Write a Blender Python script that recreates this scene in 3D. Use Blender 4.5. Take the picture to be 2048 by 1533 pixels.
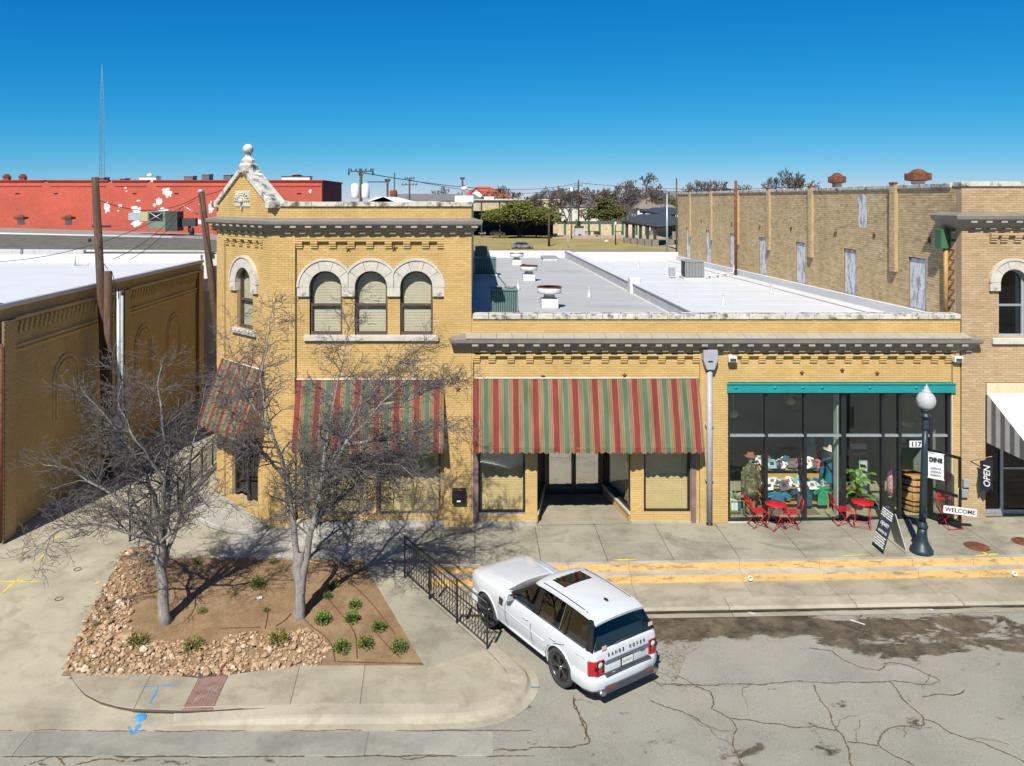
import bpy, bmesh, math, random
from math import sin, cos, pi, radians, sqrt, atan2, floor
from mathutils import Vector, Matrix, noise as mnoise
random.seed(7)
SC = bpy.context.scene
for o in list(bpy.data.objects): bpy.data.objects.remove(o, do_unlink=True)

# ---------------------------------------------------------------- camera, sky, sun, exposure
FOC, CAMY, CAMZ, VPX, VPY = 1570.0, -23.09, 9.632, 950.0, 400.0
cam = bpy.data.cameras.new('camera'); cam_o = bpy.data.objects.new('camera', cam)
SC.collection.objects.link(cam_o); SC.camera = cam_o
cam.sensor_fit = 'HORIZONTAL'; cam.sensor_width = 36.0
cam.lens = FOC / 2048 * 36
cam.shift_x = (1024 - VPX) / 2048; cam.shift_y = -(766.5 - VPY) / 2048
cam.clip_start = 0.5; cam.clip_end = 6000
cam_o.location = (0, CAMY, CAMZ); cam_o.rotation_euler = (pi / 2, 0, 0)

SUN = Vector((-0.29, -0.90, 1.0)).normalized()          # towards the sun
world = bpy.data.worlds.new('World'); SC.world = world; world.use_nodes = True
wn = world.node_tree.nodes; wl = world.node_tree.links
bgn = wn['Background']; sky = wn.new('ShaderNodeTexSky'); sky.sky_type = 'NISHITA'
sky.sun_disc = False; sky.sun_elevation = math.asin(SUN.z); sky.sun_rotation = atan2(SUN.x, SUN.y)
sky.altitude = 900; sky.air_density = 0.8; sky.dust_density = 0.0; sky.ozone_density = 4.0
sps = wn.new('ShaderNodeSeparateColor'); cmb = wn.new('ShaderNodeCombineColor'); wl.new(sky.outputs[0], sps.inputs[0])
for i, (ga, am) in enumerate(((2.55, .41), (.90, .525), (.52, .725))):       # the deep polarised blue of the photograph's sky
    pre = wn.new('ShaderNodeMath'); pre.operation = 'MULTIPLY'; pre.inputs[1].default_value = .1275; wl.new(sps.outputs[i], pre.inputs[0])
    po = wn.new('ShaderNodeMath'); po.operation = 'POWER'; po.inputs[1].default_value = ga; wl.new(pre.outputs[0], po.inputs[0])
    mu = wn.new('ShaderNodeMath'); mu.operation = 'MULTIPLY'; mu.inputs[1].default_value = am/.1275; wl.new(po.outputs[0], mu.inputs[0]); wl.new(mu.outputs[0], cmb.inputs[i])
wl.new(cmb.outputs[0], bgn.inputs['Color'])
bgn.inputs['Strength'].default_value = 0.084
sl = bpy.data.lights.new('sun', 'SUN'); sl.energy = 5.0; sl.angle = radians(0.53); sl.color = (1, 0.945, 0.84)
slo = bpy.data.objects.new('sun', sl); SC.collection.objects.link(slo); slo.location = (-20, -60, 80)
slo.rotation_euler = (-SUN).to_track_quat('-Z', 'Y').to_euler()
SC.view_settings.view_transform = 'Standard'; SC.view_settings.look = 'None'
SC.view_settings.exposure = 0.60; SC.view_settings.gamma = 1.0
SC.cycles.max_bounces = 7; SC.cycles.transparent_max_bounces = 12; SC.cycles.caustics_reflective = False
SC.cycles.use_adaptive_sampling = True; SC.cycles.adaptive_threshold = 0.02
SC.cycles.sample_clamp_indirect = 6.0

# ---------------------------------------------------------------- measured places
def fx(px): return (px - VPX) / 68.0                       # on the street facade plane (Y = 0)
def fz(py): return (1055 - py) / 68.0
def at(px, py, d):                                         # a point at distance d
    return Vector(((px - VPX) * d / FOC, CAMY + d, CAMZ - (py - VPY) * d / FOC))
def on(px, py, z):                                         # a point on the level z
    return at(px, py, FOC * (CAMZ - z) / (py - VPY))
def gz(x): return 0.0175 * max(0.0, x)                     # the street climbs gently to the east

# ---------------------------------------------------------------- mesh helpers
COL = SC.collection
class MB:
    def __init__(s): s.v = []; s.f = []; s.m = []; s.s = []
    def add(s, vs, fs, mi=0, sm=False):
        b = len(s.v); s.v.extend([tuple(p) for p in vs])
        for f in fs: s.f.append([b + i for i in f]); s.m.append(mi); s.s.append(sm)
        return s
    def box(s, x0, x1, y0, y1, z0, z1, mi=0, M=None):
        vs = [(x, y, z) for x in (x0, x1) for y in (y0, y1) for z in (z0, z1)]
        if M is not None: vs = [M @ Vector(p) for p in vs]
        fs = [(0, 1, 3, 2), (4, 6, 7, 5), (0, 4, 5, 1), (2, 3, 7, 6), (0, 2, 6, 4), (1, 5, 7, 3)]
        return s.add(vs, fs, mi)
    def cbox(s, c, sz, M=None, mi=0):
        return s.box(c[0]-sz[0]/2, c[0]+sz[0]/2, c[1]-sz[1]/2, c[1]+sz[1]/2, c[2]-sz[2]/2, c[2]+sz[2]/2, mi, M)
    def prism(s, poly, fn, a, b, mi=0, sm=False):           # polygon (u,v) extruded from w=a to w=b through fn(u,v,w)
        n = len(poly)
        vs = [fn(u, v, a) for u, v in poly] + [fn(u, v, b) for u, v in poly]
        fs = [list(range(n))[::-1], list(range(n, 2*n))] + [(i, (i+1) % n, n+(i+1) % n, n+i) for i in range(n)]
        return s.add(vs, fs, mi, sm)
    def sweep(s, prof, path, mi=0, closed=False, cap=True):  # profile (out,up) along a flat path; out = right of travel
        n = len(path); P = [Vector(p) for p in path]; vs = []
        for i, p in enumerate(P):
            a = P[i-1] if i > 0 else None; b = P[i+1] if i < n-1 else None
            d1 = (p-a).normalized() if a is not None else (b-p).normalized()
            d2 = (b-p).normalized() if b is not None else d1
            n1 = Vector((d1.y, -d1.x, 0)); n2 = Vector((d2.y, -d2.x, 0)); nn = (n1+n2)
            nn = nn.normalized(); k = 1/max(0.3, nn.dot(n1))
            for o, u in prof: vs.append((p.x+nn.x*o*k, p.y+nn.y*o*k, p.z+u))
        m = len(prof); fs = []
        for i in range(n-1):
            for j in range(m-1 if not closed else m):
                k = (j+1) % m
                fs.append((i*m+j, i*m+k, (i+1)*m+k, (i+1)*m+j))
        if cap: fs += [list(range(m)), list(range((n-1)*m, n*m))[::-1]]
        return s.add(vs, fs, mi)
    def tube(s, pts, r, n=6, mi=0, sm=True, cap=True):
        P = [Vector(p) for p in pts]; k = len(P)
        R = r if isinstance(r, (list, tuple)) else [r]*k
        vs = []; up = None
        for i, p in enumerate(P):
            t = (P[min(i+1, k-1)] - P[max(i-1, 0)])
            t = t.normalized() if t.length > 1e-9 else Vector((0, 0, 1))
            if up is None:
                a = Vector((0, 0, 1)) if abs(t.z) < .9 else Vector((1, 0, 0))
                up = t.cross(a).normalized()
            else:
                up = (up - t*up.dot(t)); up = up.normalized() if up.length > 1e-6 else t.orthogonal().normalized()
            w = t.cross(up)
            for j in range(n):
                q = 2*pi*j/n; vs.append(p + (up*cos(q) + w*sin(q))*R[i])
        fs = [(i*n+j, i*n+(j+1) % n, (i+1)*n+(j+1) % n, (i+1)*n+j) for i in range(k-1) for j in range(n)]
        if cap: fs += [list(range(n))[::-1], list(range((k-1)*n, k*n))]
        return s.add(vs, fs, mi, sm)
    def lathe(s, prof, c=(0, 0, 0), n=20, mi=0, sm=True, M=None, cap=True):
        vs = []; m = len(prof)
        for r, z in prof:
            for j in range(n):
                q = 2*pi*j/n; p = Vector((r*cos(q), r*sin(q), z))
                if M is not None: p = M @ p
                vs.append(p + Vector(c))
        fs = [(i*n+j, i*n+(j+1) % n, (i+1)*n+(j+1) % n, (i+1)*n+j) for i in range(m-1) for j in range(n)]
        if cap and prof[0][0] > 1e-4: fs.append(list(range(n))[::-1])
        if cap and prof[-1][0] > 1e-4: fs.append(list(range((m-1)*n, m*n)))
        return s.add(vs, fs, mi, sm)
    def grid(s, fn, nu, nv, mi=0, sm=True):                 # fn(i,j)->point
        vs = [fn(i, j) for i in range(nu+1) for j in range(nv+1)]
        fs = [(i*(nv+1)+j, (i+1)*(nv+1)+j, (i+1)*(nv+1)+j+1, i*(nv+1)+j+1) for i in range(nu) for j in range(nv)]
        return s.add(vs, fs, mi, sm)
    def mesh(s, name, mats, bevel=0):
        me = bpy.data.meshes.new(name); me.from_pydata(s.v, [], s.f)
        for m in (mats if isinstance(mats, (list, tuple)) else [mats]): me.materials.append(m)
        me.polygons.foreach_set('material_index', s.m); me.polygons.foreach_set('use_smooth', s.s)
        if bevel:
            bm = bmesh.new(); bm.from_mesh(me)
            bmesh.ops.recalc_face_normals(bm, faces=bm.faces)
            bmesh.ops.bevel(bm, geom=[e for e in bm.edges if len(e.link_faces) == 2 and e.calc_face_angle(0) > .5],
                            offset=bevel, segments=1, affect='EDGES', clamp_overlap=True)
            bm.to_mesh(me); bm.free()
        me.update(); return me
    def build(s, name, mats, parent=None, bevel=0, recalc=True, kind=None):
        me = s.mesh(name, mats, bevel)
        if recalc and not bevel and len(s.v) < 60000:
            bm = bmesh.new(); bm.from_mesh(me); bmesh.ops.recalc_face_normals(bm, faces=bm.faces); bm.to_mesh(me); bm.free()
        return link(name, me, parent, kind)
WPAR = {}
def link(name, me, parent=None, kind=None, M=None):
    o = bpy.data.objects.new(name, me); COL.objects.link(o)
    if parent is not None:
        o.parent = parent
        if parent in WPAR: o.location = -WPAR[parent]      # parts of this thing are given in world coordinates
    if M is not None: o.matrix_local = M
    if kind: o['kind'] = kind
    return o
def tag(o, label, cat, group=None, kind=None):
    o['label'] = label; o['category'] = cat
    if group: o['group'] = group
    if kind: o['kind'] = kind
    return o
def thing(name, label, cat, group=None, loc=(0, 0, 0), rz=0, world=False):
    o = bpy.data.objects.new(name, None); COL.objects.link(o); o.location = loc; o.rotation_euler = (0, 0, rz)
    if world: WPAR[o] = Vector(loc)
    o.empty_display_size = .2
    return tag(o, label, cat, group)
def struct(o): o['kind'] = 'structure'; return o
def copy_tree(o, parent=None):
    c = o.copy(); COL.objects.link(c); c.parent = parent
    for ch in o.children: copy_tree(ch, c)
    return c
def text(s, size, mat, parent, M, name='lettering', ext=0.002, align='CENTER', shear=0, sx=1, offset=0):
    cu = bpy.data.curves.new(name, 'FONT'); cu.body = s; cu.size = size; cu.extrude = ext
    cu.align_x = align; cu.align_y = 'CENTER'; cu.shear = shear; cu.offset = offset; cu.resolution_u = 3
    to = bpy.data.objects.new(name, cu); COL.objects.link(to)
    me = bpy.data.meshes.new_from_object(to.evaluated_get(bpy.context.evaluated_depsgraph_get()))
    bpy.data.objects.remove(to); bpy.data.curves.remove(cu)
    me.materials.clear(); me.materials.append(mat)
    for v in me.vertices: v.co.x *= sx
    return link(name, me, parent, M=M)
def frontM(x, y, z, rz=0): return Matrix.Translation((x, y, z)) @ Matrix.Rotation(rz, 4, 'Z') @ Matrix.Rotation(pi/2, 4, 'X')

# ---------------------------------------------------------------- materials
def srgb(r, g, b):
    return tuple(((c/255)/12.92 if c/255 <= .04045 else ((c/255+.055)/1.055)**2.4) for c in (r, g, b))
def newmat(name):
    m = bpy.data.materials.new(name); m.use_nodes = True; nt = m.node_tree
    return m, nt.nodes, nt.links, nt.nodes['Principled BSDF']
def c4(c): return (c[0], c[1], c[2], 1)
ALB = .83                                                  # one scale for all base colours
def alb(c): return tuple(v*ALB for v in c)
def mixc(n, l, fac, a, b, mode='MIX'):
    x = n.new('ShaderNodeMix'); x.data_type = 'RGBA'; x.blend_type = mode
    for s, v in ((x.inputs[0], fac), (x.inputs[6], a), (x.inputs[7], b)):
        if hasattr(v, 'is_linked'): l.new(v, s)
        elif isinstance(v, (tuple, list)): s.default_value = c4(v)
        else: s.default_value = v
    return x.outputs[2]
def ramp(n, l, src, stops, mode='LINEAR'):
    r = n.new('ShaderNodeValToRGB'); cr = r.color_ramp; cr.interpolation = mode
    while len(cr.elements) < len(stops): cr.elements.new(.5)
    for e, (p, c) in zip(cr.elements, stops): e.position = p; e.color = c4(c) if len(c) == 3 else c
    l.new(src, r.inputs[0]); return r.outputs[0]
def noise(n, l, pos, scale, detail=5, rough=.6, dist=0):
    t = n.new('ShaderNodeTexNoise'); t.inputs['Scale'].default_value = scale; t.inputs['Detail'].default_value = detail
    t.inputs['Roughness'].default_value = rough; t.inputs['Distortion'].default_value = dist
    if pos is not None: l.new(pos, t.inputs['Vector'])
    return t.outputs['Fac']
def position(n): return n.new('ShaderNodeNewGeometry').outputs['Position']
def scaled(n, l, pos, sc, off=(0, 0, 0)):
    mp = n.new('ShaderNodeMapping'); mp.inputs['Scale'].default_value = sc; mp.inputs['Location'].default_value = off
    l.new(pos, mp.inputs['Vector']); return mp.outputs[0]
def bump(n, l, b, h, strength, dist=.02):
    x = n.new('ShaderNodeBump'); x.inputs['Strength'].default_value = strength; x.inputs['Distance'].default_value = dist
    l.new(h, x.inputs['Height']); l.new(x.outputs[0], b.inputs['Normal'])
def BW(v): return (v, v, v)
def pm(name, col, rough=.75, var=.18, scale=1.2, fine=25, fvar=.1, bmp=.15, bscale=80, metal=0, spec=.4, col2=None, c2=(.55, .7), stretch=None, coat=0):
    m, n, l, b = newmat(name); pos = position(n); col = alb(col); col2 = alb(col2) if col2 is not None else None
    p2 = scaled(n, l, pos, stretch) if stretch else pos
    a = ramp(n, l, noise(n, l, p2, scale), [(.3, BW(1-var)), (.7, BW(1+var))])
    f = ramp(n, l, noise(n, l, pos, fine, 3), [(.3, BW(1-fvar)), (.7, BW(1+fvar))])
    c = mixc(n, l, 1.0, mixc(n, l, 1.0, col, a, 'MULTIPLY'), f, 'MULTIPLY')
    if col2 is not None:
        k = ramp(n, l, noise(n, l, p2, scale*1.7, 7, .65), [(c2[0], BW(0)), (c2[1], BW(1))])
        c = mixc(n, l, k, c, col2)
    l.new(c, b.inputs['Base Color']); b.inputs['Roughness'].default_value = rough; b.inputs['Metallic'].default_value = metal
    b.inputs['Specular IOR Level'].default_value = spec; b.inputs['Coat Weight'].default_value = coat
    if bmp: bump(n, l, b, noise(n, l, pos, bscale, 4), bmp)
    return m
def brickmat(name, cols, stain, sfac=.5, rough=.85, streak=True):
    m, n, l, b = newmat(name); g = n.new('ShaderNodeNewGeometry'); pos = g.outputs['Position']
    cols = [alb(q) for q in cols]; stain = alb(stain)
    k = len(cols); c = ramp(n, l, g.outputs['Random Per Island'], [(i/(k-1), cc) for i, cc in enumerate(cols)])
    big = ramp(n, l, noise(n, l, pos, .7, 6), [(.3, BW(.86)), (.7, BW(1.1))])
    c = mixc(n, l, 1, c, big, 'MULTIPLY')
    if streak:
        st = noise(n, l, scaled(n, l, pos, (3.5, 3.5, .35)), 1.0, 7, .68)
        c = mixc(n, l, ramp(n, l, st, [(.56, BW(0)), (.78, BW(sfac))]), c, stain)
    l.new(c, b.inputs['Base Color']); b.inputs['Roughness'].default_value = rough; b.inputs['Specular IOR Level'].default_value = .25
    bump(n, l, b, noise(n, l, pos, 90, 4), .25, .01); return m
def glassmat(name, tint, base=.06, k=1.0, rough=.015):
    m = bpy.data.materials.new(name); m.use_nodes = True; n = m.node_tree.nodes; l = m.node_tree.links
    n.remove(n['Principled BSDF']); out = n['Material Output']
    tr = n.new('ShaderNodeBsdfTransparent'); tr.inputs[0].default_value = c4(tint)
    gl = n.new('ShaderNodeBsdfGlossy'); gl.inputs['Roughness'].default_value = rough; gl.inputs['Color'].default_value = (1, 1, 1, 1)
    fr = n.new('ShaderNodeLayerWeight'); fr.inputs[0].default_value = .5
    pw = n.new('ShaderNodeMath'); pw.operation = 'POWER'; pw.inputs[1].default_value = 3.5; l.new(fr.outputs['Facing'], pw.inputs[0])
    ma = n.new('ShaderNodeMath'); ma.operation = 'MULTIPLY_ADD'; ma.inputs[1].default_value = k*.5; ma.inputs[2].default_value = base*.6
    l.new(pw.outputs[0], ma.inputs[0]); mx = n.new('ShaderNodeMixShader'); l.new(ma.outputs[0], mx.inputs[0])
    l.new(tr.outputs[0], mx.inputs[1]); l.new(gl.outputs[0], mx.inputs[2]); l.new(mx.outputs[0], out.inputs[0]); return m

M = {}
def concrete(name, col, stain, wet=.0):
    m, n, l, b = newmat(name); pos = position(n); col = alb(col); stain = alb(stain)
    a = ramp(n, l, noise(n, l, pos, .55, 8, .62), [(.28, BW(.66)), (.5, BW(1.0)), (.74, BW(1.14))])
    f = ramp(n, l, noise(n, l, pos, 60, 3), [(.3, BW(.86)), (.7, BW(1.1))])
    c = mixc(n, l, 1, mixc(n, l, 1, col, a, 'MULTIPLY'), f, 'MULTIPLY')
    s = ramp(n, l, noise(n, l, pos, 1.6, 9, .7, .4), [(.49, BW(0)), (.71, BW(.85))])
    c = mixc(n, l, s, c, stain)
    s2 = ramp(n, l, noise(n, l, scaled(n, l, pos, (.45, .9, 1), (3, 8, 0)), 1.0, 6, .6, 1.2), [(.54, BW(0)), (.70, BW(.55))])
    c = mixc(n, l, s2, c, tuple(v*.72 for v in stain))
    g = n.new('ShaderNodeNewGeometry'); oi = n.new('ShaderNodeObjectInfo')
    c = mixc(n, l, 1, c, ramp(n, l, oi.outputs['Random'], [(0, BW(.9)), (1, BW(1.06))]), 'MULTIPLY')
    l.new(c, b.inputs['Base Color']); b.inputs['Roughness'].default_value = .88; b.inputs['Specular IOR Level'].default_value = .3
    bump(n, l, b, noise(n, l, pos, 140, 3), .2, .006); return m
M['conc'] = concrete('concrete_pale', (.385, .35, .26), (.26, .225, .16))
M['conc2'] = concrete('concrete_grey', (.335, .315, .24), (.20, .18, .135))
M['conc_w'] = concrete('concrete_white', (.45, .435, .38), (.29, .27, .22))
Y1, Y2, Y3, Y4 = (.57, .385, .145), (.595, .41, .165), (.55, .355, .125), (.605, .435, .19)
M['brick'] = brickmat('yellow_brick', [Y3, Y1, Y2, Y1, Y4], (.50, .27, .085), .45)
M['brick_beige'] = brickmat('beige_brick', [(.42, .30, .17), (.50, .36, .21), (.46, .33, .19), (.54, .40, .25)], (.34, .22, .11), .3)
M['brick_old'] = brickmat('weathered_brick', [(.54, .385, .19), (.68, .505, .27), (.60, .44, .22), (.74, .57, .34), (.46, .325, .165)], (.29, .20, .11), .55)
M['brick_left'] = brickmat('tan_brick', [(.53, .38, .16), (.60, .435, .19), (.56, .40, .17)], (.36, .24, .09), .4)
M['mortar'] = pm('mortar', (.45, .34, .19), .95, .1)
M['mortar_old'] = pm('mortar_old', (.23, .17, .10), .95, .15)
M['mortar_beige'] = pm('mortar_beige', (.45, .33, .20), .95, .1)
M['stone'] = pm('limestone', (.55, .52, .45), .85, .14, 3, 40, .1, .25, 60, col2=(.27, .25, .20), c2=(.60, .82))
M['stone_w'] = pm('weathered_stone', (.56, .54, .48), .9, .2, 2.2, 30, .15, .4, 50, col2=(.10, .10, .085), c2=(.50, .64))
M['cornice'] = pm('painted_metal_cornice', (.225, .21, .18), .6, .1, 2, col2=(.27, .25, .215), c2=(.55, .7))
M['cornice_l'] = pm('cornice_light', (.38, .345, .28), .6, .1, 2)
M['white_roof'] = pm('white_roof_coating', (.645, .66, .665), .55, .05, .6, 8, .03, .1, 20)
M['grey_roof'] = pm('grey_white_roof', (.43, .435, .43), .7, .07, .8, 12, .05, .15, 30, col2=(.36, .34, .31), c2=(.52, .75), stretch=(.35, 2.4, 1))
M['dirty_white'] = pm('streaked_white_coat', (.58, .59, .60), .65, .08, 1.5, 20, .06, .2, 30, col2=(.34, .35, .36), c2=(.52, .8), stretch=(3, 3, .5))
M['black_metal'] = pm('black_metal', (.012, .013, .015), .4, .2, 4, bmp=.05, spec=.5)
M['bronze_frame'] = pm('dark_bronze_frame', (.016, .018, .020), .35, .1, 4, bmp=.03, spec=.5)
M['brown_frame'] = pm('brown_window_frame', (.10, .065, .05), .6, .2, 6)
M['mauve_frame'] = pm('faded_mauve_frame', (.20, .14, .14), .7, .25, 3)
M['white'] = pm('white_paint', (.75, .75, .74), .5, .06, 4)
M['offwhite'] = pm('offwhite', (.62, .60, .54), .7, .1, 4)
M['grey_pipe'] = pm('grey_painted_pipe', (.36, .39, .42), .5, .08, 3)
M['galv'] = pm('galvanised_steel', (.42, .46, .48), .45, .1, 6, metal=.5)
M['teal'] = pm('teal_steel_beam', (.012, .26, .27), .45, .12, 3)
M['steel_grey'] = pm('ac_grey', (.30, .32, .33), .5, .1, 5)
M['ac_green'] = pm('ac_green_grey', (.115, .215, .195), .5, .1, 5)
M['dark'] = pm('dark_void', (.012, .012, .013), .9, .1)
M['rust'] = pm('rusty_metal', (.17, .055, .025), .85, .4, 5, 30, .3, .4, col2=(.30, .13, .06))
M['pole'] = pm('creosoted_pole', (.085, .05, .03), .9, .3, 1.5, 30, .25, .5, 60, stretch=(8, 8, .6), col2=(.17, .12, .085), c2=(.55, .7))
M['wire'] = pm('wire', (.02, .02, .022), .6)
M['wood'] = pm('oak_wood', (.42, .24, .075), .55, .3, 4, stretch=(10, 10, 1))
M['red_metal'] = pm('red_enamel', (.50, .012, .022), .38, .08, 5, bmp=.02)
M['lamp_blue'] = pm('dark_slate_blue_cast_iron', (.018, .036, .048), .42, .15, 6, bmp=.1)
M['glass'] = glassmat('shop_glass', (.95, .985, .975), .07, .9)
M['glass_refl'] = glassmat('reflective_door_glass', (.80, .83, .80), .95, .6)
M['glass_up'] = glassmat('window_glass', (.94, .96, .95), .05, 1.1)
M['glass_dark'] = glassmat('dark_window_glass', (.28, .33, .35), .06, 1.2)
M['blind'] = pm('tan_blind', (.60, .525, .385), .8, .06, 3)
M['blind2'] = pm('gold_blind', (.62, .45, .215), .8, .08, 3)
M['curtain'] = pm('grey_curtain', (.40, .42, .40), .9, .1, 3)

# ================================================================ GROUND, ROAD, PAVEMENTS
def hz(x, y):
    if y > -2: return 0.0
    if y > -6.4: return -.3*(-2-y)/4.4
    return -.3-.03*min(1, (-6.4-y)/1.3)
ROADZ = -.47
def roadmat():
    m, n, l, b = newmat('asphalt'); pos = position(n)
    a = ramp(n, l, noise(n, l, pos, .35, 8, .65), [(.28, BW(.75)), (.5, BW(1)), (.75, BW(1.15))])
    f = ramp(n, l, noise(n, l, pos, 55, 4, .7), [(.25, BW(.55)), (.75, BW(1.42))])
    c = mixc(n, l, 1, mixc(n, l, 1, (.245, .235, .195), a, 'MULTIPLY'), f, 'MULTIPLY')
    c = mixc(n, l, ramp(n, l, noise(n, l, pos, .8, 9, .7, .6), [(.56, BW(0)), (.75, BW(.55))]), c, (.16, .145, .12))
    sx = n.new('ShaderNodeSeparateXYZ'); l.new(pos, sx.inputs[0])
    def window(out, lo, hi, s):                     # smooth 0..1 window along one axis
        a1 = n.new('ShaderNodeMapRange'); a1.interpolation_type = 'SMOOTHSTEP'; a1.inputs[1].default_value = lo; a1.inputs[2].default_value = lo+s
        a2 = n.new('ShaderNodeMapRange'); a2.interpolation_type = 'SMOOTHSTEP'; a2.inputs[1].default_value = hi-s; a2.inputs[2].default_value = hi
        a2.inputs[3].default_value = 1; a2.inputs[4].default_value = 0
        l.new(out, a1.inputs[0]); l.new(out, a2.inputs[0]); return mul(a1.outputs[0], a2.outputs[0])
    def mul(p, q, op='MULTIPLY'):
        x = n.new('ShaderNodeMath'); x.operation = op
        for i, v in enumerate((p, q)):
            if hasattr(v, 'is_linked'): l.new(v, x.inputs[i])
            else: x.inputs[i].default_value = v
        return x.outputs[0]
    def val(c): 
        x = n.new('ShaderNodeRGBToBW'); l.new(c, x.inputs[0]); return x.outputs[0]
    X, Y = sx.outputs[0], sx.outputs[1]
    nz = noise(n, l, scaled(n, l, pos, (.75, 1.35, 1), (2.2, .6, 0)), 1.45, 10, .68, .5)
    w1 = mul(window(X, 2.2, 8.8, 1.2), window(Y, -5.5, -3.6, .55))      # the long puddle by the gutter
    w2 = mul(window(X, 7.4, 13.6, 1.0), window(Y, -6.3, -4.2, .5))      # oily blotches
    wet = n.new('ShaderNodeMapRange'); wet.inputs[1].default_value = .60; wet.inputs[2].default_value = .655
    l.new(mul(mul(nz, mul(w1, .27), 'ADD'), mul(w2, .165), 'ADD'), wet.inputs[0]); wf = wet.outputs[0]
    c = mixc(n, l, mul(wf, .92), c, mixc(n, l, ramp(n, l, noise(n, l, pos, 2.6, 8, .65), [(.38, BW(0)), (.62, BW(1))]), (.030, .025, .018), (.12, .095, .062)))
    vo = n.new('ShaderNodeTexVoronoi'); vo.feature = 'DISTANCE_TO_EDGE'; vo.inputs['Scale'].default_value = 4.2
    pw = n.new('ShaderNodeVectorMath'); pw.operation = 'ADD'; nv = n.new('ShaderNodeTexNoise'); nv.inputs['Scale'].default_value = 3
    l.new(pos, nv.inputs['Vector']); l.new(pos, pw.inputs[0]); l.new(nv.outputs['Color'], pw.inputs[1]); l.new(pw.outputs[0], vo.inputs['Vector'])
    ck = ramp(n, l, vo.outputs['Distance'], [(.012, BW(1)), (.05, BW(0))])
    wc = mul(mul(window(X, 3.3, 6.0, .7), window(Y, -7.3, -5.0, .6)), mul(window(X, 8.4, 12.0, 1), window(Y, -5.6, -4.0, .5)), 'ADD')
    c = mixc(n, l, mul(mul(val(ck), wc), .85), c, (.07, .05, .03))
    l.new(c, b.inputs['Base Color'])
    ro = n.new('ShaderNodeMapRange'); ro.inputs[3].default_value = .86; ro.inputs[4].default_value = .22; l.new(wf, ro.inputs[0])
    l.new(ro.outputs[0], b.inputs['Roughness']); b.inputs['Specular IOR Level'].default_value = .35
    bump(n, l, b, noise(n, l, pos, 120, 4), .35, .01); return m
M['road'] = roadmat()
M['grassland'] = pm('dry_winter_ground', (.20, .165, .085), .95, .25, .05, 3, .15, .1, 10, col2=(.24, .225, .19), c2=(.48, .6))
M['dirt'] = pm('brown_bare_soil', (.235, .152, .078), .95, .25, 1.3, 18, .2, .7, 25, col2=(.31, .215, .125), c2=(.5, .72))
M['yellow_kerb'] = pm('worn_yellow_paint', (.70, .43, .16), .75, .16, 2, 30, .14, .1, col2=(.27, .21, .11), c2=(.52, .66), stretch=(.8, 1, 3))
M['yellow_paint'] = pm('yellow_spray_paint', (.72, .58, .02), .8, .15, 8)
M['blue_paint'] = pm('blue_spray_paint', (.04, .30, .62), .8, .25, 8, col2=(.30, .33, .36), c2=(.55, .62))
M['white_line'] = pm('white_road_paint', (.62, .62, .60), .8, .15, 8, col2=(.30, .29, .27), c2=(.56, .68))
M['crack'] = pm('crack_fill', (.125, .085, .045), .95, .3, 6)
M['joint'] = pm('joint_dark', (.10, .085, .06), .95)
M['paver_red'] = pm('red_tactile_paving', (.25, .150, .125), .9, .25, 3, col2=(.32, .25, .21))
M['kerb'] = concrete('kerb_concrete', (.40, .362, .275), (.25, .22, .16))
M['gutter'] = concrete('gutter_concrete', (.325, .315, .27), (.22, .21, .175))

g = MB(); g.add([(-3000, -400, -.75), (3000, -400, -.75), (3000, 4500, -.75), (-3000, 4500, -.75)], [(0, 1, 2, 3)])
struct(g.build('ground', M['grassland']))
# road sheet, hinged at X = 0 where the street starts to climb
g = MB(); xs = [-70, -20, 0, 5, 10, 20, 40, 70]; ys = [-60, -30, -12, -8, -6, -4, -2.2]
g.grid(lambda i, j: (xs[i], ys[j], ROADZ+gz(xs[i])), len(xs)-1, len(ys)-1, sm=False)
road = struct(g.build('road', M['road']))
# alley and driveway concrete
g = MB(); xs = [-70, -40, -25, -16, -12, -9, -7, -5, -3, -1.2]; ys = [-8.2, -7.7, -7.2, -6.4, -5, -4, -3, -2, 0, 5, 15, 45]
def dz(x, y):
    t = min(1, max(0, (-6.9-y)/1.3)); return hz(x, y)-.02 - .11*t
g.grid(lambda i, j: (xs[i], ys[j], dz(xs[i], ys[j])), len(xs)-1, len(ys)-1, sm=False)
drive = struct(g.build('driveway', M['conc']))
def slab(poly, zf, th, mat, parent, name='panel', gap=.009, mi=None):
    cx = sum(p[0] for p in poly)/len(poly); cy = sum(p[1] for p in poly)/len(poly)
    q = []
    for x, y in poly:
        dx, dy = cx-x, cy-y; L = sqrt(dx*dx+dy*dy) or 1
        q.append((x+dx/L*gap, y+dy/L*gap))
    b = MB(); n = len(q)
    b.add([(x, y, zf(x, y)) for x, y in q]+[(x, y, zf(x, y)-th) for x, y in q],
          [list(range(n)), list(range(n, 2*n))[::-1]]+[(i, n+i, n+(i+1) % n, (i+1) % n) for i in range(n)])
    return b.build(name, mat, parent, bevel=.006)
def parent_struct(name):
    o = bpy.data.objects.new(name, None); COL.objects.link(o); return struct(o)
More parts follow.
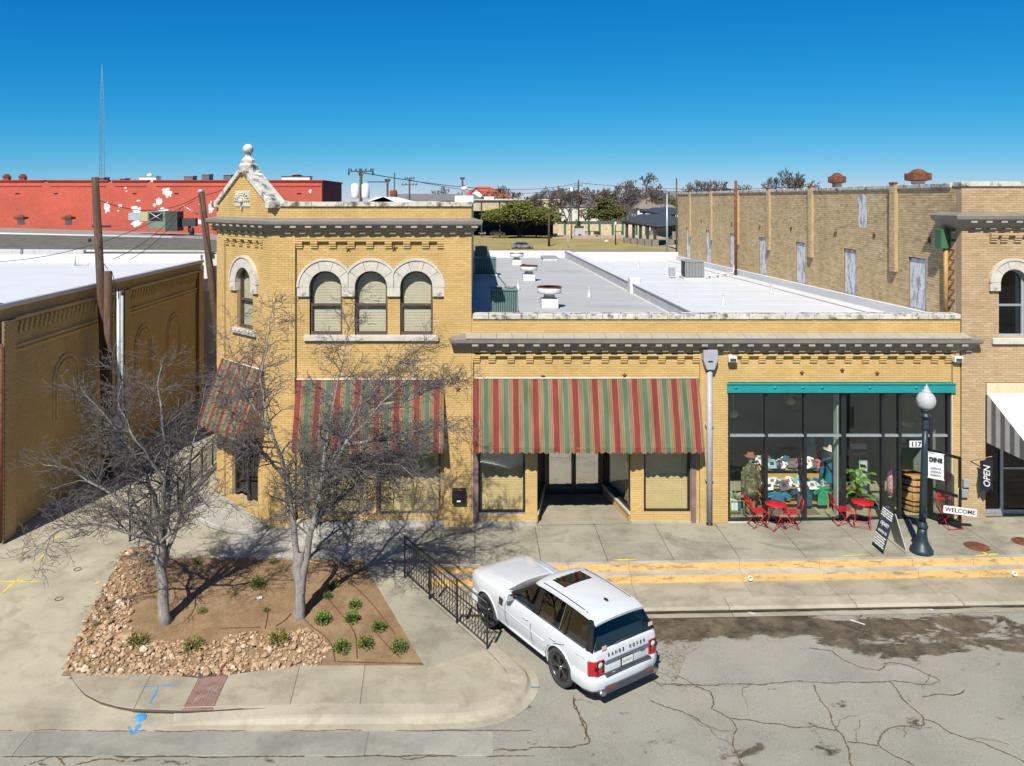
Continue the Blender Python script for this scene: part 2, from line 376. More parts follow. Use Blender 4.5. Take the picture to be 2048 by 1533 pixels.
# sidewalk along the shops
sw = parent_struct('sidewalk')
zs = lambda x, y: gz(x)+.004*y
b = MB(); b.grid(lambda i, j: ((-1.68, 0, 8, 24)[i], (-2.30, .4)[j], gz((-1.68, 0, 8, 24)[i])-.03), 3, 1, sm=False); b.grid(lambda i, j: ((-7.1, -1.69)[i], (-1.9, .4)[j], -.03), 1, 1, sm=False)
b.build('joint_bed', M['joint'], sw)
X = -6.98
while X < 20:
    w = 1.76; x1 = X+w; y0 = -2.31 if X > -1.75 else -1.95
    if X < 0 < x1: x1 = 0.0
    slab([(X, y0), (x1, y0), (x1, -1.18), (X, -1.18)], zs, .14, M['conc2'] if X > -1.75 else M['conc_w'], sw)
    slab([(X, -1.18), (x1, -1.18), (x1, .06), (X, .06)], zs, .14, M['conc2'] if X > -1.75 else M['conc_w'], sw)
    X = x1
# yellow-edged steps down to the gutter
st = parent_struct('steps')
X = -1.55; k = 0
while X < 24:
    w = (2.1, 2.45, 1.6, 2.9)[k % 4]; k += 1; x1 = X+w
    if X < 0 < x1: x1 = 0.0
    for (yf, yb, zt, painted) in ((-2.46, -2.315, -.004, 1), (-2.73, -2.463, -.195, 1), (-3.52, -2.733, -.385, 0)):
        bb = MB(); e = .004; xa, xb = X+e, x1-e; zt1, zt2 = zt+gz(xa), zt+gz(xb); zb = -.6
        vs = [(xa, yf, zt1), (xb, yf, zt2), (xb, yb, zt2), (xa, yb, zt1), (xa, yf, zb), (xb, yf, zb), (xb, yb, zb), (xa, yb, zb)]
        bb.add(vs, [(0, 1, 2, 3)], 0); bb.add(vs, [(4, 5, 1, 0)], painted); bb.add(vs, [(5, 6, 2, 1), (7, 4, 0, 3)], 0)
        bb.build('step', [M['conc_w'] if painted else M['conc'], M['yellow_kerb']], st, bevel=.012)
    X = x1
# lowest kerb and gutter pan beside the street
X = -.9; k = 0
gut = parent_struct('kerb')
while X < 24:
    x1 = X+(3.1, 2.6, 3.6)[k % 3]; k += 1
    if X < 0 < x1: x1 = 0.0
    bb = MB(); ya, yb = -4.22, -3.525
    zt1, zt2 = -.385+gz(X+.006), -.385+gz(x1-.006)
    prof = [(-3.525, 0), (-3.92, -.015), (-3.98, -.05), (-4.0, -.09), (-4.30, -.075)]
    vs = [(X+.006, y, zt1+z) for y, z in prof]+[(x1-.006, y, zt2+z) for y, z in prof]; n = len(prof)
    bb.add(vs, [(i, i+1, n+i+1, n+i) for i in range(n-1)]); bb.build('kerb_stone', M['kerb'], gut); X = x1
M['wetdirt'] = pm('wet_gutter_grime', (.05, .042, .03), .25, .3, 3, 20, .2, .1)
random.seed(9); b = MB(); n = 170
xs_ = [-.6+24*i/n for i in range(n+1)]
b.add([(x, -3.985-(0 if s else .10+.07*mnoise.noise(Vector((x*1.1, 2, 0)))+.02*mnoise.noise(Vector((x*5, 7, 0)))), -.385-.075+gz(x)+(.006 if s else .008)) for x in xs_ for s in (0, 1)], [(2*i, 2*i+2, 2*i+3, 2*i+1) for i in range(n)])
b.build('gutter_wet_line', M['wetdirt'], gut, recalc=False)
# drain outlets in the lower riser
for px in (1506, 2040):
    p = on(px, 1162, -.30+gz(9)); d = MB(); zc = -.30+gz(p.x)
    T = Matrix.Translation((p.x, -2.72, zc)) @ Matrix.Rotation(pi/2, 4, 'X')
    d.lathe([(.045, -.05), (.045, .06), (.06, .06), (.06, -.05)], M=T, n=14); o = d.build('drain_pipe', M['white'], st)
# ramp, corner and lower pavement
lp = parent_struct('pavement')
def rz(x, y):                                         # the ramp follows the same fall
    return hz(x, y)
R0, R1 = Vector((-1.8, -2.9)), Vector((.24, -5.8)); P0, P1 = Vector((-3.09, -1.95)), Vector((-1.05, -6.42))
def lerp(a, b, t): return a+(b-a)*t
cuts = [0, .30, .68, 1.0]
slab([(-3.09, -1.95), (-1.7, -1.95), (-1.7, -2.47), (-1.75, -2.9), tuple(lerp(P0, P1, .12))], rz, .4, M['conc2'], lp)
for a, c in zip(cuts[:-1], cuts[1:]):
    pa, pc = lerp(P0, P1, .12+.88*a), lerp(P0, P1, .12+.88*c); ra, rc = lerp(R0, R1, a), lerp(R0, R1, c)
    slab([tuple(pa), tuple(ra), tuple(rc), tuple(pc)], rz, .4, M['conc2'], lp, gap=.005)
IN = [(-1.8, -2.9), (-1.0, -4.04), (.24, -5.8), (.555, -6.32), (.72, -6.69), (.70, -7.0), (.50, -7.3), (.15, -7.53), (-.49, -7.6), (-2.0, -7.6), (-3.66, -7.6), (-5.9, -7.68)]
OUT = [(-1.35, -2.9), (-.62, -3.75), (.63, -5.35), (.99, -5.85), (1.28, -6.28), (1.35, -6.82), (1.19, -7.31), (.83, -7.77), (.2, -8.10), (-2.0, -8.17), (-3.7, -8.17), (-5.75, -8.17)]
slab([tuple(P1), (.24, -5.8)]+IN[3:9]+[(-1.02, -7.6)], rz, .4, M['conc'], lp, gap=.004)
def chaikin(p, k=2):
    for _ in range(k):
        q = [p[0]]
        for a, c in zip(p[:-1], p[1:]):
            q += [tuple(a[i]*.75+c[i]*.25 for i in range(2)), tuple(a[i]*.25+c[i]*.75 for i in range(2))]
        p = q+[p[-1]]
    return p
I2, O2 = chaikin(IN, 2), chaikin(OUT, 2)
kb = MB(); vs = []; nn = len(I2)
for i, (a, c) in enumerate(zip(I2, O2)):
    zt = hz(*a); fl = 1.0
    t = i/(nn-1); tail = max(0, (t-.86)/.14); zr = ROADZ+gz(c[0])
    drop = tail
    for u, z in ((0, zt+.004), (.03, zt+.003), (.50, zt-.012-(.09*drop)), (.60, zt-.03-(.08*drop)), (.70, zr+.035), (.74, zr+.02), (1.0, zr+.012), (1.0, zr-.05)):
        vs.append((a[0]+(c[0]-a[0])*u, a[1]+(c[1]-a[1])*u, z))
m = 8
kb.add(vs, [(i*m+j, i*m+j+1, (i+1)*m+j+1, (i+1)*m+j) for i in range(nn-1) for j in range(m-1)], 0, False)
kb.build('kerb_stone', M['kerb'], gut)
LW = [(-5.9, -7.68), (-3.66, -7.6), (-2.0, -7.6), (-1.02, -7.6)]
def og(px, py): p = on(px, py, -.31); return (p.x, p.y)
J = [((365, 1419), (398, 1356)), ((425, 1418), (457, 1350)), ((580, 1408), (600, 1332)), ((720, 1407), (730, 1332)), ((858, 1407), (852, 1332))]
for k, ((b0, t0), (b1, t1)) in enumerate(zip(J[:-1], J[1:])):
    slab([og(*b0), og(*b1), og(*t1), og(*t0)], rz, .1, M['paver_red'] if k == 0 else M['conc'], lp, 'paver' if k == 0 else 'panel', gap=.006)
slab([og(268, 1416), og(365, 1419), og(398, 1356), og(303, 1348)], rz, .1, M['conc'], lp, gap=.006)
slab([og(140, 1347), og(150, 1366), og(170, 1387), og(200, 1402), og(235, 1411), og(268, 1416), og(303, 1348)], rz, .1, M['conc'], lp, gap=.006)
# raised studs of the tactile paver
pa = [Vector(og(*q)) for q in ((365, 1419), (425, 1418), (457, 1350), (398, 1356))]
sd = MB()
for i in range(9):
    for j in range(14):
        p = lerp(lerp(pa[0], pa[1], (i+.5)/9), lerp(pa[3], pa[2], (i+.5)/9), (j+.5)/14)
        sd.lathe([(.022, 0), (.016, .006), (0, .008)], (p.x, p.y, rz(p.x, p.y)), 6)
sd.build('stud_field', M['paver_red'], lp, kind='stuff')
b = MB(); jp = [og(138, 1346), og(150, 1368), og(170, 1390), og(200, 1405), og(235, 1414), og(268, 1420), og(365, 1423), og(580, 1412), og(858, 1411), og(870, 1330), og(400, 1340)]
b.add([(x, y, rz(x, y)-.008) for x, y in jp], [list(range(len(jp)))]); b.build('joint_bed', M['joint'], lp, recalc=False)
# wide gutter in front of the corner
gp = parent_struct('gutter')
for k, (xa, xb) in enumerate(((-24, -14.5), (-14.5, -8.4), (-8.4, -2.0), (-2.0, .35))):
    slab([(xa, -8.84), (xb, -8.84), (xb, -8.18), (xa, -8.18)], lambda x, y: ROADZ+.012, .06, M['gutter'], gp, gap=.012)
# painted lines, sprayed marks, cracks
def strip(pts, w, mat, name, parent, zf, jit=0, sub=1, lift=.004):
    P = [Vector(p) for p in pts]
    for _ in range(sub if jit else 0):
        Q = [P[0]]
        for a, c in zip(P[:-1], P[1:]):
            d = c-a; nrm = Vector((-d.y, d.x)); Q += [(a+c)/2+nrm*random.uniform(-jit, jit), c]
        P = Q
    b = MB(); vs = []
    for i, p in enumerate(P):
        t = (P[min(i+1, len(P)-1)]-P[max(i-1, 0)]).normalized(); nrm = Vector((-t.y, t.x))
        ww = w*(random.uniform(.35, 1.2) if jit else 1)/2
        if jit and i in (0, len(P)-1): ww *= .3
        for s in (-1, 1): q = p+nrm*ww*s; vs.append((q.x, q.y, zf(q.x, q.y)+lift))
    b.add(vs, [(2*i, 2*i+1, 2*i+3, 2*i+2) for i in range(len(P)-1)])
    return b.build(name, mat, parent, recalc=False)
zroad = lambda x, y: ROADZ+gz(x)
for yy, w_ in ((-8.86, .028), (-8.175, .022)):
    xx = -16.0
    while xx < .2:
        L_ = random.uniform(.8, 2.6); strip([(xx, yy+random.uniform(-.01, .01)), (xx+L_*.5, yy), (xx+L_, yy)], w_, M['crack'], 'grime_line', gp, lambda x, y: ROADZ+.014, .03, 4, .005); xx += L_*random.uniform(.95, 1.5)
for q_ in (((60, 1530), (110, 1512), (130, 1530)), ((120, 1518), (190, 1512), (260, 1516)), ((150, 1530), (240, 1522)), ((780, 1512), (900, 1508), (1000, 1500), (1100, 1497), (1180, 1490)), ((1150, 1400), (1160, 1440), (1175, 1475), (1180, 1490))):
    strip([(on(*p_, ROADZ).x, on(*p_, ROADZ).y) for p_ in q_], .04, M['crack'], 'crack', road, zroad, .12, 4)
def rp(x, y): p = on(1300+x/2.738, 1080+y/2.738, ROADZ+.1); q = on(1300+x/2.738, 1080+y/2.738, ROADZ+gz(p.x)); return (q.x, q.y)
CR = [[(0, 880), (80, 915), (160, 935), (240, 970), (330, 1025)],
      [(330, 830), (345, 870), (335, 925), (440, 980), (475, 1040), (455, 1130), (480, 1190), (510, 1240), (560, 1330)],
      [(440, 980), (560, 990), (700, 1010), (800, 1030), (900, 1020), (1020, 1045)],
      [(890, 790), (920, 850), (950, 900), (990, 980), (1030, 1050), (1070, 1110), (1095, 1180), (1105, 1240), (1120, 1330)],
      [(1310, 775), (1360, 830), (1400, 890), (1460, 940), (1500, 985), (1560, 1000), (1650, 1060), (1760, 1095), (1850, 1125), (1950, 1170), (2100, 1235)],
      [(1500, 985), (1500, 1015), (1390, 1020), (1300, 1040), (1260, 1090), (1250, 1120), (1330, 1180), (1440, 1235), (1560, 1320)],
      [(1080, 1105), (1170, 1115), (1250, 1130)],
      [(130, 790), (300, 797), (520, 790), (700, 785), (920, 780), (1080, 780), (1310, 775), (1590, 773)],
      [(1590, 773), (1500, 730), (1400, 685), (1280, 680)], [(870, 590), (1000, 610), (1130, 690), (1250, 715), (1300, 680)],
      [(1490, 860), (1560, 848), (1650, 850), (1720, 830)], [(-420, 850), (-400, 930), (-350, 1010), (-360, 1100)],
      [(0, 760), (60, 800), (130, 790)], [(150, 740), (250, 800), (330, 830)]]
for c in CR:
    P_ = [rp(*q) for q in c]; strip(P_, .034, M['crack'], 'crack', road, zroad, .11, 4)
    for _ in range(1):
        i = random.randrange(len(P_)-1); a_, c_ = Vector(P_[i]), Vector(P_[i+1]); q = a_+(c_-a_)*random.random(); an = random.uniform(0, 6.3); pts = [q]
        for _ in range(random.randint(2, 4)): an += random.uniform(-.6, .6); q = q+Vector((cos(an), sin(an)))*random.uniform(.12, .3); pts.append(q)
        strip(pts, .016, M['crack'], 'crack', road, zroad, .18, 3)
M['patch'] = pm('asphalt_patch', (.285, .275, .235), .85, .16, .6, 55, .32, .35, 120)
b = MB(); pp = [rp(*q) for q in ((135, 792), (300, 799), (700, 787), (1310, 777), (1588, 775), (1500, 732), (1400, 688), (1130, 692), (1000, 612), (860, 590), (760, 560), (300, 565), (200, 640))]
b.add([(x, y, zroad(x, y)+.003) for x, y in pp], [list(range(len(pp)))]); b.build('road_patch', M['patch'], road, recalc=False)
for c, w in ((((1797, 1203), (1866, 1223)), .10), (((1468, 1210), (1515, 1228)), .07), (((1700, 1240), (1730, 1250)), .05)):
    P = [on(px, py, ROADZ+gz(9)) for px, py in c]; strip([(p.x, p.y) for p in P], w, M['white_line'], 'parking_line', road, zroad)
for c, w in ((((316, 1374), (304, 1400), (294, 1420)), .06), (((276, 1376), (354, 1372)), .035), (((281, 1436), (268, 1450)), .09), (((257, 1441), (264, 1455), (288, 1447)), .07)):
    P = [on(px, py, -.33) for px, py in c]; strip([(p.x, p.y) for p in P], w, M['blue_paint'], 'spray_mark', lp, lambda x, y: rz(x, y) if y > -7.65 else dz(x, y), .03, 2, .006)
for c in (((1020, 1352), (1035, 1352), (1042, 1364), (1079, 1366)),):
    P = [on(px, py, -.33) for px, py in c]
    strip([(p.x, p.y) for p in P], .07, M['blue_paint'], 'spray_mark', gut, lambda x, y: (-.325 if x < .95 else ROADZ+.05), .03, 2, .008)
b = MB(); p = on(281, 1433, -.40); b.lathe([(.0, .018), (.10, .018), (.115, .012), (.115, -.02)], (p.x, p.y, dz(p.x, p.y)), 16); b.build('valve_cover', M['blue_paint'], drive)
for c in (((0, 1161), (85, 1160)), ((0, 1183), (52, 1146)), ((72, 1127), (90, 1110)), ((105, 1085), (122, 1072)), ((190, 1165), (200, 1160))):
    P = [on(px, py, -.05) for px, py in c]; strip([(p.x, p.y) for p in P], .06, M['yellow_paint'], 'spray_mark', drive, dz, .02, 2, .006)
for c in (((1675, 1112), (1740, 1108)), ((1950, 1109), (1998, 1107)), ((1965, 1102), (1980, 1110)), ((1225, 1120), (1275, 1119)), ((615, 1122), (640, 1126))):
    P = [on(px, py, gz(fx(c[0][0]))) for px, py in c]; strip([(p.x, p.y) for p in P], .07, M['yellow_paint'], 'spray_mark', sw, zs, .03, 2, .006)
for px, py in ((155, 1143), (118, 1195)):
    p = on(px, py, -.1); b = MB(); b.tube([(p.x+.09*cos(a), p.y+.09*sin(a), dz(p.x, p.y)+.012) for a in [2*pi*k/12 for k in range(13)]], .007, 5)
    b.build('hose_ring', M['pole'], drive)
for px, py in ((1954, 1092), (2050, 1085)):
    p = on(px, py, .25); zc = zs(p.x, p.y); o = thing('manhole_cover', 'round rusty brown manhole cover in the pavement, ' + ('nearest the lamp post' if px < 2000 else 'cut by the picture edge'), 'manhole cover', 'manhole covers', (p.x, p.y, zc))
    b = MB(); b.lathe([(0, .012), (.255, .012), (.262, .006)], n=28); b.build('lid', M['rust'], o)
    b = MB(); b.lathe([(.268, .004), (.30, .010), (.315, .001)], n=28); b.build('rim', M['rust'], o)
    b = MB(); [b.box(-.2+.08*k-.012, -.2+.08*k+.012, -sqrt(max(.001, .2**2-(-.2+.08*k)**2)), sqrt(max(.001, .2**2-(-.2+.08*k)**2)), .012, .018) for k in range(6)]; b.build('tread_bars', M['rust'], o)

# ================================================================ BRICK BUILDINGS
def subtract(iv, cuts):
    for a, b in cuts:
        out = []
        for x, y in iv:
            if b <= x or a >= y: out.append((x, y)); continue
            if a > x: out.append((x, a))
            if b < y: out.append((b, y))
        iv = out
    return iv
def rect_hole(a, b, c, d): return lambda v: [(a, b)] if c < v < d else []
def arch_hole(cu, zs_, zp, r):
    def f(v):
        if zs_ < v < zp: return [(cu-r, cu+r)]
        if zp <= v < zp+r: h = sqrt(max(0, r*r-(v-zp)**2)); return [(cu-h, cu+h)]
        return []
    return f
def slope_hole(u0, z0, u1, z1, above=True, u_lo=-99, u_hi=99):   # everything above the line is cut away
    def f(v):
        t = (v-z0)/(z1-z0)
        u = u0+(u1-u0)*t
        if v < min(z0, z1) : return []
        return [(u_lo, u)] if u1 > u0 else [(u, u_hi)]
    return f
def brick_wall(parent, fn, u0, u1, v0, v1, holes, mat, mortar, depth=.28, mod=(.215, .0676), name='wall', bricks=True):
    n = max(1, round((v1-v0)/mod[1])); ch = (v1-v0)/n; bk = MB(); wl_ = MB(); runs = []
    for i in range(n):
        a, b = v0+i*ch, v0+(i+1)*ch; cuts = [c for h in holes for c in h((a+b)/2)]
        ivs = subtract([(u0, u1)], cuts)
        if runs and runs[-1][2] == ivs: runs[-1][1] = b
        else: runs.append([a, b, ivs])
        if not bricks: continue
        off = (i % 2)*mod[0]/2; k0 = floor((u0-off)/mod[0])
        for x, y in ivs:
            k = floor((x-off)/mod[0])
            while k*mod[0]+off < y:
                p, q = max(x, k*mod[0]+off+.004), min(y, (k+1)*mod[0]+off-.004); k += 1
                if q-p < .03: continue
                w = random.uniform(-.0015, .0025); c, d = a+.0045, b-.0045
                vs = [fn(p, c, w), fn(q, c, w), fn(q, d, w), fn(p, d, w), fn(p, c, -.02), fn(q, c, -.02), fn(q, d, -.02), fn(p, d, -.02)]
                bk.add(vs, [(0, 1, 2, 3), (0, 4, 5, 1), (1, 5, 6, 2), (2, 6, 7, 3), (3, 7, 4, 0)])
    for a, b, ivs in runs:
        for x, y in ivs:
            if y-x > .005: wl_.prism([(x, a), (y, a), (y, b), (x, b)], fn, -.008 if bricks else 0, -depth)
    w = wl_.build(name, mortar if bricks else mat, parent)
    if bricks: bk.build('brickwork', mat, w, kind='stuff')
    return w
def fn_front(y0): return lambda u, v, w: Vector((u, y0-w, v))
S2 = 1/sqrt(2)
def fn_cham(w0=0): return lambda u, v, w: Vector((-5.985-u*S2-(w+w0)*S2, u*S2-(w+w0)*S2, v))
def fn_left(x0): return lambda u, v, w: Vector((x0-w, u, v))       # faces -X
def fn_right(x0): return lambda u, v, w: Vector((x0+w, u, v))      # faces +X
def arc(cu, cz, r, a0, a1, n): return [(cu+r*cos(radians(a0+(a1-a0)*i/n)), cz+r*sin(radians(a0+(a1-a0)*i/n))) for i in range(n+1)]
def arch_window(parent, fn, cu, zsill, zp, r, ro, zleg, limL, limR, frame, glass, blind, rail=True, nv=5, endL=True, endR=True, frame_l=None):
    hood = MB()                                              # the moulded outer ridge carries the voussoirs
    cl = lambda p: (min(max(p[0], cu-limL), cu+limR), p[1])
    o1 = [cl(p) for p in arc(cu, zp, ro+.012, 0, 180, 24)]; i1 = [cl(p) for p in arc(cu, zp, ro-.055, 0, 180, 24)]
    for k in range(24): hood.prism([i1[k], o1[k], o1[k+1], i1[k+1]], fn, .115, -.05)
    hd = hood.build('arch_hood', M['stone'], parent)
    for k in range(nv):
        a0, a1 = 180*k/nv+.5, 180*(k+1)/nv-.5
        pts = [cl(p) for p in arc(cu, zp, ro-.05, a0, a1, 6)]+[p for p in arc(cu, zp, r-.008, a1, a0, 6)]
        b = MB(); b.prism(pts, fn, .085+random.uniform(-.004, .004), -.13); b.build('voussoir', M['stone'], hd)
    for sd, lim, end in ((-1, limL, endL), (1, limR, endR)):
        ue = cu+sd*min(ro, lim); ui = cu+sd*(r-.008); x0, x1 = sorted((ue, ui))
        b = MB(); b.prism([(x0, zleg), (x1, zleg), (x1, zp-.006), (x0, zp-.006)], fn, .088, -.13); b.build('springer', M['stone'], hd, bevel=.008)
        if end:
            b = MB(); c = cu+sd*(r+ro)/2
            for rr, ww in ((.085, .105), (.05, .12), (.02, .132)):
                b.prism(arc(c, zleg+.13, rr, 0, 340, 12)[:-1], fn, ww, .08)
            b.build('rosette', M['stone'], hd)
    f = MB(); ri = r-.065; w0, w1 = -.10, -.19
    L = [(cu-r, zsill), (cu-r, zp)]+arc(cu, zp, r, 180, 0, 18)[1:-1]+[(cu+r, zp), (cu+r, zsill)]
    I = [(cu-ri, zsill+.06), (cu-ri, zp)]+arc(cu, zp, ri, 180, 0, 18)[1:-1]+[(cu+ri, zp), (cu+ri, zsill+.06)]
    for k in range(len(L)-1): f.prism([L[k], L[k+1], I[k+1], I[k]], fn, w0, w1)
    f.prism([(cu-r, zsill-.02), (cu+r, zsill-.02), (cu+r, zsill+.07), (cu-r, zsill+.07)], fn, w0+.015, w1)
    fo = f.build('window', frame, parent)
    zm = zsill+(zp+r-zsill)*.46
    b = MB(); b.prism([(cu-ri, zm-.03), (cu+ri, zm-.03), (cu+ri, zm+.035), (cu-ri, zm+.035)], fn, w0-.005, w1); b.build('meeting_rail', frame_l or frame, fo)
    b = MB(); b.prism([(cu-ri, zm+.03), (cu+ri, zm+.03), (cu+ri, zp)]+arc(cu, zp, ri, 0, 180, 18)[1:-1]+[(cu-ri, zp)], fn, -.135, -.141); b.build('pane', glass, fo)
    b = MB(); b.prism([(cu-ri, zsill+.06), (cu+ri, zsill+.06), (cu+ri, zm-.03), (cu-ri, zm-.03)], fn, -.155, -.161); b.build('pane', glass, fo)
    if blind is not None:
        b = MB()
        z = zsill+.03
        while z < zp+r-.02:
            h = r if z < zp else sqrt(max(0, r*r-(z-zp)**2))
            if h > .03: b.add([fn(cu-h, z, -.215), fn(cu+h, z, -.215), fn(cu+h, min(z+.05, zp+r), -.235), fn(cu-h, min(z+.05, zp+r), -.235)], [(0, 1, 2, 3)])
            z += .046
        b.build('blind', blind, fo)
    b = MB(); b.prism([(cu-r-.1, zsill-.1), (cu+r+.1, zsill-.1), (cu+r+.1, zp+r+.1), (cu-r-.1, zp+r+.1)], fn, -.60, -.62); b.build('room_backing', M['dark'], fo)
    return fo
def make_corbel(fn, u, z, wd, parent, mat, m0=.0, layers=3):
    for k in range(layers):
        b = MB(); h = .058; zz = z-.0676*k
        b.prism([(u-wd/2, zz-h), (u+wd/2, zz-h), (u+wd/2, zz), (u-wd/2, zz)], fn, m0+.10-.028*k, -.03)
        b.build('brick', mat, parent)
def corbel_row(fn, ua, ub, z, n, parent, mat, m0=0):
    b = MB(); b.prism([(ua, z+.008), (ub, z+.008), (ub, z+.068), (ua, z+.068)], fn, m0+.11, -.02); row = b.build('corbel_course', mat, parent)
    b = MB(); b.prism([(ua, z-.058), (ub, z-.058), (ub, z-.002), (ua, z-.002)], fn, m0+.045, -.02); b.build('brick_course', mat, row)
    for k in range(n+1): make_corbel(fn, ua+(ub-ua)*(k+.0)/n if 0 < k < n else (ua+.1 if k == 0 else ub-.1), z, .205, row, mat, m0)
def star(fn, u, v, parent, r=.10):
    b = MB(); pts = [(u+(r if k % 2 == 0 else r*.38)*cos(pi/2+k*pi/5), v+(r if k % 2 == 0 else r*.38)*sin(pi/2+k*pi/5)) for k in range(10)]
    b.prism(pts, fn, .035, .0); b.lathe([(.02, 0), (.02, .03), (0, .035)], n=6, M=Matrix.Translation(fn(u, v, .035)) @ Matrix.Rotation(pi/2, 4, 'X'))
    b.build('tie_plate', M['rust'], parent)
def cornice(parent, path, z0, top, proj, spacing, mod_fn, ulist, slabs=None):
    h = top-z0; p = proj
    prof = [(-.05, z0), (.05, z0), (.09, z0+.03), (.11, z0+.12*h), (.19, z0+.34*h), (.23, z0+.46*h), (p-.05, z0+.50*h), (p-.02, z0+.58*h), (p, z0+.80*h), (p-.01, z0+.83*h), (.02, top), (-.05, top)]
    b = MB(); b.sweep(prof, path, closed=True); c = b.build('cornice', M['cornice'], parent)
    for fn, us in ulist:
        for u in us:
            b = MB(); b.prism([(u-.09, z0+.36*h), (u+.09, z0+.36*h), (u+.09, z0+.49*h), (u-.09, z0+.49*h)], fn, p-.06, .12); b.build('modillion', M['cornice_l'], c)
            b = MB(); b.prism([(u-.11+spacing/2, z0-.03), (u+.11+spacing/2, z0-.03), (u+.11+spacing/2, z0+.06*h), (u-.11+spacing/2, z0+.06*h)], fn, .085, -.02); b.build('dentil', M['cornice'], c)
    return c
def coping(parent, fn, ua, ub, z0, z1, step, wf, wb, mat):
    n = max(1, round((ub-ua)/step)); s = (ub-ua)/n
    for k in range(n):
        a, c = ua+s*k+.004, ua+s*(k+1)-.004; dzz = random.uniform(-.006, .008)
        b = MB(); b.prism([(a, z0), (c, z0), (c, z1+dzz), (a, z1+dzz-random.uniform(-.004, .004))], fn, wf, -wb); b.build('coping_stone', mat, parent, bevel=.012)
def plank_box(parent, name, mat, x0, x1, y0, y1, z0, z1, bevel=0):
    b = MB(); b.box(x0, x1, y0, y1, z0, z1); return b.build(name, mat, parent, bevel=bevel)
def shop_window(parent, fn, u0, u1, z0, z1, frame, glass, blindmat, zblind=None, fw=.06, w0=-.08, sill=None):
    f = MB()
    for a, b_, c, d in ((u0, u1, z0, z0+fw), (u0, u1, z1-fw, z1), (u0, u0+fw, z0+fw, z1-fw), (u1-fw, u1, z0+fw, z1-fw)):
        f.prism([(a, c), (b_, c), (b_, d), (a, d)], fn, w0, w0-.09)
    fo = f.build('window', frame, parent)
    b = MB(); b.prism([(u0+fw, z0+fw), (u1-fw, z0+fw), (u1-fw, z1-fw), (u0+fw, z1-fw)], fn, w0-.04, w0-.046); b.build('pane', glass, fo)
    if sill is not None:
        b = MB(); b.prism([(u0-.03, z0-.055), (u1+.03, z0-.055), (u1+.03, z0), (u0-.03, z0)], fn, w0+.06, w0-.09); b.build('sill', sill, fo)
    if blindmat is not None:
        zt = zblind or z1-.05; z = z0+.02; wb = w0-.16; k = 0
        while z < zt:
            b = MB(); b.prism([(u0+.03, z), (u1-.03, z), (u1-.03, z+.044), (u0+.03, z+.044)], lambda u, v, w, z=z: fn(u, v, w+(v-z)*-.25), wb, wb-.002); b.build('slat', blindmat, fo)
            z += .05; k += 1
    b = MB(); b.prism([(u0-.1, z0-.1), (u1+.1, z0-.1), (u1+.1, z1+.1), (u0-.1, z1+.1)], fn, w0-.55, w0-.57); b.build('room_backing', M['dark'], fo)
    return fo

# ---------------------------------------------------------------- two-storey corner building
cb = thing('corner_building', 'two-storey yellow brick building with a gabled cut corner and three arched windows', 'building', loc=(-3, 2, 0), world=True)
XA, XB, CH = -5.985, -.103, 2.4
ff, fr = fn_front(0), fn_front(.10)
PA, PB = fx(590), fx(888)
WC = [fx(650.5), fx(741.5), fx(832.5)]; WR = .485; ZS, ZP = fz(671), fz(575)
GW = [(fx(607), fx(735)), (fx(752), fx(881))]; GZ = (fz(1033), 2.75)
pier_l = brick_wall(cb, ff, XA, PA, 0, 8.48, [], M['brick'], M['mortar'])
brick_wall(cb, ff, PB, XB, 0, 8.48, [], M['brick'], M['mortar'])
brick_wall(cb, ff, XA, XB, 8.48, 9.43, [], M['brick'], M['mortar'])
hs = [arch_hole(c, ZS-.02, ZP, WR) for c in WC]+[rect_hole(a, b, GZ[0], GZ[1]) for a, b in GW]
brick_wall(cb, fr, PA, PB, 0, 8.46, hs, M['brick'], M['mortar'])
for i, c in enumerate(WC):
    hsp = (WC[1]-WC[0])/2
    arch_window(cb, fr, c, ZS, ZP, WR, .84, fz(594), hsp if i > 0 else 9, hsp if i < 2 else 9, M['brown_frame'], M['glass_up'], M['blind'], endL=i == 0, endR=i == 2)
b = MB(); b.prism([(fx(607), fz(683)), (fx(877), fz(683)), (fx(877), fz(672)), (fx(607), fz(672))], fr, .10, -.2); b.build('sill', M['stone'], cb, bevel=.012)
corbel_row(fr, PA, PB, 8.40, 8, cb, M['brick'])
for px, py in ((696, 498), (788, 497)): star(fr, fx(px), fz(py), cb)
for px, py in ((914, 757), (916, 778)): star(ff, fx(px), fz(py), cb, .085)
for a, b_ in GW: shop_window(cb, fr, a, b_, GZ[0], GZ[1], M['mauve_frame'], M['glass_up'], M['blind2'], sill=M['bronze_frame'])
plank_box(cb, 'plinth', M['conc_w'], PA+.01, PB-.01, .045, .098, 0, .16)
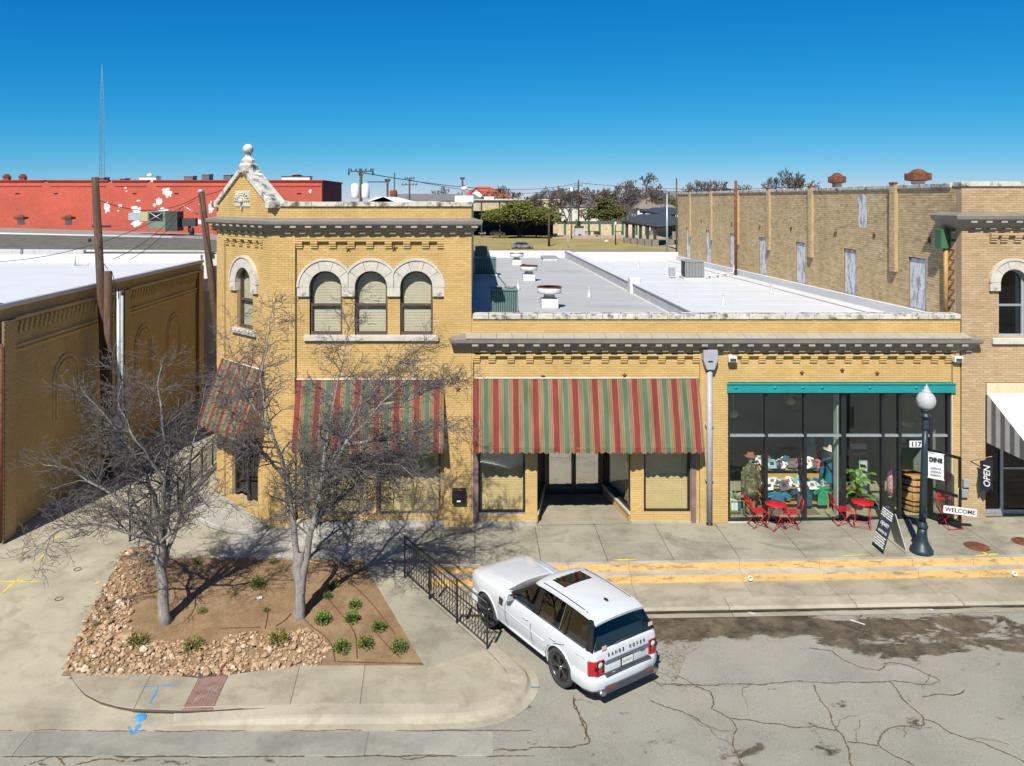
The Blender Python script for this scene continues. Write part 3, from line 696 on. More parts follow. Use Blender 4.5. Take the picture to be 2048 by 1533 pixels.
# cut corner
fc, fcr = fn_cham(0), fn_cham(-.07)
CW = CH*sqrt(2); CU = CW/2
brick_wall(cb, fc, 0, .50, 0, 8.48, [], M['brick'], M['mortar'])
brick_wall(cb, fc, CW-.50, CW, 0, 8.48, [], M['brick'], M['mortar'])
brick_wall(cb, fcr, .50, CW-.50, 0, 8.48, [arch_hole(CU, ZS-.02, ZP, WR), rect_hole(CU-.80, CU+.80, .3, 2.9)], M['brick'], M['mortar'])
GA = 10.5
brick_wall(cb, fc, 0, CW, 8.48, GA, [slope_hole(.12, 9.45, CU, GA+.02, u_lo=-9), slope_hole(CW-.12, 9.45, CU, GA+.02, u_hi=99)], M['brick'], M['mortar'], depth=.42)
arch_window(cb, fcr, CU, ZS, ZP, WR, .84, fz(594), 9, 9, M['brown_frame'], M['glass_up'], M['blind'])
b = MB(); b.prism([(CU-.72, ZS-.18), (CU+.72, ZS-.18), (CU+.72, ZS-.02), (CU-.72, ZS-.02)], fcr, .10, -.2); b.build('sill', M['stone'], cb, bevel=.012)
corbel_row(fcr, .5, CW-.5, 8.40, 5, cb, M['brick'])
# gable coping and finial
gab = None
for s in (-1, 1):
    e = CU+s*(CU+.02); pts = [(e, 9.40), (e, 9.58), (CU, GA+.20), (CU, GA+.0)]
    L = 5
    for k in range(L):
        t0, t1 = k/L+.004, (k+1)/L-.004
        q = [(pts[0][0]+(pts[3][0]-pts[0][0])*t0, pts[0][1]+(pts[3][1]-pts[0][1])*t0), (pts[0][0]+(pts[3][0]-pts[0][0])*t1, pts[0][1]+(pts[3][1]-pts[0][1])*t1),
             (pts[1][0]+(pts[2][0]-pts[1][0])*t1, pts[1][1]+(pts[2][1]-pts[1][1])*t1), (pts[1][0]+(pts[2][0]-pts[1][0])*t0, pts[1][1]+(pts[2][1]-pts[1][1])*t0)]
        b = MB(); b.prism(q, fc, .08, -.46); b.build('coping_stone', M['stone_w'], cb, bevel=.012)
    b = MB(); b.prism([(e-.17, 9.38), (e+.17, 9.38), (e+.17, 9.60), (e-.17, 9.60)], fc, .13, -.5); b.build('kneeler', M['stone_w'], cb, bevel=.015)
pc = fc(CU, 10.48, -.18); RZ = Matrix.Rotation(radians(-45), 4, 'Z')
b = MB(); b.lathe([(.33, 0), (.33, .05), (.30, .06), (.30, .22), (.25, .28), (.23, .30), (.23, .38), (.17, .44), (.10, .50), (.085, .54), (.10, .57)], pc, 8, sm=False); fin = b.build('finial', M['stone_w'], cb)
b = MB(); b.lathe([(.08, .55)]+[(.165*sin(radians(a)), .72-.165*cos(radians(a))) for a in range(25, 181, 12)], pc, 18); b.build('ball', M['stone_w'], fin)
# carved plaque
b = MB(); pz = 9.66; b.prism([(CU-.45, pz-.24), (CU+.45, pz-.24), (CU+.45, pz+.24), (CU-.45, pz+.24)], fc, .03, -.05); pq = b.build('plaque', M['stone'], cb, bevel=.01)
b = MB()
for k in range(9):
    a = pi*k/8; c0 = (CU, pz-.05)
    for t in (.11, .19, .26):
        u, v = c0[0]+t*cos(a)*1.6, c0[1]+t*.9*sin(a)
        b.lathe([(0, -.035), (.035, -.02), (.045, 0), (.035, .02), (0, .035)], fc(u, v, .045), 6)
b.lathe([(0, -.09), (.07, -.05), (.085, 0), (.07, .05), (0, .09)], fc(CU, pz-.06, .06), 8)
b.prism([(CU-.05, pz-.25), (CU+.05, pz-.25), (CU, pz-.36)], fc, .07, 0)
b.build('carving', M['stone'], pq, kind='stuff')
# parapet coping, cornice
coping(cb, fn_front(0), XA+.25, XB+.02, 9.43, 9.575, 1.02, .06, .38, M['stone_w'])
coping(cb, lambda u, v, w: Vector((XB+w, u, v)), .40, 33, 9.43, 9.57, 1.3, .05, .3, M['stone_w'])
cpath = [(-5.985-CH, CH+.5, 0), (-5.985-CH, CH, 0), (-5.985, 0, 0), (XB, 0, 0), (XB, .35, 0)]
cornice(cb, cpath, 8.66, 9.10, .33, .44, None, [(ff, [XA+.25+.44*k for k in range(14)]), (fc, [.2+.44*k for k in range(8)])])
# entrance door under the small awning
b = MB()
for u0, u1, z0, z1 in ((CU-.80, CU-.72, .3, 2.9), (CU+.72, CU+.80, .3, 2.9), (CU-.72, CU+.72, 2.82, 2.9), (CU-.72, CU+.72, 2.35, 2.43), (CU-.045, CU+.045, .3, 2.35)):
    b.prism([(u0, z0), (u1, z0), (u1, z1), (u0, z1)], fcr, -.10, -.2)
for u in (CU-.72, CU-.09, CU+.045, CU+.67):
    b.prism([(u, .31), (u+.05, .31), (u+.05, 2.34), (u, 2.34)], fcr, -.12, -.18)
dr = b.build('door', M['bronze_frame'], cb)
for u0, u1, z0, z1 in ((CU-.67, CU-.09, .45, 2.34), (CU+.09, CU+.67, .45, 2.34), (CU-.72, CU+.72, 2.43, 2.82)):
    b = MB(); b.prism([(u0, z0), (u1, z0), (u1, z1), (u0, z1)], fcr, -.145, -.151); b.build('pane', M['glass_dark'], dr)
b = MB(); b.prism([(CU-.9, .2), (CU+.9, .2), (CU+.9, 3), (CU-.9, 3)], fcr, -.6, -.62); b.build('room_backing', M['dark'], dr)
# entrance platform with rounded step
b = MB(); pts = [(-6.1, -.05), (-6.3, -.5), (-6.9, -.55), (-7.9, .0), (-8.55, .75), (-8.9, 1.7), (-8.75, 2.35), (-8.3, 2.4)]
b.prism(chaikin(pts, 2), lambda u, v, w: Vector((u, v, w)), .0, .14); b.build('doorstep', M['conc_w'], cb, bevel=.02)
# hidden sides, roof
plank_box(cb, 'flank_wall', M['brick_left'], -5.985-CH, -5.985-CH+.3, CH+.35, 33, 0, 9.43)
brick_wall(cb, fn_right(XB), .28, 33, 5.0, 9.43, [], M['brick_old'], M['mortar_old'], name='flank_wall', bricks=False)
plank_box(cb, 'back_wall', M['brick_left'], -8.385, XB, 33, 33.3, 0, 9.43)
b = MB(); b.add([(-8.1, 2.4, 9.05), (-5.9, .3, 9.05), (XB-.3, .3, 9.05), (XB-.3, 33, 9.05), (-8.1, 33, 9.05)], [(0, 1, 2, 3, 4)]); b.build('roof', M['grey_roof'], cb)
b = MB(); b.box(-.75, -.05, 6.0, 6.6, 9.05, 9.78); b.build('roof_hatch', M['white'], cb, bevel=.02)
b = MB(); b.lathe([(.07, 9.7), (.07, 10.0), (.12, 10.02), (.12, 10.1), (0, 10.14)], (-.4, 6.3, 0), 10); b.build('vent_pipe', M['white'], cb)
for px, w in ((785, 1.3), (765, .8)):
    p = at(px, 395, 44); b = MB(); b.prism([(-w, 0), (w, 0), (w*.2, .28), (-w*.3, .30)], lambda u, v, s, p=p: Vector((p.x+u, p.y+s, 9.5+v)), -.8, .8); b.build('skylight', M['white'], cb)

# ---------------------------------------------------------------- one-storey shop row
sb = thing('shop_row_building', 'low yellow brick shop row with a long grey cornice and white flat roof', 'building', loc=(7, 2, 0), world=True)
SX0, SX1 = XB+.006, 14.27
B1 = (fx(946), fx(1400)); B2 = (fx(1456), fx(1906))
ZT = 6.12
f0, f1 = fn_front(-.0), fn_front(.09)
brick_wall(sb, f0, SX0, B1[0], 0, 5.13, [], M['brick'], M['mortar'])
brick_wall(sb, f0, B1[1], B2[0], gz(6.8)-.05, 5.13, [], M['brick'], M['mortar'])
brick_wall(sb, f0, B2[1], SX1, gz(14)-.05, 5.13, [], M['brick'], M['mortar'])
brick_wall(sb, f0, SX0, SX1, 5.13, ZT, [], M['brick'], M['mortar'])
EN = (fx(1075), fx(1262)); W1 = (fx(957), fx(1051)); W2 = (fx(1289), fx(1383))
brick_wall(sb, f1, B1[0], B1[1], 0, 5.11, [rect_hole(*W1, fz(1030), 2.85), rect_hole(*W2, fz(1028), 2.85), rect_hole(*EN, -.1, 2.9)], M['brick'], M['mortar'])
brick_wall(sb, f1, B2[0], B2[1], fz(766), 5.11, [], M['brick'], M['mortar'])
corbel_row(f1, B1[0], B1[1], 5.03, 12, sb, M['brick'])
corbel_row(f1, B2[0], B2[1], 5.03, 13, sb, M['brick'])
shop_window(sb, f1, W1[0], W1[1], fz(1030), 2.85, M['bronze_frame'], M['glass_up'], M['blind2'], zblind=2.7, sill=M['galv'])
shop_window(sb, f1, W2[0], W2[1], fz(1028), 2.85, M['bronze_frame'], M['glass_up'], M['blind2'], zblind=2.7, sill=M['galv'])
plank_box(sb, 'window_post', M['mauve_frame'], B1[0]+.0, W1[0]-.005, .02, .09, .1, 2.85)
plank_box(sb, 'window_post', M['mauve_frame'], W2[1]+.005, W2[1]+.14, .02, .09, .1, 2.85)
plank_box(sb, 'plinth', M['conc_w'], B1[0]+.01, EN[0]-.02, .035, .088, .0, .15); plank_box(sb, 'plinth', M['conc_w'], EN[1]+.02, B1[1]-.01, .035, .088, 0, .15)
for px, py in ((1086, 754), (1250, 752)): star(f1, fx(px), fz(py), sb, .07)
for px, py in ((1606, 747), (1687, 742), (1757, 748)): star(f1, fx(px), fz(py), sb, .07)
# recessed entry: splayed side windows, double door at the back
DY = 2.4; DX = (2.26, 4.16)
b = MB(); b.add([(EN[0], .055, gz(EN[0])+.006), (EN[1], .055, gz(EN[1])+.006), (DX[1]+.25, DY+.1, .075), (DX[0]-.25, DY+.1, .05)], [(0, 1, 2, 3)]); b.build('entry_floor', M['conc'], sb)
b = MB(); b.box(EN[0]-.2, EN[1]+.2, .37, DY+.3, 2.9, 3.0); b.build('entry_ceiling', M['offwhite'], sb)
def splay(s, a, c):                                       # from the pier to the door frame
    A, C = Vector((a, .12)), Vector((c, DY)); L = (C-A).length; t = (C-A)/L
    nrm = Vector((t.y, -t.x))*s
    fn = lambda u, v, w: Vector((A.x+t.x*u+nrm.x*w, A.y+t.y*u+nrm.y*w, v))
    brick_wall(sb, fn, 0, L, 0, .32, [], M['brick'], M['mortar'], depth=.12)
    b = MB()
    for x0, x1, z0, z1 in ((.02, .10, .40, 2.9), (L-.1, L, .40, 2.9), (.1, L-.1, .40, .48), (.1, L-.1, 2.8, 2.9)):
        b.prism([(x0, z0), (x1, z0), (x1, z1), (x0, z1)], fn, -.02, -.1)
    o = b.build('side_window', M['bronze_frame'], sb)
    b = MB(); b.prism([(.1, .48), (L-.1, .48), (L-.1, 2.8), (.1, 2.8)], fn, -.05, -.056); b.build('pane', M['glass_up'], o)
    b = MB(); b.prism([(.0, .325), (L, .325), (L, .395), (.0, .395)], fn, .03, -.12); b.build('sill', M['stone'], o)
    b = MB(); b.prism([(.0, .4), (L, .4), (L, 2.9), (.0, 2.9)], fn, -.22, -.23); b.build('screen', M['blind'], o)
splay(1, EN[0]+.02, DX[0]); splay(-1, EN[1]-.02, DX[1])
b = MB(); fd = fn_front(DY)
for x0, x1, z0, z1 in ((DX[0], DX[0]+.08, 0, 2.9), (DX[1]-.08, DX[1], 0, 2.9), (DX[0]+.08, DX[1]-.08, 2.12, 2.2), (DX[0]+.08, DX[1]-.08, 2.82, 2.9)):
    b.prism([(x0, z0), (x1, z0), (x1, z1), (x0, z1)], fd, .0, -.12)
df = b.build('door_frame', M['bronze_frame'], sb)
mid = (DX[0]+DX[1])/2
for s, (a, c) in enumerate(((DX[0]+.085, mid-.005), (mid+.005, DX[1]-.085))):
    b = MB()
    for x0, x1, z0, z1 in ((a, a+.07, .03, 2.1), (c-.07, c, .03, 2.1), (a+.07, c-.07, .03, .26), (a+.07, c-.07, 2.0, 2.1)):
        b.prism([(x0, z0), (x1, z0), (x1, z1), (x0, z1)], fd, -.03, -.08)
    d = b.build('door', M['bronze_frame'], sb)
    b = MB(); b.prism([(a+.07, .26), (c-.07, .26), (c-.07, 2.0), (a+.07, 2.0)], fd, -.05, -.056); b.build('pane', M['glass_refl'], d)
    hx = c-.05 if s == 0 else a+.05
    b = MB(); b.tube([(hx, DY-.0, .95), (hx, DY-.05, .97), (hx, DY-.05, 1.25), (hx, DY, 1.27)], .012, 6); b.build('handle', M['galv'], d)
b = MB(); b.prism([(DX[0]+.08, 2.2), (DX[1]-.08, 2.2), (DX[1]-.08, 2.82), (DX[0]+.08, 2.82)], fd, -.05, -.056); b.build('pane', M['glass_up'], df)
b = MB(); b.prism([(DX[0]-.2, 0), (DX[1]+.2, 0), (DX[1]+.2, 3), (DX[0]-.2, 3)], fd, -.35, -.36); b.build('curtain', M['curtain'], df)
# long cornice with slab joints on its top
cor = cornice(sb, [(SX0-.30, .2, 0), (SX0-.30, .001, 0), (SX1+.15, .001, 0), (SX1+.15, .2, 0)], 5.20, 5.68, .35, .44, None, [(f0, [SX0+.1+.445*k for k in range(33)])])
for k in range(33):
    a, c = SX0-.18+.452*k+.004, SX0-.18+.452*(k+1)-.004; b = MB()
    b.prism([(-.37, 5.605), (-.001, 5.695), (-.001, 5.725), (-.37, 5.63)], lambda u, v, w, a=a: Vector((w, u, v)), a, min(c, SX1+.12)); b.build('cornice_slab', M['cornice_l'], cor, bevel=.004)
coping(sb, f0, SX0+.02, SX1, ZT, 6.27, .485, .05, .40, M['stone_w'])
b = MB()
for k in range(31): b.lathe([(.018, 0), (.018, .02), (0, .03)], (SX0+.1+.485*k-.08, .02, 6.272), 6)
b.build('bolt_heads', M['rust'], sb)
# conductor head and downpipe
cx = fx(1417); b = MB()
hd = [(-.21, 0), (.21, 0), (.21, -.30), (.11, -.58), (-.11, -.58), (-.21, -.30)]
b.prism([(cx+u, fz(698)+v) for u, v in hd], f0, .24, .0); dh = b.build('rainwater_head', M['grey_pipe'], sb, bevel=.012)
b = MB(); b.prism([(cx-.08, fz(722)), (cx+.06, fz(722)), (cx+.06, fz(719)), (cx-.08, fz(719))], f0, .245, .2); b.build('overflow_slot', M['dark'], dh)
b = MB(); b.tube([(cx, -.1, fz(735)), (cx, -.1, .16)], .085, 14); dp = b.build('downpipe', M['grey_pipe'], sb)
b = MB(); b.tube([(cx, -.1, .165), (cx, -.1, .10)], .095, 14); b.build('pipe_boot', M['black_metal'], dp)
for z in (1.4, 3.0): b = MB(); b.box(cx-.11, cx+.11, -.115, .0, z, z+.04); b.build('pipe_strap', M['grey_pipe'], dp)
# security lights
for px in (1463, 1912):
    x = fx(px); b = MB(); b.prism([(x-.12, fz(723)), (x+.12, fz(723)), (x+.12, fz(712)), (x-.12, fz(712))], f0, .16, .0); lo = b.build('wall_light', M['white'], sb, bevel=.01)
    b = MB(); b.prism([(x-.09, fz(723)+.02), (x+.09, fz(723)+.02), (x+.09, fz(712)-.05), (x-.09, fz(712)-.05)], f0, .166, .15); b.build('lens', M['glass_dark'], lo)
# roof decks, parapets, party wall: the deck falls to the back
YB1, YB2 = 35.0, 32.0; PX = 6.62
def rzf(y): return 5.83-.0135*y
for x0, x1, yb, mt in ((XB+.3, PX, YB1, 'grey_roof'), (PX+.3, 14.0, YB2, 'white_roof')):
    b = MB(); b.add([(x0-.35, .28, rzf(.3)), (x1+.35, .28, rzf(.3)), (x1+.35, yb, rzf(yb)), (x0-.35, yb, rzf(yb))], [(0, 1, 2, 3)]); b.build('roof_deck', M[mt], sb)
b = MB(); b.prism([(.41, rzf(0)-.3), (.41, 6.18), (YB1, rzf(YB1)+.48), (YB1, rzf(YB1)-.3)], lambda u, v, w: Vector((w, u, v)), PX+.02, PX+.32); pw_ = b.build('party_wall', M['dirty_white'], sb, bevel=.02)
b = MB(); b.prism([(.40, 6.185), (.40, 6.215), (YB1, rzf(YB1)+.515), (YB1, rzf(YB1)+.485)], lambda u, v, w: Vector((w, u, v)), PX-.01, PX+.35); b.build('coping', M['white_roof'], pw_)
for y in (10.2,): b = MB(); b.box(PX-.10, PX+.36, y-.28, y+.28, rzf(y)-.1, rzf(y)+.66); b.build('buttress', M['white_roof'], pw_, bevel=.05)
plank_box(sb, 'back_parapet', M['white_roof'], XB, PX+.3, YB1, YB1+.3, 3, rzf(YB1)+.5, .02); plank_box(sb, 'back_parapet', M['white_roof'], PX+.33, 14.28, YB2, YB2+.3, 3, rzf(YB2)+.55, .02)
plank_box(sb, 'rear_wall', M['brick_left'], XB, 14.28, YB2+.31, YB1-.01, -.5, 4.6)
b = MB(); b.prism([(.41, rzf(0)-.02), (YB2, rzf(YB2)-.02), (YB2, rzf(YB2)+.30), (.41, rzf(0)+.28)], lambda u, v, w: Vector((w, u, v)), 14.10, 14.292); b.build('flashing', M['white_roof'], sb)
b = MB(); b.prism([(.41, rzf(0)-.02), (YB2, rzf(YB2)-.02), (YB2, rzf(YB2)+.02), (.41, rzf(0)+.02)], lambda u, v, w: Vector((w-(v-rzf(u))*6, u, v)), 13.5, 14.1); b.build('cant_strip', M['white_roof'], sb)

for x0, x1, yb, mt in ((XB+.02, PX, YB1, 'grey_roof'), (PX+.34, 14.08, YB2, 'white_roof')):      # lapped seams of the membrane
    y = 2.2
    while y < yb-1:
        b = MB(); e = random.uniform(-.04, .04); b.add([(x0, y, rzf(y)+.007), (x1, y+e, rzf(y+e)+.007), (x1, y+e+.09, rzf(y+e+.09)+.003), (x0, y+.09, rzf(y+.09)+.003), (x0, y, rzf(y)), (x1, y+e, rzf(y+e))], [(0, 1, 2, 3), (4, 5, 1, 0)]); b.build('roof_seam', M[mt], sb, recalc=False); y += 1.85
for x, y in ((4.6, 8.5), (1.9, 11.5), (9.2, 6.0), (12.3, 9.5), (9.8, 24.0)):
    b = MB(); b.lathe([(.12, 0), (.05, .05), (.045, .38), (.055, .40)], (x, y, rzf(y)), 10); b.build('vent_pipe', M['dirty_white'], sb)
b = MB(); b.tube([(1.45, 2.6, rzf(2.6)+.05), (1.6, 8, rzf(8)+.05), (1.2, 18.6, rzf(18.6)+.05)], .025, 5); b.build('conduit', M['galv'], sb)
M['pond'] = pm('ponding_stain', (.40, .385, .345), .8, .15, 1.5)
for x, y, rx_, ry_ in ((4.9, 5.6, .9, .35), (3.9, 13.0, 1.2, .5), (1.8, 7.6, .7, .4), (5.2, 22, 1.0, .9)):
    b = MB(); n_ = 26; b.add([(x+rx_*(1+.4*mnoise.noise(Vector((cos(2*pi*i/n_)*2, sin(2*pi*i/n_)*2, x))))*cos(2*pi*i/n_), y+ry_*(1+.5*mnoise.noise(Vector((cos(2*pi*i/n_)*3, sin(2*pi*i/n_)*3, y))))*sin(2*pi*i/n_), 0) for i in range(n_)], [list(range(n_))])
    b.v = [(p[0], p[1], rzf(p[1])+.003) for p in b.v]; b.build('water_stain', M['pond'], sb, recalc=False)

# ---------------------------------------------------------------- beige building to the east
eb = thing('beige_building', 'taller beige brick building with a weathered side wall and one arched window in view', 'building', loc=(18, 3, 0), world=True)
EX = 14.30; EW = 26
HC = fx(2024); hr, hro = .40, .70
fe = fn_front(-.02)
brick_wall(eb, fe, EX, EW, 0, 10.02, [arch_hole(HC, fz(674), fz(565), hr), arch_hole(HC+1.9, fz(674), fz(565), hr), rect_hole(fx(1970), 22, -1, 4.25)], M['brick_beige'], M['mortar_beige'])
for c in (HC, HC+1.9): arch_window(eb, fe, c, fz(674), fz(565), hr, hro, fz(582), 9, .95 if c == HC else 9, M['grey_pipe'], M['glass_dark'], None, frame_l=M['galv'])
b = MB(); b.prism([(HC-.62, fz(688)), (HC+2.5, fz(688)), (HC+2.5, fz(676)), (HC-.62, fz(676))], fe, .09, -.2); b.build('sill', M['stone'], eb, bevel=.012)
corbel_row(fe, fx(1978), 22, 8.58, 17, eb, M['brick_beige'])
cornice(eb, [(EX-.0, 1.0, 0), (EX-.0, -.02, 0), (EW, -.02, 0)], 8.80, 9.26, .34, .44, None, [(fe, [EX+.2+.44*k for k in range(20)])])
coping(eb, fe, EX-.03, EW, 10.02, 10.17, .9, .05, .4, M['stone_w'])
fl = fn_left(EX)
wy = [2.3+4.55*k for k in range(7)]
brick_wall(eb, fl, .28, 32.3, 5.2, 10.0, [rect_hole(y-.5, y+.5, 5.0, 7.73) for y in wy], M['brick_old'], M['mortar_old'], mod=(.225, .078))
coping(eb, fl, .45, 32.4, 10.0, 10.13, .75, .05, .35, M['stone_w'])
b = MB(); b.box(EX+.02, EX+.3, .28, 32.3, 0, 5.2); b.build('side_base', M['brick_left'], eb)
plank_box(eb, 'rear_wall', M['brick_old'], EX+.3, EW, 32.0, 32.3, 0, 10); b = MB(); b.add([(EX, .3, 9.7), (EW, .3, 9.7), (EW, 32, 9.7), (EX, 32, 9.7)], [(0, 1, 2, 3)]); b.build('roof', M['grey_roof'], eb)
M['infill'] = pm('peeling_white_infill', (.72, .73, .74), .8, .1, 2, 20, .1, .4, 30, col2=(.32, .33, .34), c2=(.50, .60), stretch=(2, 2, .8))
for y in wy:
    b = MB(); b.box(EX+.05, EX+.2, y-.495, y+.495, 5.2, 7.72); b.build('blocked_window', M['infill'], eb)
M['flue'] = pm('flue_brick_side', (.40, .30, .155), .9, .15, 3)
for y in (3.6, 10.2, 15.0, 19.5, 24.3, 29.0):
    brick_wall(eb, fn_left(EX-.13), y-.16, y+.16, 7.2, 10.15, [], M['brick_old'], M['flue'], depth=.125, name='flue')
    b = MB(); b.box(EX-.15, EX-.01, y-.18, y+.18, 10.151, 10.23); b.build('flue_cap', M['rust'], eb, bevel=.02)
for y in (1.6, 5.0, 8.0, 12.4, 16.3, 20.6, 26.5): star(fl, y, 8.35+random.uniform(-.1, .1), eb, .11)
b = MB(); b.prism([(5.6, 8.6), (6.15, 8.6), (6.25, 9.7), (5.9, 9.85), (5.55, 9.7)], fl, .006, 0); b.build('paint_patch', M['infill'], eb)
b = MB(); b.tube([(EX-.08, .62, 5.9), (EX-.08, .62, 8.3)], .07, 8); b.build('corner_pipe', M['wood'], eb)
b = MB(); b.box(EX-.28, EX-.02, .5, .85, 8.15, 8.75); b.build('rain_hopper', pm('green_copper', (.05, .14, .07), .7), eb, bevel=.02)
for k in range(8): b = MB(); b.box(EX-.10, EX-.005, .30, .36, 6.6+.3*k, 6.66+.3*k); b.build('step_iron', M['rust'], eb)
p = at(1469, 550, 42); b = MB(); b.tube([(EX-.35, p.y, 5.4), (EX-.35, p.y, 10.65)], .075, 8); b.build('rust_standpipe', M['rust'], eb)
# ground floor of the beige building: light frame, dark glass, pale awning
plank_box(eb, 'fascia', pm('cream_fascia', (.66, .55, .36), .7), fx(1970)+.02, 22, -.06, .2, fz(790), fz(766))
fg = fn_front(.25); us = [fx(1970), fx(2012), fx(2075), fx(2140), 22]
b = MB()
for k, u in enumerate(us[:-1]):
    b.prism([(u, .35), (u+.09, .35), (u+.09, 3.9), (u, 3.9)], fg, .0, -.1)
b.prism([(us[0], .30), (us[-1], .30), (us[-1], .42), (us[0], .42)], fg, .01, -.1); b.prism([(us[0]+.7, 1.62), (us[-1], 1.62), (us[-1], 1.68), (us[0]+.7, 1.68)], fg, -.005, -.09)
sf = b.build('shopfront_frame', M['galv'], eb)
for a, c in zip(us[:-1], us[1:]):
    b = MB(); b.prism([(a+.09, .42), (c, .42), (c, 3.9), (a+.09, 3.9)], fg, -.05, -.056); b.build('pane', M['glass_dark'], sf)
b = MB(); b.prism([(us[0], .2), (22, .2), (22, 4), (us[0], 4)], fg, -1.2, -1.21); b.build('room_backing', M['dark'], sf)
b = MB(); b.box(us[0], 22, .25, 1.5, .20, .30); b.build('shop_floor', M['conc2'], sf)

# ================================================================ AWNINGS
def stripemat(name, period, stops, off=0, rough=.85):
    m, n, l, b = newmat(name); tc = n.new('ShaderNodeTexCoord'); sx = n.new('ShaderNodeSeparateXYZ'); l.new(tc.outputs['Object'], sx.inputs[0])
    a = n.new('ShaderNodeMath'); a.operation = 'MULTIPLY_ADD'; a.inputs[1].default_value = 1/period; a.inputs[2].default_value = off; l.new(sx.outputs[0], a.inputs[0])
    f = n.new('ShaderNodeMath'); f.operation = 'FRACT'; l.new(a.outputs[0], f.inputs[0])
    c = ramp(n, l, f.outputs[0], [(p_, alb(q_)) for p_, q_ in stops], 'CONSTANT')
    p = position(n); c = mixc(n, l, 1, c, ramp(n, l, noise(n, l, scaled(n, l, p, (4, 1, .6)), 1.5, 6), [(.3, BW(.70)), (.7, BW(1.18))]), 'MULTIPLY')
    l.new(c, b.inputs['Base Color']); b.inputs['Roughness'].default_value = rough; b.inputs['Specular IOR Level'].default_value = .2
    bump(n, l, b, noise(n, l, p, 200, 2), .15, .004); return m
RED, TAN, TAN2, GRN, BRN = (.215, .042, .035), (.25, .15, .068), (.29, .19, .095), (.08, .15, .098), (.15, .092, .046)
ST = [(0, RED), (.29, (.30, .225, .155)), (.32, TAN), (.37, BRN), (.39, TAN2), (.44, BRN), (.46, TAN), (.51, (.30, .225, .155)), (.53, GRN), (.78, (.30, .225, .155)), (.80, TAN), (.85, BRN), (.87, TAN2), (.92, BRN), (.94, TAN), (.98, (.30, .225, .155))]
M['stripe'] = stripemat('red_green_tan_awning_stripe', .582, ST, .02)
M['stripe_w'] = stripemat('pale_awning_stripe', .30, [(0, (.62, .60, .55)), (.5, (.16, .165, .17))], 0)
M['canvas_w'] = pm('pale_canvas', (.68, .66, .60), .85, .06, 1.5)
def awning(label, loc, rz, W, ztop, zf, proj, drop, mat, sidemat=None, group='striped awnings', scal=.2, sag=.022, lab=None):
    t = thing('awning', label, 'awning', group, loc, rz)
    seed = random.uniform(0, 90)
    def cv(i, j):
        u = W*i/80; v = j/12; s = sin(pi*v)*.03+.022*abs(sin(3*pi*u/W))*sin(pi*min(1, v*1.1)/1.0)+sag*mnoise.noise(Vector((u*3+seed, v*1.1, 0)))*7*v*(1-v)
        return (u+ .004*sin(u*9), -.03-(proj-.03)*v-s*.5, ztop+(zf-ztop)*v-s*.6+.012*sin(u*21+seed)*v*(1-v))
    b = MB(); b.grid(cv, 80, 12); c = b.build('canopy', mat, t, recalc=False)
    N = int(W/scal)*8
    def va(i, j):
        u = W*i/N; p = (u/scal) % 1; dpt = drop+.055*sin(pi*p)
        return (u, -proj-.006-.02*j/3*sin(u*13+seed)-.012*(j/3), zf-.002-dpt*j/3)
    b = MB(); b.grid(va, N, 3); b.build('valance', mat, t, recalc=False)
    for u, nm in ((0, 1), (W, 1)):
        b = MB(); pts = [(-.03, ztop-.02), (-proj, zf-.01), (-proj, zf-drop), (-.03, zf-drop-.02)]
        b.add([(u+(.003 if u else -.003), y, z) for y, z in pts], [(0, 1, 2, 3)]); b.build('side_panel', sidemat or mat, t, recalc=False)
    b = MB(); b.tube([(0, -.04, ztop+.005), (W, -.04, ztop+.005)], .018, 6); b.tube([(.02, -proj+.01, zf-.03), (W-.02, -proj+.01, zf-.03)], .014, 6)
    for k in range(4): u = .05+(W-.1)*k/3; b.tube([(u, -.03, zf-.03), (u, -proj+.01, zf-.03)], .012, 6); b.tube([(u, -.03, ztop-.08), (u, -proj+.02, zf-.04)], .012, 6)
    b.build('frame', M['white'], t); return t
awning('long striped awning over the recessed shop entry', (fx(947), .085, 0), 0, fx(1399)-fx(947), 4.37, 2.50, .63, .10, M['stripe'])
awning('striped awning behind the bare trees, under the three arched windows', (fx(592), .095, 0), 0, fx(888)-fx(592), 4.33, 2.50, .66, .10, M['stripe'])
awning('small striped awning over the cut-corner door', (-5.985-CH+.40*S2, CH-.40*S2, 0), radians(-45), CW-.8, 4.55, 2.72, .80, .12, M['stripe'])
t = thing('awning', 'pale canvas awning with grey striped side over the shopfront by the picture edge', 'awning', None, (fx(1972), -.02, 0))
b = MB(); b.grid(lambda i, j: (7*i/20, -.02-1.78*j/8, 3.96-1.05*j/8-.03*sin(pi*j/8)), 20, 8); b.build('canopy', M['canvas_w'], t)
b = MB(); pts = [(-.02, 3.95), (-1.8, 2.90), (-1.8, 2.50), (-.02, 2.50)]
nst = 9; sgn = []
for k in range(nst):
    y0, y1 = -.02-1.78*k/nst, -.02-1.78*(k+1)/nst; zt0, zt1 = 3.95-1.05*k/nst, 3.95-1.05*(k+1)/nst
    b.add([(0, y0, 2.5), (0, y1, 2.5), (0, y1, zt1), (0, y0, zt0)], [(0, 1, 2, 3)], k % 2)
b.build('side_panel', [pm('awn_lt', (.55, .545, .52), .85), pm('awn_dk', (.16, .165, .17), .85)], t, recalc=False)
b = MB(); b.grid(lambda i, j: (7*i/20, -1.805, 2.90-.4*j/3), 20, 3); b.build('valance', M['canvas_w'], t)

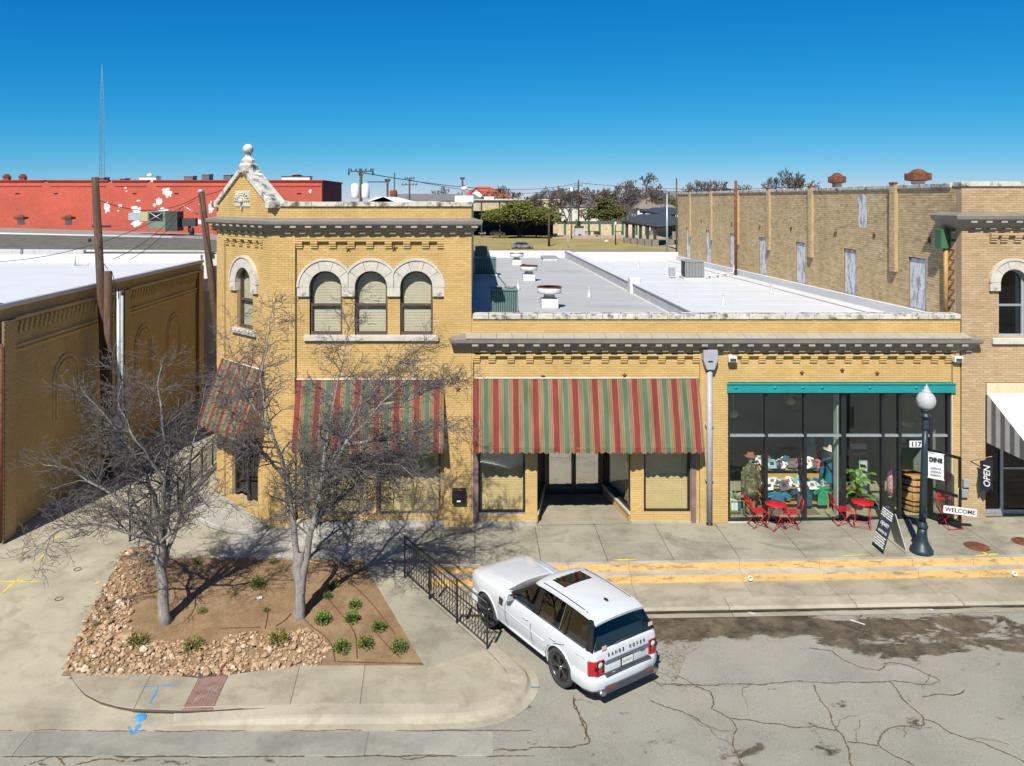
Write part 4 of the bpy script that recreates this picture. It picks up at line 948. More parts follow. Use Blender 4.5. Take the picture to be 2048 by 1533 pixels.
# ================================================================ GLASS SHOPFRONT (part of the shop row)
GX0, GX1 = B2[0], B2[1]; GZ0, GZ1 = .17, fz(785)
MX = [fx(p) for p in (1458, 1534, 1612, 1689, 1768, 1802, 1864, 1900)]; TZ = fz(873); DH = fz(897)
plank_box(sb, 'beam', M['teal'], GX0-.03, GX1+.06, -.045, .12, fz(785), fz(767), .008)
bm_ = MB(); bm_.box(GX0-.03, GX1+.06, -.075, -.046, fz(785), fz(785)+.03); bm_.box(GX0-.03, GX1+.06, -.075, -.046, fz(767)-.025, fz(767)); bm_.build('beam_flange', M['teal'], sb)
for px in (1471, 1549, 1605, 1643, 1738, 1831):
    b = MB(); b.lathe([(.045, 0), (.045, .012), (.02, .014), (.02, .03), (0, .034)], n=6, M=Matrix.Translation((fx(px), -.045, fz(775))) @ Matrix.Rotation(pi/2, 4, 'X')); b.build('bolt', M['teal'], sb)
fs = fn_front(.06)
b = MB()
for k, x in enumerate(MX):
    w = .045 if k not in (3,) else .075
    b.prism([(x-w, GZ0-.08), (x+w, GZ0-.08), (x+w, GZ1), (x-w, GZ1)], fs, .02, -.12)
gf = b.build('shopfront_frame', M['bronze_frame'], sb)
for k, (a, c) in enumerate(zip(MX[:-1], MX[1:])):
    b = MB(); b.prism([(a+.045, TZ-.03), (c-.045, TZ-.03), (c-.045, TZ+.03), (a+.045, TZ+.03)], fs, .015, -.1); b.build('transom', M['galv'], gf)
    b = MB(); b.prism([(a+.045, TZ+.03), (c-.045, TZ+.03), (c-.045, GZ1-.06), (a+.045, GZ1-.06)], fs, -.04, -.046); b.build('pane', M['glass'], gf)
    b = MB(); b.prism([(a+.045, GZ1-.06), (c-.045, GZ1-.06), (c-.045, GZ1), (a+.045, GZ1)], fs, .01, -.1); b.build('head_rail', M['bronze_frame'], gf)
    if k == 5:
        b = MB(); b.prism([(a+.045, DH), (c-.045, DH), (c-.045, DH+.09), (a+.045, DH+.09)], fs, .015, -.1); b.build('door_head', M['bronze_frame'], gf)
        b = MB(); b.prism([(a+.045, DH+.09), (c-.045, DH+.09), (c-.045, TZ-.03), (a+.045, TZ-.03)], fs, -.04, -.046); b.build('pane', M['glass'], gf)
        continue
    b = MB(); b.prism([(a+.045, GZ0-.08), (c-.045, GZ0-.08), (c-.045, GZ0+.06), (a+.045, GZ0+.06)], fs, .015, -.1); b.build('bottom_rail', M['bronze_frame'], gf)
    b = MB(); b.prism([(a+.045, GZ0+.06), (c-.045, GZ0+.06), (c-.045, TZ-.03), (a+.045, TZ-.03)], fs, -.04, -.046); b.build('pane', M['glass'], gf)
plank_box(sb, 'threshold', M['stone'], GX0, GX1, -.02, .2, gz(7.4)-.03, .155)
plank_box(sb, 'jamb', M['stone'], MX[-1]+.05, GX1-.005, -.005, .2, .25, GZ1-.01)
# open door leaf
HX, HY = MX[6]-.05, -.01; ang = atan2(-.75, .46); DWD = .86
dl = lambda u, v, w: Vector((HX+cos(ang)*u-sin(ang)*w, HY+sin(ang)*u+cos(ang)*w, v))
b = MB(); z0, z1 = .29, DH-.02
for u0, u1, a, c in ((0, .07, z0, z1), (DWD-.07, DWD, z0, z1), (.07, DWD-.07, z0, z0+.18), (.07, DWD-.07, z1-.08, z1), (.07, DWD-.07, 1.12, 1.20)):
    b.prism([(u0, a), (u1, a), (u1, c), (u0, c)], dl, -.025, .025)
dlo = b.build('door', M['black_metal'], sb)
for a, c in ((z0+.18, 1.12), (1.20, z1-.08)): b = MB(); b.prism([(.07, a), (DWD-.07, a), (DWD-.07, c), (.07, c)], dl, -.004, .004); b.build('pane', M['glass'], dlo)
b = MB(); b.tube([dl(DWD-.04, .95, -.025), dl(DWD-.04, .97, -.08), dl(DWD-.04, 1.4, -.08), dl(DWD-.04, 1.42, -.025)], .012, 6); b.build('handle', M['galv'], dlo)
# room behind the glass
RM = thing('shop_interior', 'dim shop room with grey-green walls behind the tall glass', 'room', loc=(10.7, 2, 0), world=True)
struct(RM); IY = 8.0
M['shopwall'] = pm('shop_wall_green_grey', (.45, .52, .45), .9, .15, 1); M['shopfloor'] = pm('shop_floor_polished', (.36, .33, .22), .35, .15, 1.2)
plank_box(RM, 'floor', M['shopfloor'], GX0-.2, GX1+.2, .13, IY, .02, .16)
plank_box(RM, 'back_wall', M['shopwall'], GX0-.2, GX1+.2, IY, IY+.1, .1, 4.4); plank_box(RM, 'side_wall', M['shopwall'], GX0-.3, GX0-.2, .3, IY, .1, 4.4); plank_box(RM, 'side_wall', M['shopwall'], GX1+.2, GX1+.3, .3, IY, .1, 4.4)
plank_box(RM, 'ceiling', M['shopwall'], GX0-.2, GX1+.2, .4, IY, 4.3, 4.4)
plank_box(RM, 'column', M['shopwall'], 10.82, 11.0, .35, .6, .16, 4.3)
for (x0, x1, y0, y1, mt) in ((8.2, 10.4, .5, 1.8, (.16, .13, .07)), (11.4, 12.8, 1.0, 3.0, (.10, .115, .095))):
    b = MB(); b.box(x0, x1, y0, y1, .161, .172); b.build('rug', pm('rug', mt, .95), RM)

def loft(secs, n=14, M_=None, cap=True, sm=True):           # sections (z, rx, ry, cx, cy)
    b = MB(); vs = []
    for z, rx, ry, cx_, cy_ in secs:
        for k in range(n):
            q = 2*pi*k/n; p = Vector((cx_+rx*cos(q), cy_+ry*sin(q), z)); vs.append(M_ @ p if M_ is not None else p)
    m = len(secs); fs_ = [(i*n+j, i*n+(j+1) % n, (i+1)*n+(j+1) % n, (i+1)*n+j) for i in range(m-1) for j in range(n)]
    if cap: fs_ += [list(range(n))[::-1], list(range((m-1)*n, m*n))]
    return b.add(vs, fs_, 0, sm)
def hat(parent, mat, z, x=0, y=0, br=.2, tilt=0):
    b = MB(); b.lathe([(br, 0), (br*1.02, .012), (.11, .02), (.105, .10), (.085, .13), (.03, .125), (0, .13)], (0, 0, 0), 18, M=Matrix.Rotation(tilt, 4, 'Y'))
    o = b.build('hat', mat, parent); o.location = (x, y, z); return o
FZ = .172
olive = pm('olive_patterned_cloth', (.10, .09, .035), .95, .5, 6, 30, .3, .5, col2=(.30, .26, .13), c2=(.52, .6)); tancloth = pm('tan_cloth', (.25, .16, .08), .95)
tealcloth = pm('teal_cloth', (.012, .16, .21), .9, .3, 5); skin = pm('mannequin_shell', (.55, .50, .42), .5); darkcloth = pm('dark_cloth', (.02, .022, .03), .95)
t = thing('mannequin', 'mannequin in olive patterned coat and brown hat at the glass', 'mannequin', None, (8.32, .62, FZ), radians(20))
b = loft([(.0, .17, .17, 0, 0), (.015, .17, .17, 0, 0), (.02, .02, .02, 0, 0), (.55, .02, .02, 0, 0)]); b.build('stand', M['black_metal'], t)
for s in (-1, 1): loft([(.03, .05, .11, s*.1, -.03), (.10, .05, .07, s*.1, 0), (.45, .065, .07, s*.1, 0), (.85, .09, .10, s*.085, 0)]).build('trouser_leg', tancloth, t)
loft([(.55, .25, .19, 0, 0), (.70, .25, .19, 0, 0), (.95, .20, .15, 0, 0), (1.2, .21, .14, 0, 0), (1.38, .22, .12, 0, 0), (1.46, .12, .09, 0, 0), (1.52, .06, .06, 0, 0)]).build('coat', olive, t)
for s in (-1, 1): loft([(.62, .05, .05, s*.33, -.04), (.95, .06, .07, s*.29, -.02), (1.25, .075, .08, s*.25, 0), (1.40, .06, .07, s*.19, 0)]).build('sleeve', olive, t)
loft([(1.48, .05, .05, 0, 0), (1.56, .05, .05, 0, 0), (1.60, .075, .09, 0, -.01), (1.70, .085, .10, 0, -.01), (1.78, .06, .07, 0, 0)]).build('body', skin, t)
hat(t, pm('brown_felt', (.30, .12, .05), .95), 1.72, br=.19)
t = thing('mannequin', 'mannequin in a long teal dress and straw hat', 'mannequin', None, (11.0, 1.15, FZ), radians(-25))
loft([(.0, .17, .17, 0, 0), (.015, .17, .17, 0, 0), (.02, .02, .02, 0, 0), (.4, .02, .02, 0, 0)]).build('stand', M['black_metal'], t)
loft([(.12, .26, .22, 0, 0), (.45, .24, .2, 0, 0), (.9, .18, .15, 0, 0), (1.1, .15, .12, 0, 0), (1.30, .19, .13, 0, 0), (1.42, .20, .11, 0, 0), (1.50, .07, .06, 0, 0)]).build('dress', tealcloth, t)
for s in (-1, 1): loft([(.75, .04, .04, s*.30, -.05), (1.0, .06, .07, s*.27, -.03), (1.28, .08, .085, s*.24, 0), (1.42, .06, .07, s*.17, 0)]).build('sleeve', tealcloth, t)
loft([(1.45, .05, .05, 0, 0), (1.58, .05, .05, 0, 0), (1.62, .075, .09, 0, -.01), (1.72, .085, .10, 0, -.01), (1.80, .06, .07, 0, 0)]).build('body', skin, t)
b = MB(); b.tube([(-.17, -.12, 1.40), (0, -.16, 1.15), (.17, -.14, .95)], .018, 6); b.build('bag_strap', darkcloth, t)
hat(t, pm('straw', (.60, .47, .36), .9), 1.74, br=.24, tilt=.12)
t = thing('dress_form', 'dress form in a pink floral blouse beside the barrel', 'dress form', None, (12.72, .8, FZ), 0)
loft([(.0, .15, .15, 0, 0), (.02, .15, .15, 0, 0), (.03, .018, .018, 0, 0), (.55, .018, .018, 0, 0)]).build('stand', M['black_metal'], t)
loft([(.50, .20, .16, 0, 0), (.75, .17, .14, 0, 0), (.98, .19, .13, 0, 0), (1.12, .18, .11, 0, 0)]).build('blouse', pm('pink_floral', (.52, .17, .20), .95, .4, 8, 30, .3, 0, col2=(.60, .42, .38), c2=(.52, .58)), t)
loft([(1.02, .19, .115, 0, 0), (1.14, .18, .11, 0, 0), (1.22, .07, .06, 0, 0), (1.30, .05, .05, 0, 0)]).build('scarf', pm('purple_cloth', (.09, .02, .12), .9), t)
# display tables with heaped shirts
tb = thing('display_table', 'low wooden display table carrying a heap of shirts', 'table', None, (9.85, 1.35, FZ))
b = MB(); b.box(-.95, 1.0, -.45, .45, .62, .67); b.build('tabletop', M['wood'], tb, bevel=.01)
for sx_ in (-.9, .95):
    for sy in (-.4, .4): b = MB(); b.box(sx_-.03, sx_+.03, sy-.03, sy+.03, 0, .62); b.build('leg', M['wood'], tb)
b = MB(); b.box(-.9, .95, -.4, .4, .14, .18); b.build('shelf', M['wood'], tb)
b = MB(); b.prism([(-.35, .67), (.40, .67), (.40, 1.05)], lambda u, v, w: Vector((w, u, v)), -.9, .95); b.build('riser', M['wood'], tb)
TS = [(-.07, -.3), (-.20, -.3)]
shirt = [(-.2, -.28), (.2, -.28), (.2, .1), (.34, .02), (.40, .14), (.2, .28), (.08, .28), (0, .23), (-.08, .28), (-.2, .28), (-.40, .14), (-.34, .02), (-.2, .1)]
cols = [(.70, .70, .68), (.66, .64, .58), (.03, .035, .05), (.72, .72, .70), (.25, .42, .45), (.68, .66, .60), (.02, .12, .18), (.55, .10, .12), (.70, .69, .66), (.10, .11, .13)]
mats_ = [pm('shirt_%d' % i, c, .95, .1) for i, c in enumerate(cols)]; pr = pm('shirt_print', (.30, .12, .10), .9, .4, 12)
for k in range(30):
    u = -.85+1.75*((k*7) % 15)/14+random.uniform(-.05, .05); v = -.42+.75*(k//15)+random.uniform(-.08, .25)
    zb = .68+max(0, (v+.35)/.75*.38)+.02+.004*k
    s = MB(); s.prism([(x*.62, y*.62) for x, y in shirt], lambda a, c, w: Vector((a, c, w+.03*sin(a*14)+.02*cos(c*17))), 0, .012)
    o = s.build('shirt', mats_[k % 10]); o.location = (9.85+u, 1.35+v, FZ+zb); o.rotation_euler = (radians(random.uniform(15, 40)), radians(random.uniform(-12, 12)), random.uniform(-.7, .7))
    tag(o, 'small folded shirt in the heap on the display table', 'shirt', 'shirts heaped on the display table')
    q = MB(); q.prism([(-.06, -.06), (.05, -.07), (.07, .03), (-.03, .06)], lambda a, c, w: Vector((a, c, w+.03*sin(a*14)+.02*cos(c*17))), .012, .016); q.build('print', pr if k % 3 else mats_[2], o)
for (x, z, c, w, lab) in ((9.22, .30, (.01, .17, .26), .42, 'teal printed shirt hung on the front of the display table'), (10.05, .42, (.012, .07, .13), .46, 'navy printed shirt hung on the front of the display table'), (10.6, .45, (.02, .30, .12), .30, 'green shirt hung beside the navy one')):
    o = MB().prism([(u*w/.4, v*1.05) for u, v in shirt], lambda a, c_, w_: Vector((a, -w_-.02*sin(a*20), c_)), 0, .02).build('shirt', pm('hung_shirt', c, .95, .2, 5)); o.location = (x, .84, FZ+z); tag(o, lab, 'shirt')
# potted plant
pl = thing('potted_plant', 'leafy green houseplant in a brown pot inside the window', 'plant', None, (11.75, 1.0, FZ))
b = MB(); b.lathe([(.14, 0), (.20, .30), (.22, .32), (.20, .33), (.18, .30)], n=16); b.build('pot', pm('brown_pot', (.16, .06, .04), .7), pl)
lm = pm('plant_leaf', (.10, .22, .02), .5, .3, 5, bmp=0)
lf = MB(); lf.grid(lambda i, j: ((.11*sin(pi*min(.98, (i/6))**.8)*(j-2)/2), .30*i/6, .05*sin(pi*i/6)-.02*(abs(j-2))), 6, 4); lfm = lf.mesh('leaf', lm)
b = MB()
for k in range(46):
    a = random.uniform(0, 2*pi); zz = random.uniform(.35, 1.25); rr = random.uniform(.05, .30)*(1.2-.4*abs(zz-.7))
    p = Vector((rr*cos(a), rr*sin(a), zz)); b.tube([(0, 0, .3), (p.x*.4, p.y*.4, zz*.7+.1), p], .006, 4)
    o = link('leaf', lfm, pl); o.location = p; o.rotation_euler = (random.uniform(-.9, .3), random.uniform(-.4, .4), a-pi/2)
b.build('stem', lm, pl)
# clothes rails
t = thing('clothes_rail', 'black clothes rail across the shop floor', 'clothes rail', None, (12.0, 3.4, FZ))
b = MB(); b.tube([(-1.1, 0, 0), (-1.1, 0, 1.65), (1.0, 0, 1.65), (1.0, 0, 0)], .02, 6); b.build('rail', M['black_metal'], t)
b = MB(); b.tube([(-1.1, -.3, .02), (-1.1, .3, .02)], .02, 6); b.tube([(1, -.3, .02), (1, .3, .02)], .02, 6); b.build('feet', M['black_metal'], t)
for k, (x, c, ln, w, nm) in enumerate(((-.75, (.50, .53, .40), 1.05, .30, 'cream long dress hanging on the clothes rail'), (-.05, (.10, .40, .42), .85, .26, 'pale turquoise blouse hanging on the clothes rail'), (.25, (.45, .30, .18), .7, .16, 'tan top hanging on the clothes rail'), (.48, (.50, .52, .50), .7, .16, 'pale grey top hanging on the clothes rail'), (.75, (.03, .03, .035), .8, .2, 'black top hanging at the end of the clothes rail'))):
    secs = [(1.58-ln, w, .10, 0, 0), (1.58-ln*.5, w*.8, .09, 0, 0), (1.42, w*.75, .07, 0, 0), (1.52, w*.5, .05, 0, 0), (1.58, .05, .03, 0, 0)]
    o = loft(secs).build('garment', pm('garment', c, .95, .2, 6)); o.location = (12.0+x, 3.38, FZ); tag(o, nm, 'garment', None)
    b = MB(); b.tube([(0, 0, 1.57), (0, 0, 1.66), (.02, 0, 1.68)], .004, 4); b.build('hook', M['galv'], o)
o = loft([(.0, .40, .10, 0, 0), (.5, .30, .09, 0, 0), (.8, .22, .07, 0, 0), (.92, .05, .03, 0, 0)]).build('garment', pm('dusty_pink', (.30, .20, .20), .95)); o.location = (12.35, 7.0, 1.5); tag(o, 'dusty pink dress hung high on the back wall', 'garment')
b = MB(); b.tube([(0, 0, .9), (0, 0, 1.05), (0, .9, 1.05)], .006, 4); b.build('hook', M['galv'], o)
# barrel
t = thing('barrel', 'old oak barrel with dark hoops just inside the shop door', 'barrel', None, (13.38, .92, .16))
def brad(z): return .44-.11*((z-.55)/.55)**2
ns = 18
for k in range(ns):
    b = MB(); a0, a1 = 2*pi*k/ns+.012, 2*pi*(k+1)/ns-.012; vs = []
    for i in range(9):
        z = 1.10*i/8; r = brad(z)+.002*(k % 3); vs += [(r*cos(a0), r*sin(a0), z), (r*cos(a1), r*sin(a1), z), ((r-.03)*cos(a1), (r-.03)*sin(a1), z), ((r-.03)*cos(a0), (r-.03)*sin(a0), z)]
    b.add(vs, [(4*i+j, 4*i+(j+1) % 4, 4*i+4+(j+1) % 4, 4*i+4+j) for i in range(8) for j in range(4)]+[(0, 1, 2, 3), (32, 33, 34, 35)]); b.build('stave', M['wood'], t)
for z in (.06, .26, .40, .68, .84, 1.03):
    b = MB(); b.lathe([(brad(z-.025)+.004, z-.025), (brad(z-.025)+.010, z-.025), (brad(z+.025)+.010, z+.025), (brad(z+.025)+.004, z+.025)], n=24); b.build('hoop', M['black_metal'], t)
b = MB(); b.lathe([(0, 1.06), (.32, 1.06), (.32, 1.03), (0, 1.03)], n=20); b.build('lid', M['wood'], t)
# small boards, basket stand, pendants
for (x, y, w, h, c, lab) in ((12.55, 2.2, .34, 1.05, (.30, .42, .40), 'pale green framed notice board standing on the shop floor'), (12.75, 3.0, .6, .5, (.05, .07, .06), 'dark chalkboard sign standing by the clothes rail')):
    t = thing('notice_board', lab, 'notice board', None, (x, y, FZ)); zz = 0 if h > 1 else .9
    b = MB(); b.box(-w/2, w/2, 0, .03, zz, zz+h); b.build('board', pm('board', c, .7), t, bevel=.005)
    b = MB(); b.box(-w/2+.04, w/2-.04, -.004, 0, zz+h*.55, zz+h-.05); b.box(-w/2+.04, w/2-.10, -.004, 0, zz+.1, zz+h*.25); b.build('print', M['offwhite'], t)
    b = MB(); b.tube([(-w/2+.03, .06, 0), (-w/2+.03, .02, zz+h*.5)], .012, 5); b.tube([(w/2-.03, .06, 0), (w/2-.03, .02, zz+h*.5)], .012, 5); b.build('leg', M['black_metal'], t)
t = thing('basket_stand', 'yellow wire stand of magazines in the corner of the window', 'stand', None, (7.85, .55, FZ))
b = MB()
for x in (-.2, .2):
    for y in (-.15, .15): b.tube([(x, y, 0), (x, y, .45)], .012, 5)
for z in (.12, .45): b.tube([(-.2, -.15, z), (.2, -.15, z), (.2, .15, z), (-.2, .15, z), (-.2, -.15, z)], .012, 5)
b.build('frame', pm('yellow_wire', (.45, .36, .06), .6), t)
for k in range(3): b = MB(); b.box(-.16+.1*k, -.12+.1*k+.05, -.1, .12, .14, .42); b.build('magazine', mats_[k*3], t)
for k in range(5): b = MB(); b.tube([(0, 0, .45), (.12*cos(k*1.3), .1*sin(k*1.3), .62), (.24*cos(k*1.3), .16*sin(k*1.3), .70)], [.012, .025, .003], 5); b.build('leaf', lm if k % 2 else mats_[1], t)
glow = pm('opal_glass', (.62, .62, .46), .35)
for (px, py, d, sh, lab) in ((1815, 845, 25.2, 1, 'tiered opal glass pendant lamp above the shop door'), (1466, 828, 25.0, 0, 'round opal pendant lamp near the brick pier'), (1581, 803, 26.5, 0, 'round opal pendant lamp under the teal beam'), (1760, 815, 28, 0, 'small round pendant lamp deep in the shop')):
    p = at(px, py, d); t = thing('pendant_lamp', lab, 'lamp', 'pendant lamps in the shop', tuple(p))
    b = MB()
    if sh: b.lathe([(.10, -.12), (.20, -.10), (.22, -.02), (.28, 0), (.28, .05), (.18, .08), (.08, .13), (.03, .15)], n=20)
    else: b.lathe([(0, -.14), (.10, -.11), (.16, -.04), (.17, .02), (.12, .09), (.05, .13)], n=18)
    b.build('shade', glow, t); b = MB(); b.tube([(0, 0, .13), (0, 0, 4.3-p.z)], .012, 6); b.build('rod', M['offwhite'], t)

# ================================================================ PAVEMENT FURNITURE
def bistro_chair():
    t = thing('folding_chair', '', 'chair', 'red bistro chairs')
    for k in range(5): b = MB(); b.box(-.19+.082*k, -.19+.082*k+.062, -.205, .205, .445, .460); b.build('slat', M['red_metal'], t, bevel=.004)
    for z in (.66, .78): b = MB(); b.box(-.335-.12*(z-.66), -.32-.12*(z-.66), -.205, .205, z, z+.075); b.build('backrest_slat', M['red_metal'], t, bevel=.004)
    for s in (-1, 1):
        b = MB(); b.tube([(.21, s*.215, 0), (-.18, s*.215, .45), (-.30, s*.215, .64), (-.345, s*.215, .87)], .013, 5); b.build('leg', M['red_metal'], t)
        b = MB(); b.tube([(-.24, s*.19, 0), (.20, s*.19, .445)], .013, 5); b.build('leg', M['red_metal'], t)
    b = MB(); b.tube([(-.22, -.19, .04), (-.22, .19, .04)], .010, 5); b.tube([(.185, -.215, .03), (.185, .215, .03)], .010, 5); b.build('crossbar', M['red_metal'], t)
    return t
def bistro_table():
    t = thing('folding_table', '', 'table', 'red bistro tables')
    b = MB(); b.lathe([(0, .712), (.295, .712), (.30, .700), (.295, .685), (.28, .69), (0, .695)], n=32); b.build('tabletop', M['red_metal'], t)
    for s in (-1, 1):
        b = MB(); b.tube([(-.24, s*.2, 0), (.20, s*.2, .69)], .013, 5); b.build('leg', M['red_metal'], t)
        b = MB(); b.tube([(.24, s*.17, 0), (-.20, s*.17, .69)], .013, 5); b.build('leg', M['red_metal'], t)
    b = MB(); b.tube([(-.22, -.2, .05), (-.22, .2, .05)], .01, 5); b.tube([(.22, -.17, .05), (.22, .17, .05)], .01, 5); b.build('crossbar', M['red_metal'], t)
    return t
ch0 = bistro_chair(); tb0 = bistro_table()
def spot(px, py, z=None):
    x = (px-VPX)/70.; zz = gz(x) if z is None else z; p = on(px, py, zz); return p.x, p.y, gz(p.x)+.004*p.y
for i, (px, py, rz_, lab) in enumerate(((1516, 1052, .15, 'red folding chair at the brick pier side of the first bistro table'), (1580, 1054, pi-.25, 'red folding chair between the two bistro tables, facing the first one'),
                                     (1686, 1049, -.05, 'red folding chair facing the second bistro table'), (1903, 1055, -pi/2+.12, 'red folding chair by the open shop door behind the welcome board'))):
    o = ch0 if i == 0 else copy_tree(ch0); o['label'] = lab; o.location = spot(px, py); o.rotation_euler = (0, 0, rz_)
for i, (px, py, rz_, lab) in enumerate(((1552, 1057, .3, 'round red folding table between two red chairs'), (1725, 1053, 1.1, 'round red folding table near the shop door'))):
    o = tb0 if i == 0 else copy_tree(tb0); o['label'] = lab; o.location = spot(px, py); o.rotation_euler = (0, 0, rz_)
# WELCOME board on the chair
navy = pm('navy_letter', (.02, .03, .06), .7); black = pm('black_letter', (.012, .012, .014), .7)
cx_, cy_, cz_ = spot(1903, 1055)
t = thing('welcome_sign', 'white WELCOME board propped on the red chair by the door', 'sign', None, (cx_+.05, cy_-.30, cz_+.50)); t.rotation_euler = (0, 0, -.1)
b = MB(); b.box(-.45, .45, -.01, .01, -.02, .19, M=Matrix.Rotation(.10, 4, 'Y')); b.build('board', M['white'], t, bevel=.004)
text('WELCOME', .165, navy, t, Matrix.Rotation(.10, 4, 'Y') @ frontM(0, -.012, .085), sx=1.02, offset=.003)
# house number
t = thing('number_plate', 'white house number plate reading 117 above the shop door', 'sign', None, (fx(1832), .015, fz(889)))
b = MB(); b.box(-.185, .185, -.015, .015, -.095, .095); b.build('plate', M['white'], t, bevel=.004)
text('117', .19, black, t, frontM(0, -.017, -.005), offset=.006, sx=1.1)
# letter box
t = thing('letter_box', 'black metal letter box on the brick pier', 'letter box', None, (fx(918), -.0, .74))
b = MB(); b.box(-.2, .2, -.15, 0, 0, .41); b.build('box', M['black_metal'], t, bevel=.015); b = MB(); b.box(-.19, .19, -.17, -.12, .27, .44, M=Matrix.Rotation(-.1, 4, 'X')); b.build('lid', M['black_metal'], t, bevel=.01)
b = MB(); b.box(-.06, .05, -.153, -.15, .06, .10); b.build('label_plate', M['white'], t)
# sandwich board
t = thing('sandwich_board', 'chalk-lettered sandwich board standing on the pavement beside the lamp post', 'sign', None, (11.16, -1.95, gz(11.2)-.008))
slate = pm('slate_blue_board', (.035, .045, .075), .8)
LM = Matrix.Rotation(radians(-17), 4, 'Y'); RMx = Matrix.Rotation(radians(15), 4, 'Y')
b = MB(); b.box(-.33, -.31, -.29, .29, .0, 1.06, M=Matrix.Rotation(radians(16.5), 4, 'Y')); fbd = b.build('front_board', slate, t, bevel=.003)
b = MB(); b.box(.31, .33, -.29, .29, .02, 1.04, M=Matrix.Rotation(radians(-16.5), 4, 'Y')); b.build('rear_board', M['offwhite'], t, bevel=.003)
FB = Matrix.Rotation(radians(16.5), 4, 'Y') @ Matrix.Translation((-.334, 0, 0)) @ Matrix.Rotation(-pi/2, 4, 'Z') @ Matrix.Rotation(pi/2, 4, 'X')
text('open', .20, M['white'], fbd, FB @ Matrix.Translation((0, .66, 0)) @ Matrix.Rotation(.0, 4, 'Z'), shear=.35, sx=1.0, offset=.004)
text('come in', .14, M['white'], fbd, FB @ Matrix.Translation((0, .44, 0)), shear=.35, sx=.95, offset=.003)
sc = MB()
def scr(x0, x1, y0, y1, rows, seed):
    random.seed(seed)
    for r in range(rows):
        y = y0+(y1-y0)*(r+.5)/rows; x = x0
        while x < x1-.03:
            w = random.uniform(.03, .055); h = (y1-y0)/rows*.36
            pts = [Vector((x+w*k/6, y+h*sin(k*1.9+x*40), .003)) for k in range(7)]
            sc.tube([FB @ p for p in pts], .0075, 4); x += w+.008
scr(-.26, .26, .80, 1.03, 4, 3); scr(-.26, .26, .03, .33, 5, 4); sc.build('chalk_scrawl', M['white'], fbd, kind='stuff')
b = MB(); b.tube([(-.02, -.2, .98), (.02, -.2, .98)], .012, 5); b.tube([(-.02, .2, .98), (.02, .2, .98)], .012, 5); b.build('hinge', M['galv'], t)
random.seed(11)
# lamp post
lx, ly, lz = spot(1843, 1103)
t = thing('lamp_post', 'dark blue cast-iron lamp post with acorn globe at the pavement edge', 'lamp post', None, (lx, ly, lz)); t.rotation_euler = (0, radians(1.75), 0)
b = MB(); b.lathe([(.285, 0), (.285, .05), (.275, .10), (.25, .13), (.235, .17), (.20, .22), (.16, .30), (.135, .40), (.12, .52), (.115, .66)], n=24); b.build('base', M['lamp_blue'], t)
b = MB(); b.lathe([(.135, .66), (.14, .69), (.14, .73), (.115, .76), (.115, .80), (.10, .82)], n=24); b.build('collar', M['lamp_blue'], t)
b = MB(); nf = 24
b.lathe([(.088, .80), (.086, 1.5), (.078, 2.6), (.072, 3.30)], n=nf); b.build('shaft', M['lamp_blue'], t)
b = MB(); b.lathe([(.085, 3.28), (.095, 3.32), (.085, 3.36), (.085, 3.52), (.075, 3.55), (.10, 3.60), (.15, 3.63), (.155, 3.67), (.11, 3.70), (.10, 3.76), (.14, 3.80), (.15, 3.83), (.12, 3.845)], n=24); b.build('capital', M['lamp_blue'], t)
m_, n_, l_, b_ = newmat('acorn_globe_acrylic'); b_.inputs['Base Color'].default_value = (.55, .57, .60, 1); b_.inputs['Roughness'].default_value = .12; b_.inputs['Transmission Weight'].default_value = .35; b_.inputs['IOR'].default_value = 1.2
b = MB(); b.lathe([(.10, 3.84), (.15, 3.86), (.20, 3.92), (.235, 4.02), (.235, 4.10), (.21, 4.18), (.16, 4.25), (.11, 4.29), (.115, 4.30), (.10, 4.33), (.06, 4.36), (.065, 4.39), (.05, 4.42), (.015, 4.47), (.0, 4.52)], n=28); b.build('globe', m_, t)
b = MB(); b.box(-.05, .05, -.13, -.08, .98, 1.1); b.build('access_plate', M['lamp_blue'], t)
# DINE banner on the post
t = thing('banner', 'white DINE banner hanging from the lamp post', 'banner', None, (lx+.075, ly, lz)); t.rotation_euler = (0, 0, radians(-38))
b = MB(); b.tube([(.0, 0, 2.70), (.47, 0, 2.70)], .012, 6); b.tube([(.0, 0, 2.02), (.47, 0, 2.02)], .012, 6); b.build('arm', M['white'], t)
b = MB(); b.grid(lambda i, j: (.09+.36*i/8, .012*sin(i*.9), 2.69-.66*j/8), 8, 8); b.build('cloth', M['white'], t)
text('DINE', .155, navy, t, frontM(.27, -.022, 2.52), offset=.008, sx=.85)
b = MB(); random.seed(5)
for r in range(3): b.tube([(.15+.24*k/14, -.022, 2.30-.09*r+.03*sin(k*2.1+r)) for k in range(15)], .006, 4)
b.build('script', navy, t); random.seed(12)
# OPEN flag on the beige building
t = thing('flag', 'dark OPEN flag hung on a short pole from the beige brick wall', 'flag', None, (fx(1940), -.03, fz(922)))
b = MB(); b.tube([(0, 0, 0), (.18, -.30, .18), (.30, -.5, .30)], .012, 6); b.build('pole', M['wood'], t)
b = MB(); b.grid(lambda i, j: (.12+.20*i/4+.02*sin(j), -.22-.28*i/4, .08+.16*i/4-(.95-.1*(i % 2))*j/8), 4, 8); b.build('cloth', pm('navy_flag', (.015, .02, .04), .9), t)
text('OPEN', .24, M['white'], t, frontM(.225, -.40, -.30, radians(-54)) @ Matrix.Rotation(pi/2, 4, 'Z'), offset=.004)
for px, py in ((1929, 965), (1926, 985)):
    b = MB(); b.box(fx(px)-.09, fx(px)+.09, -.12, -.03, fz(py)-.12, fz(py)+.12); b.build('meter_box', M['steel_grey'], eb, bevel=.01)

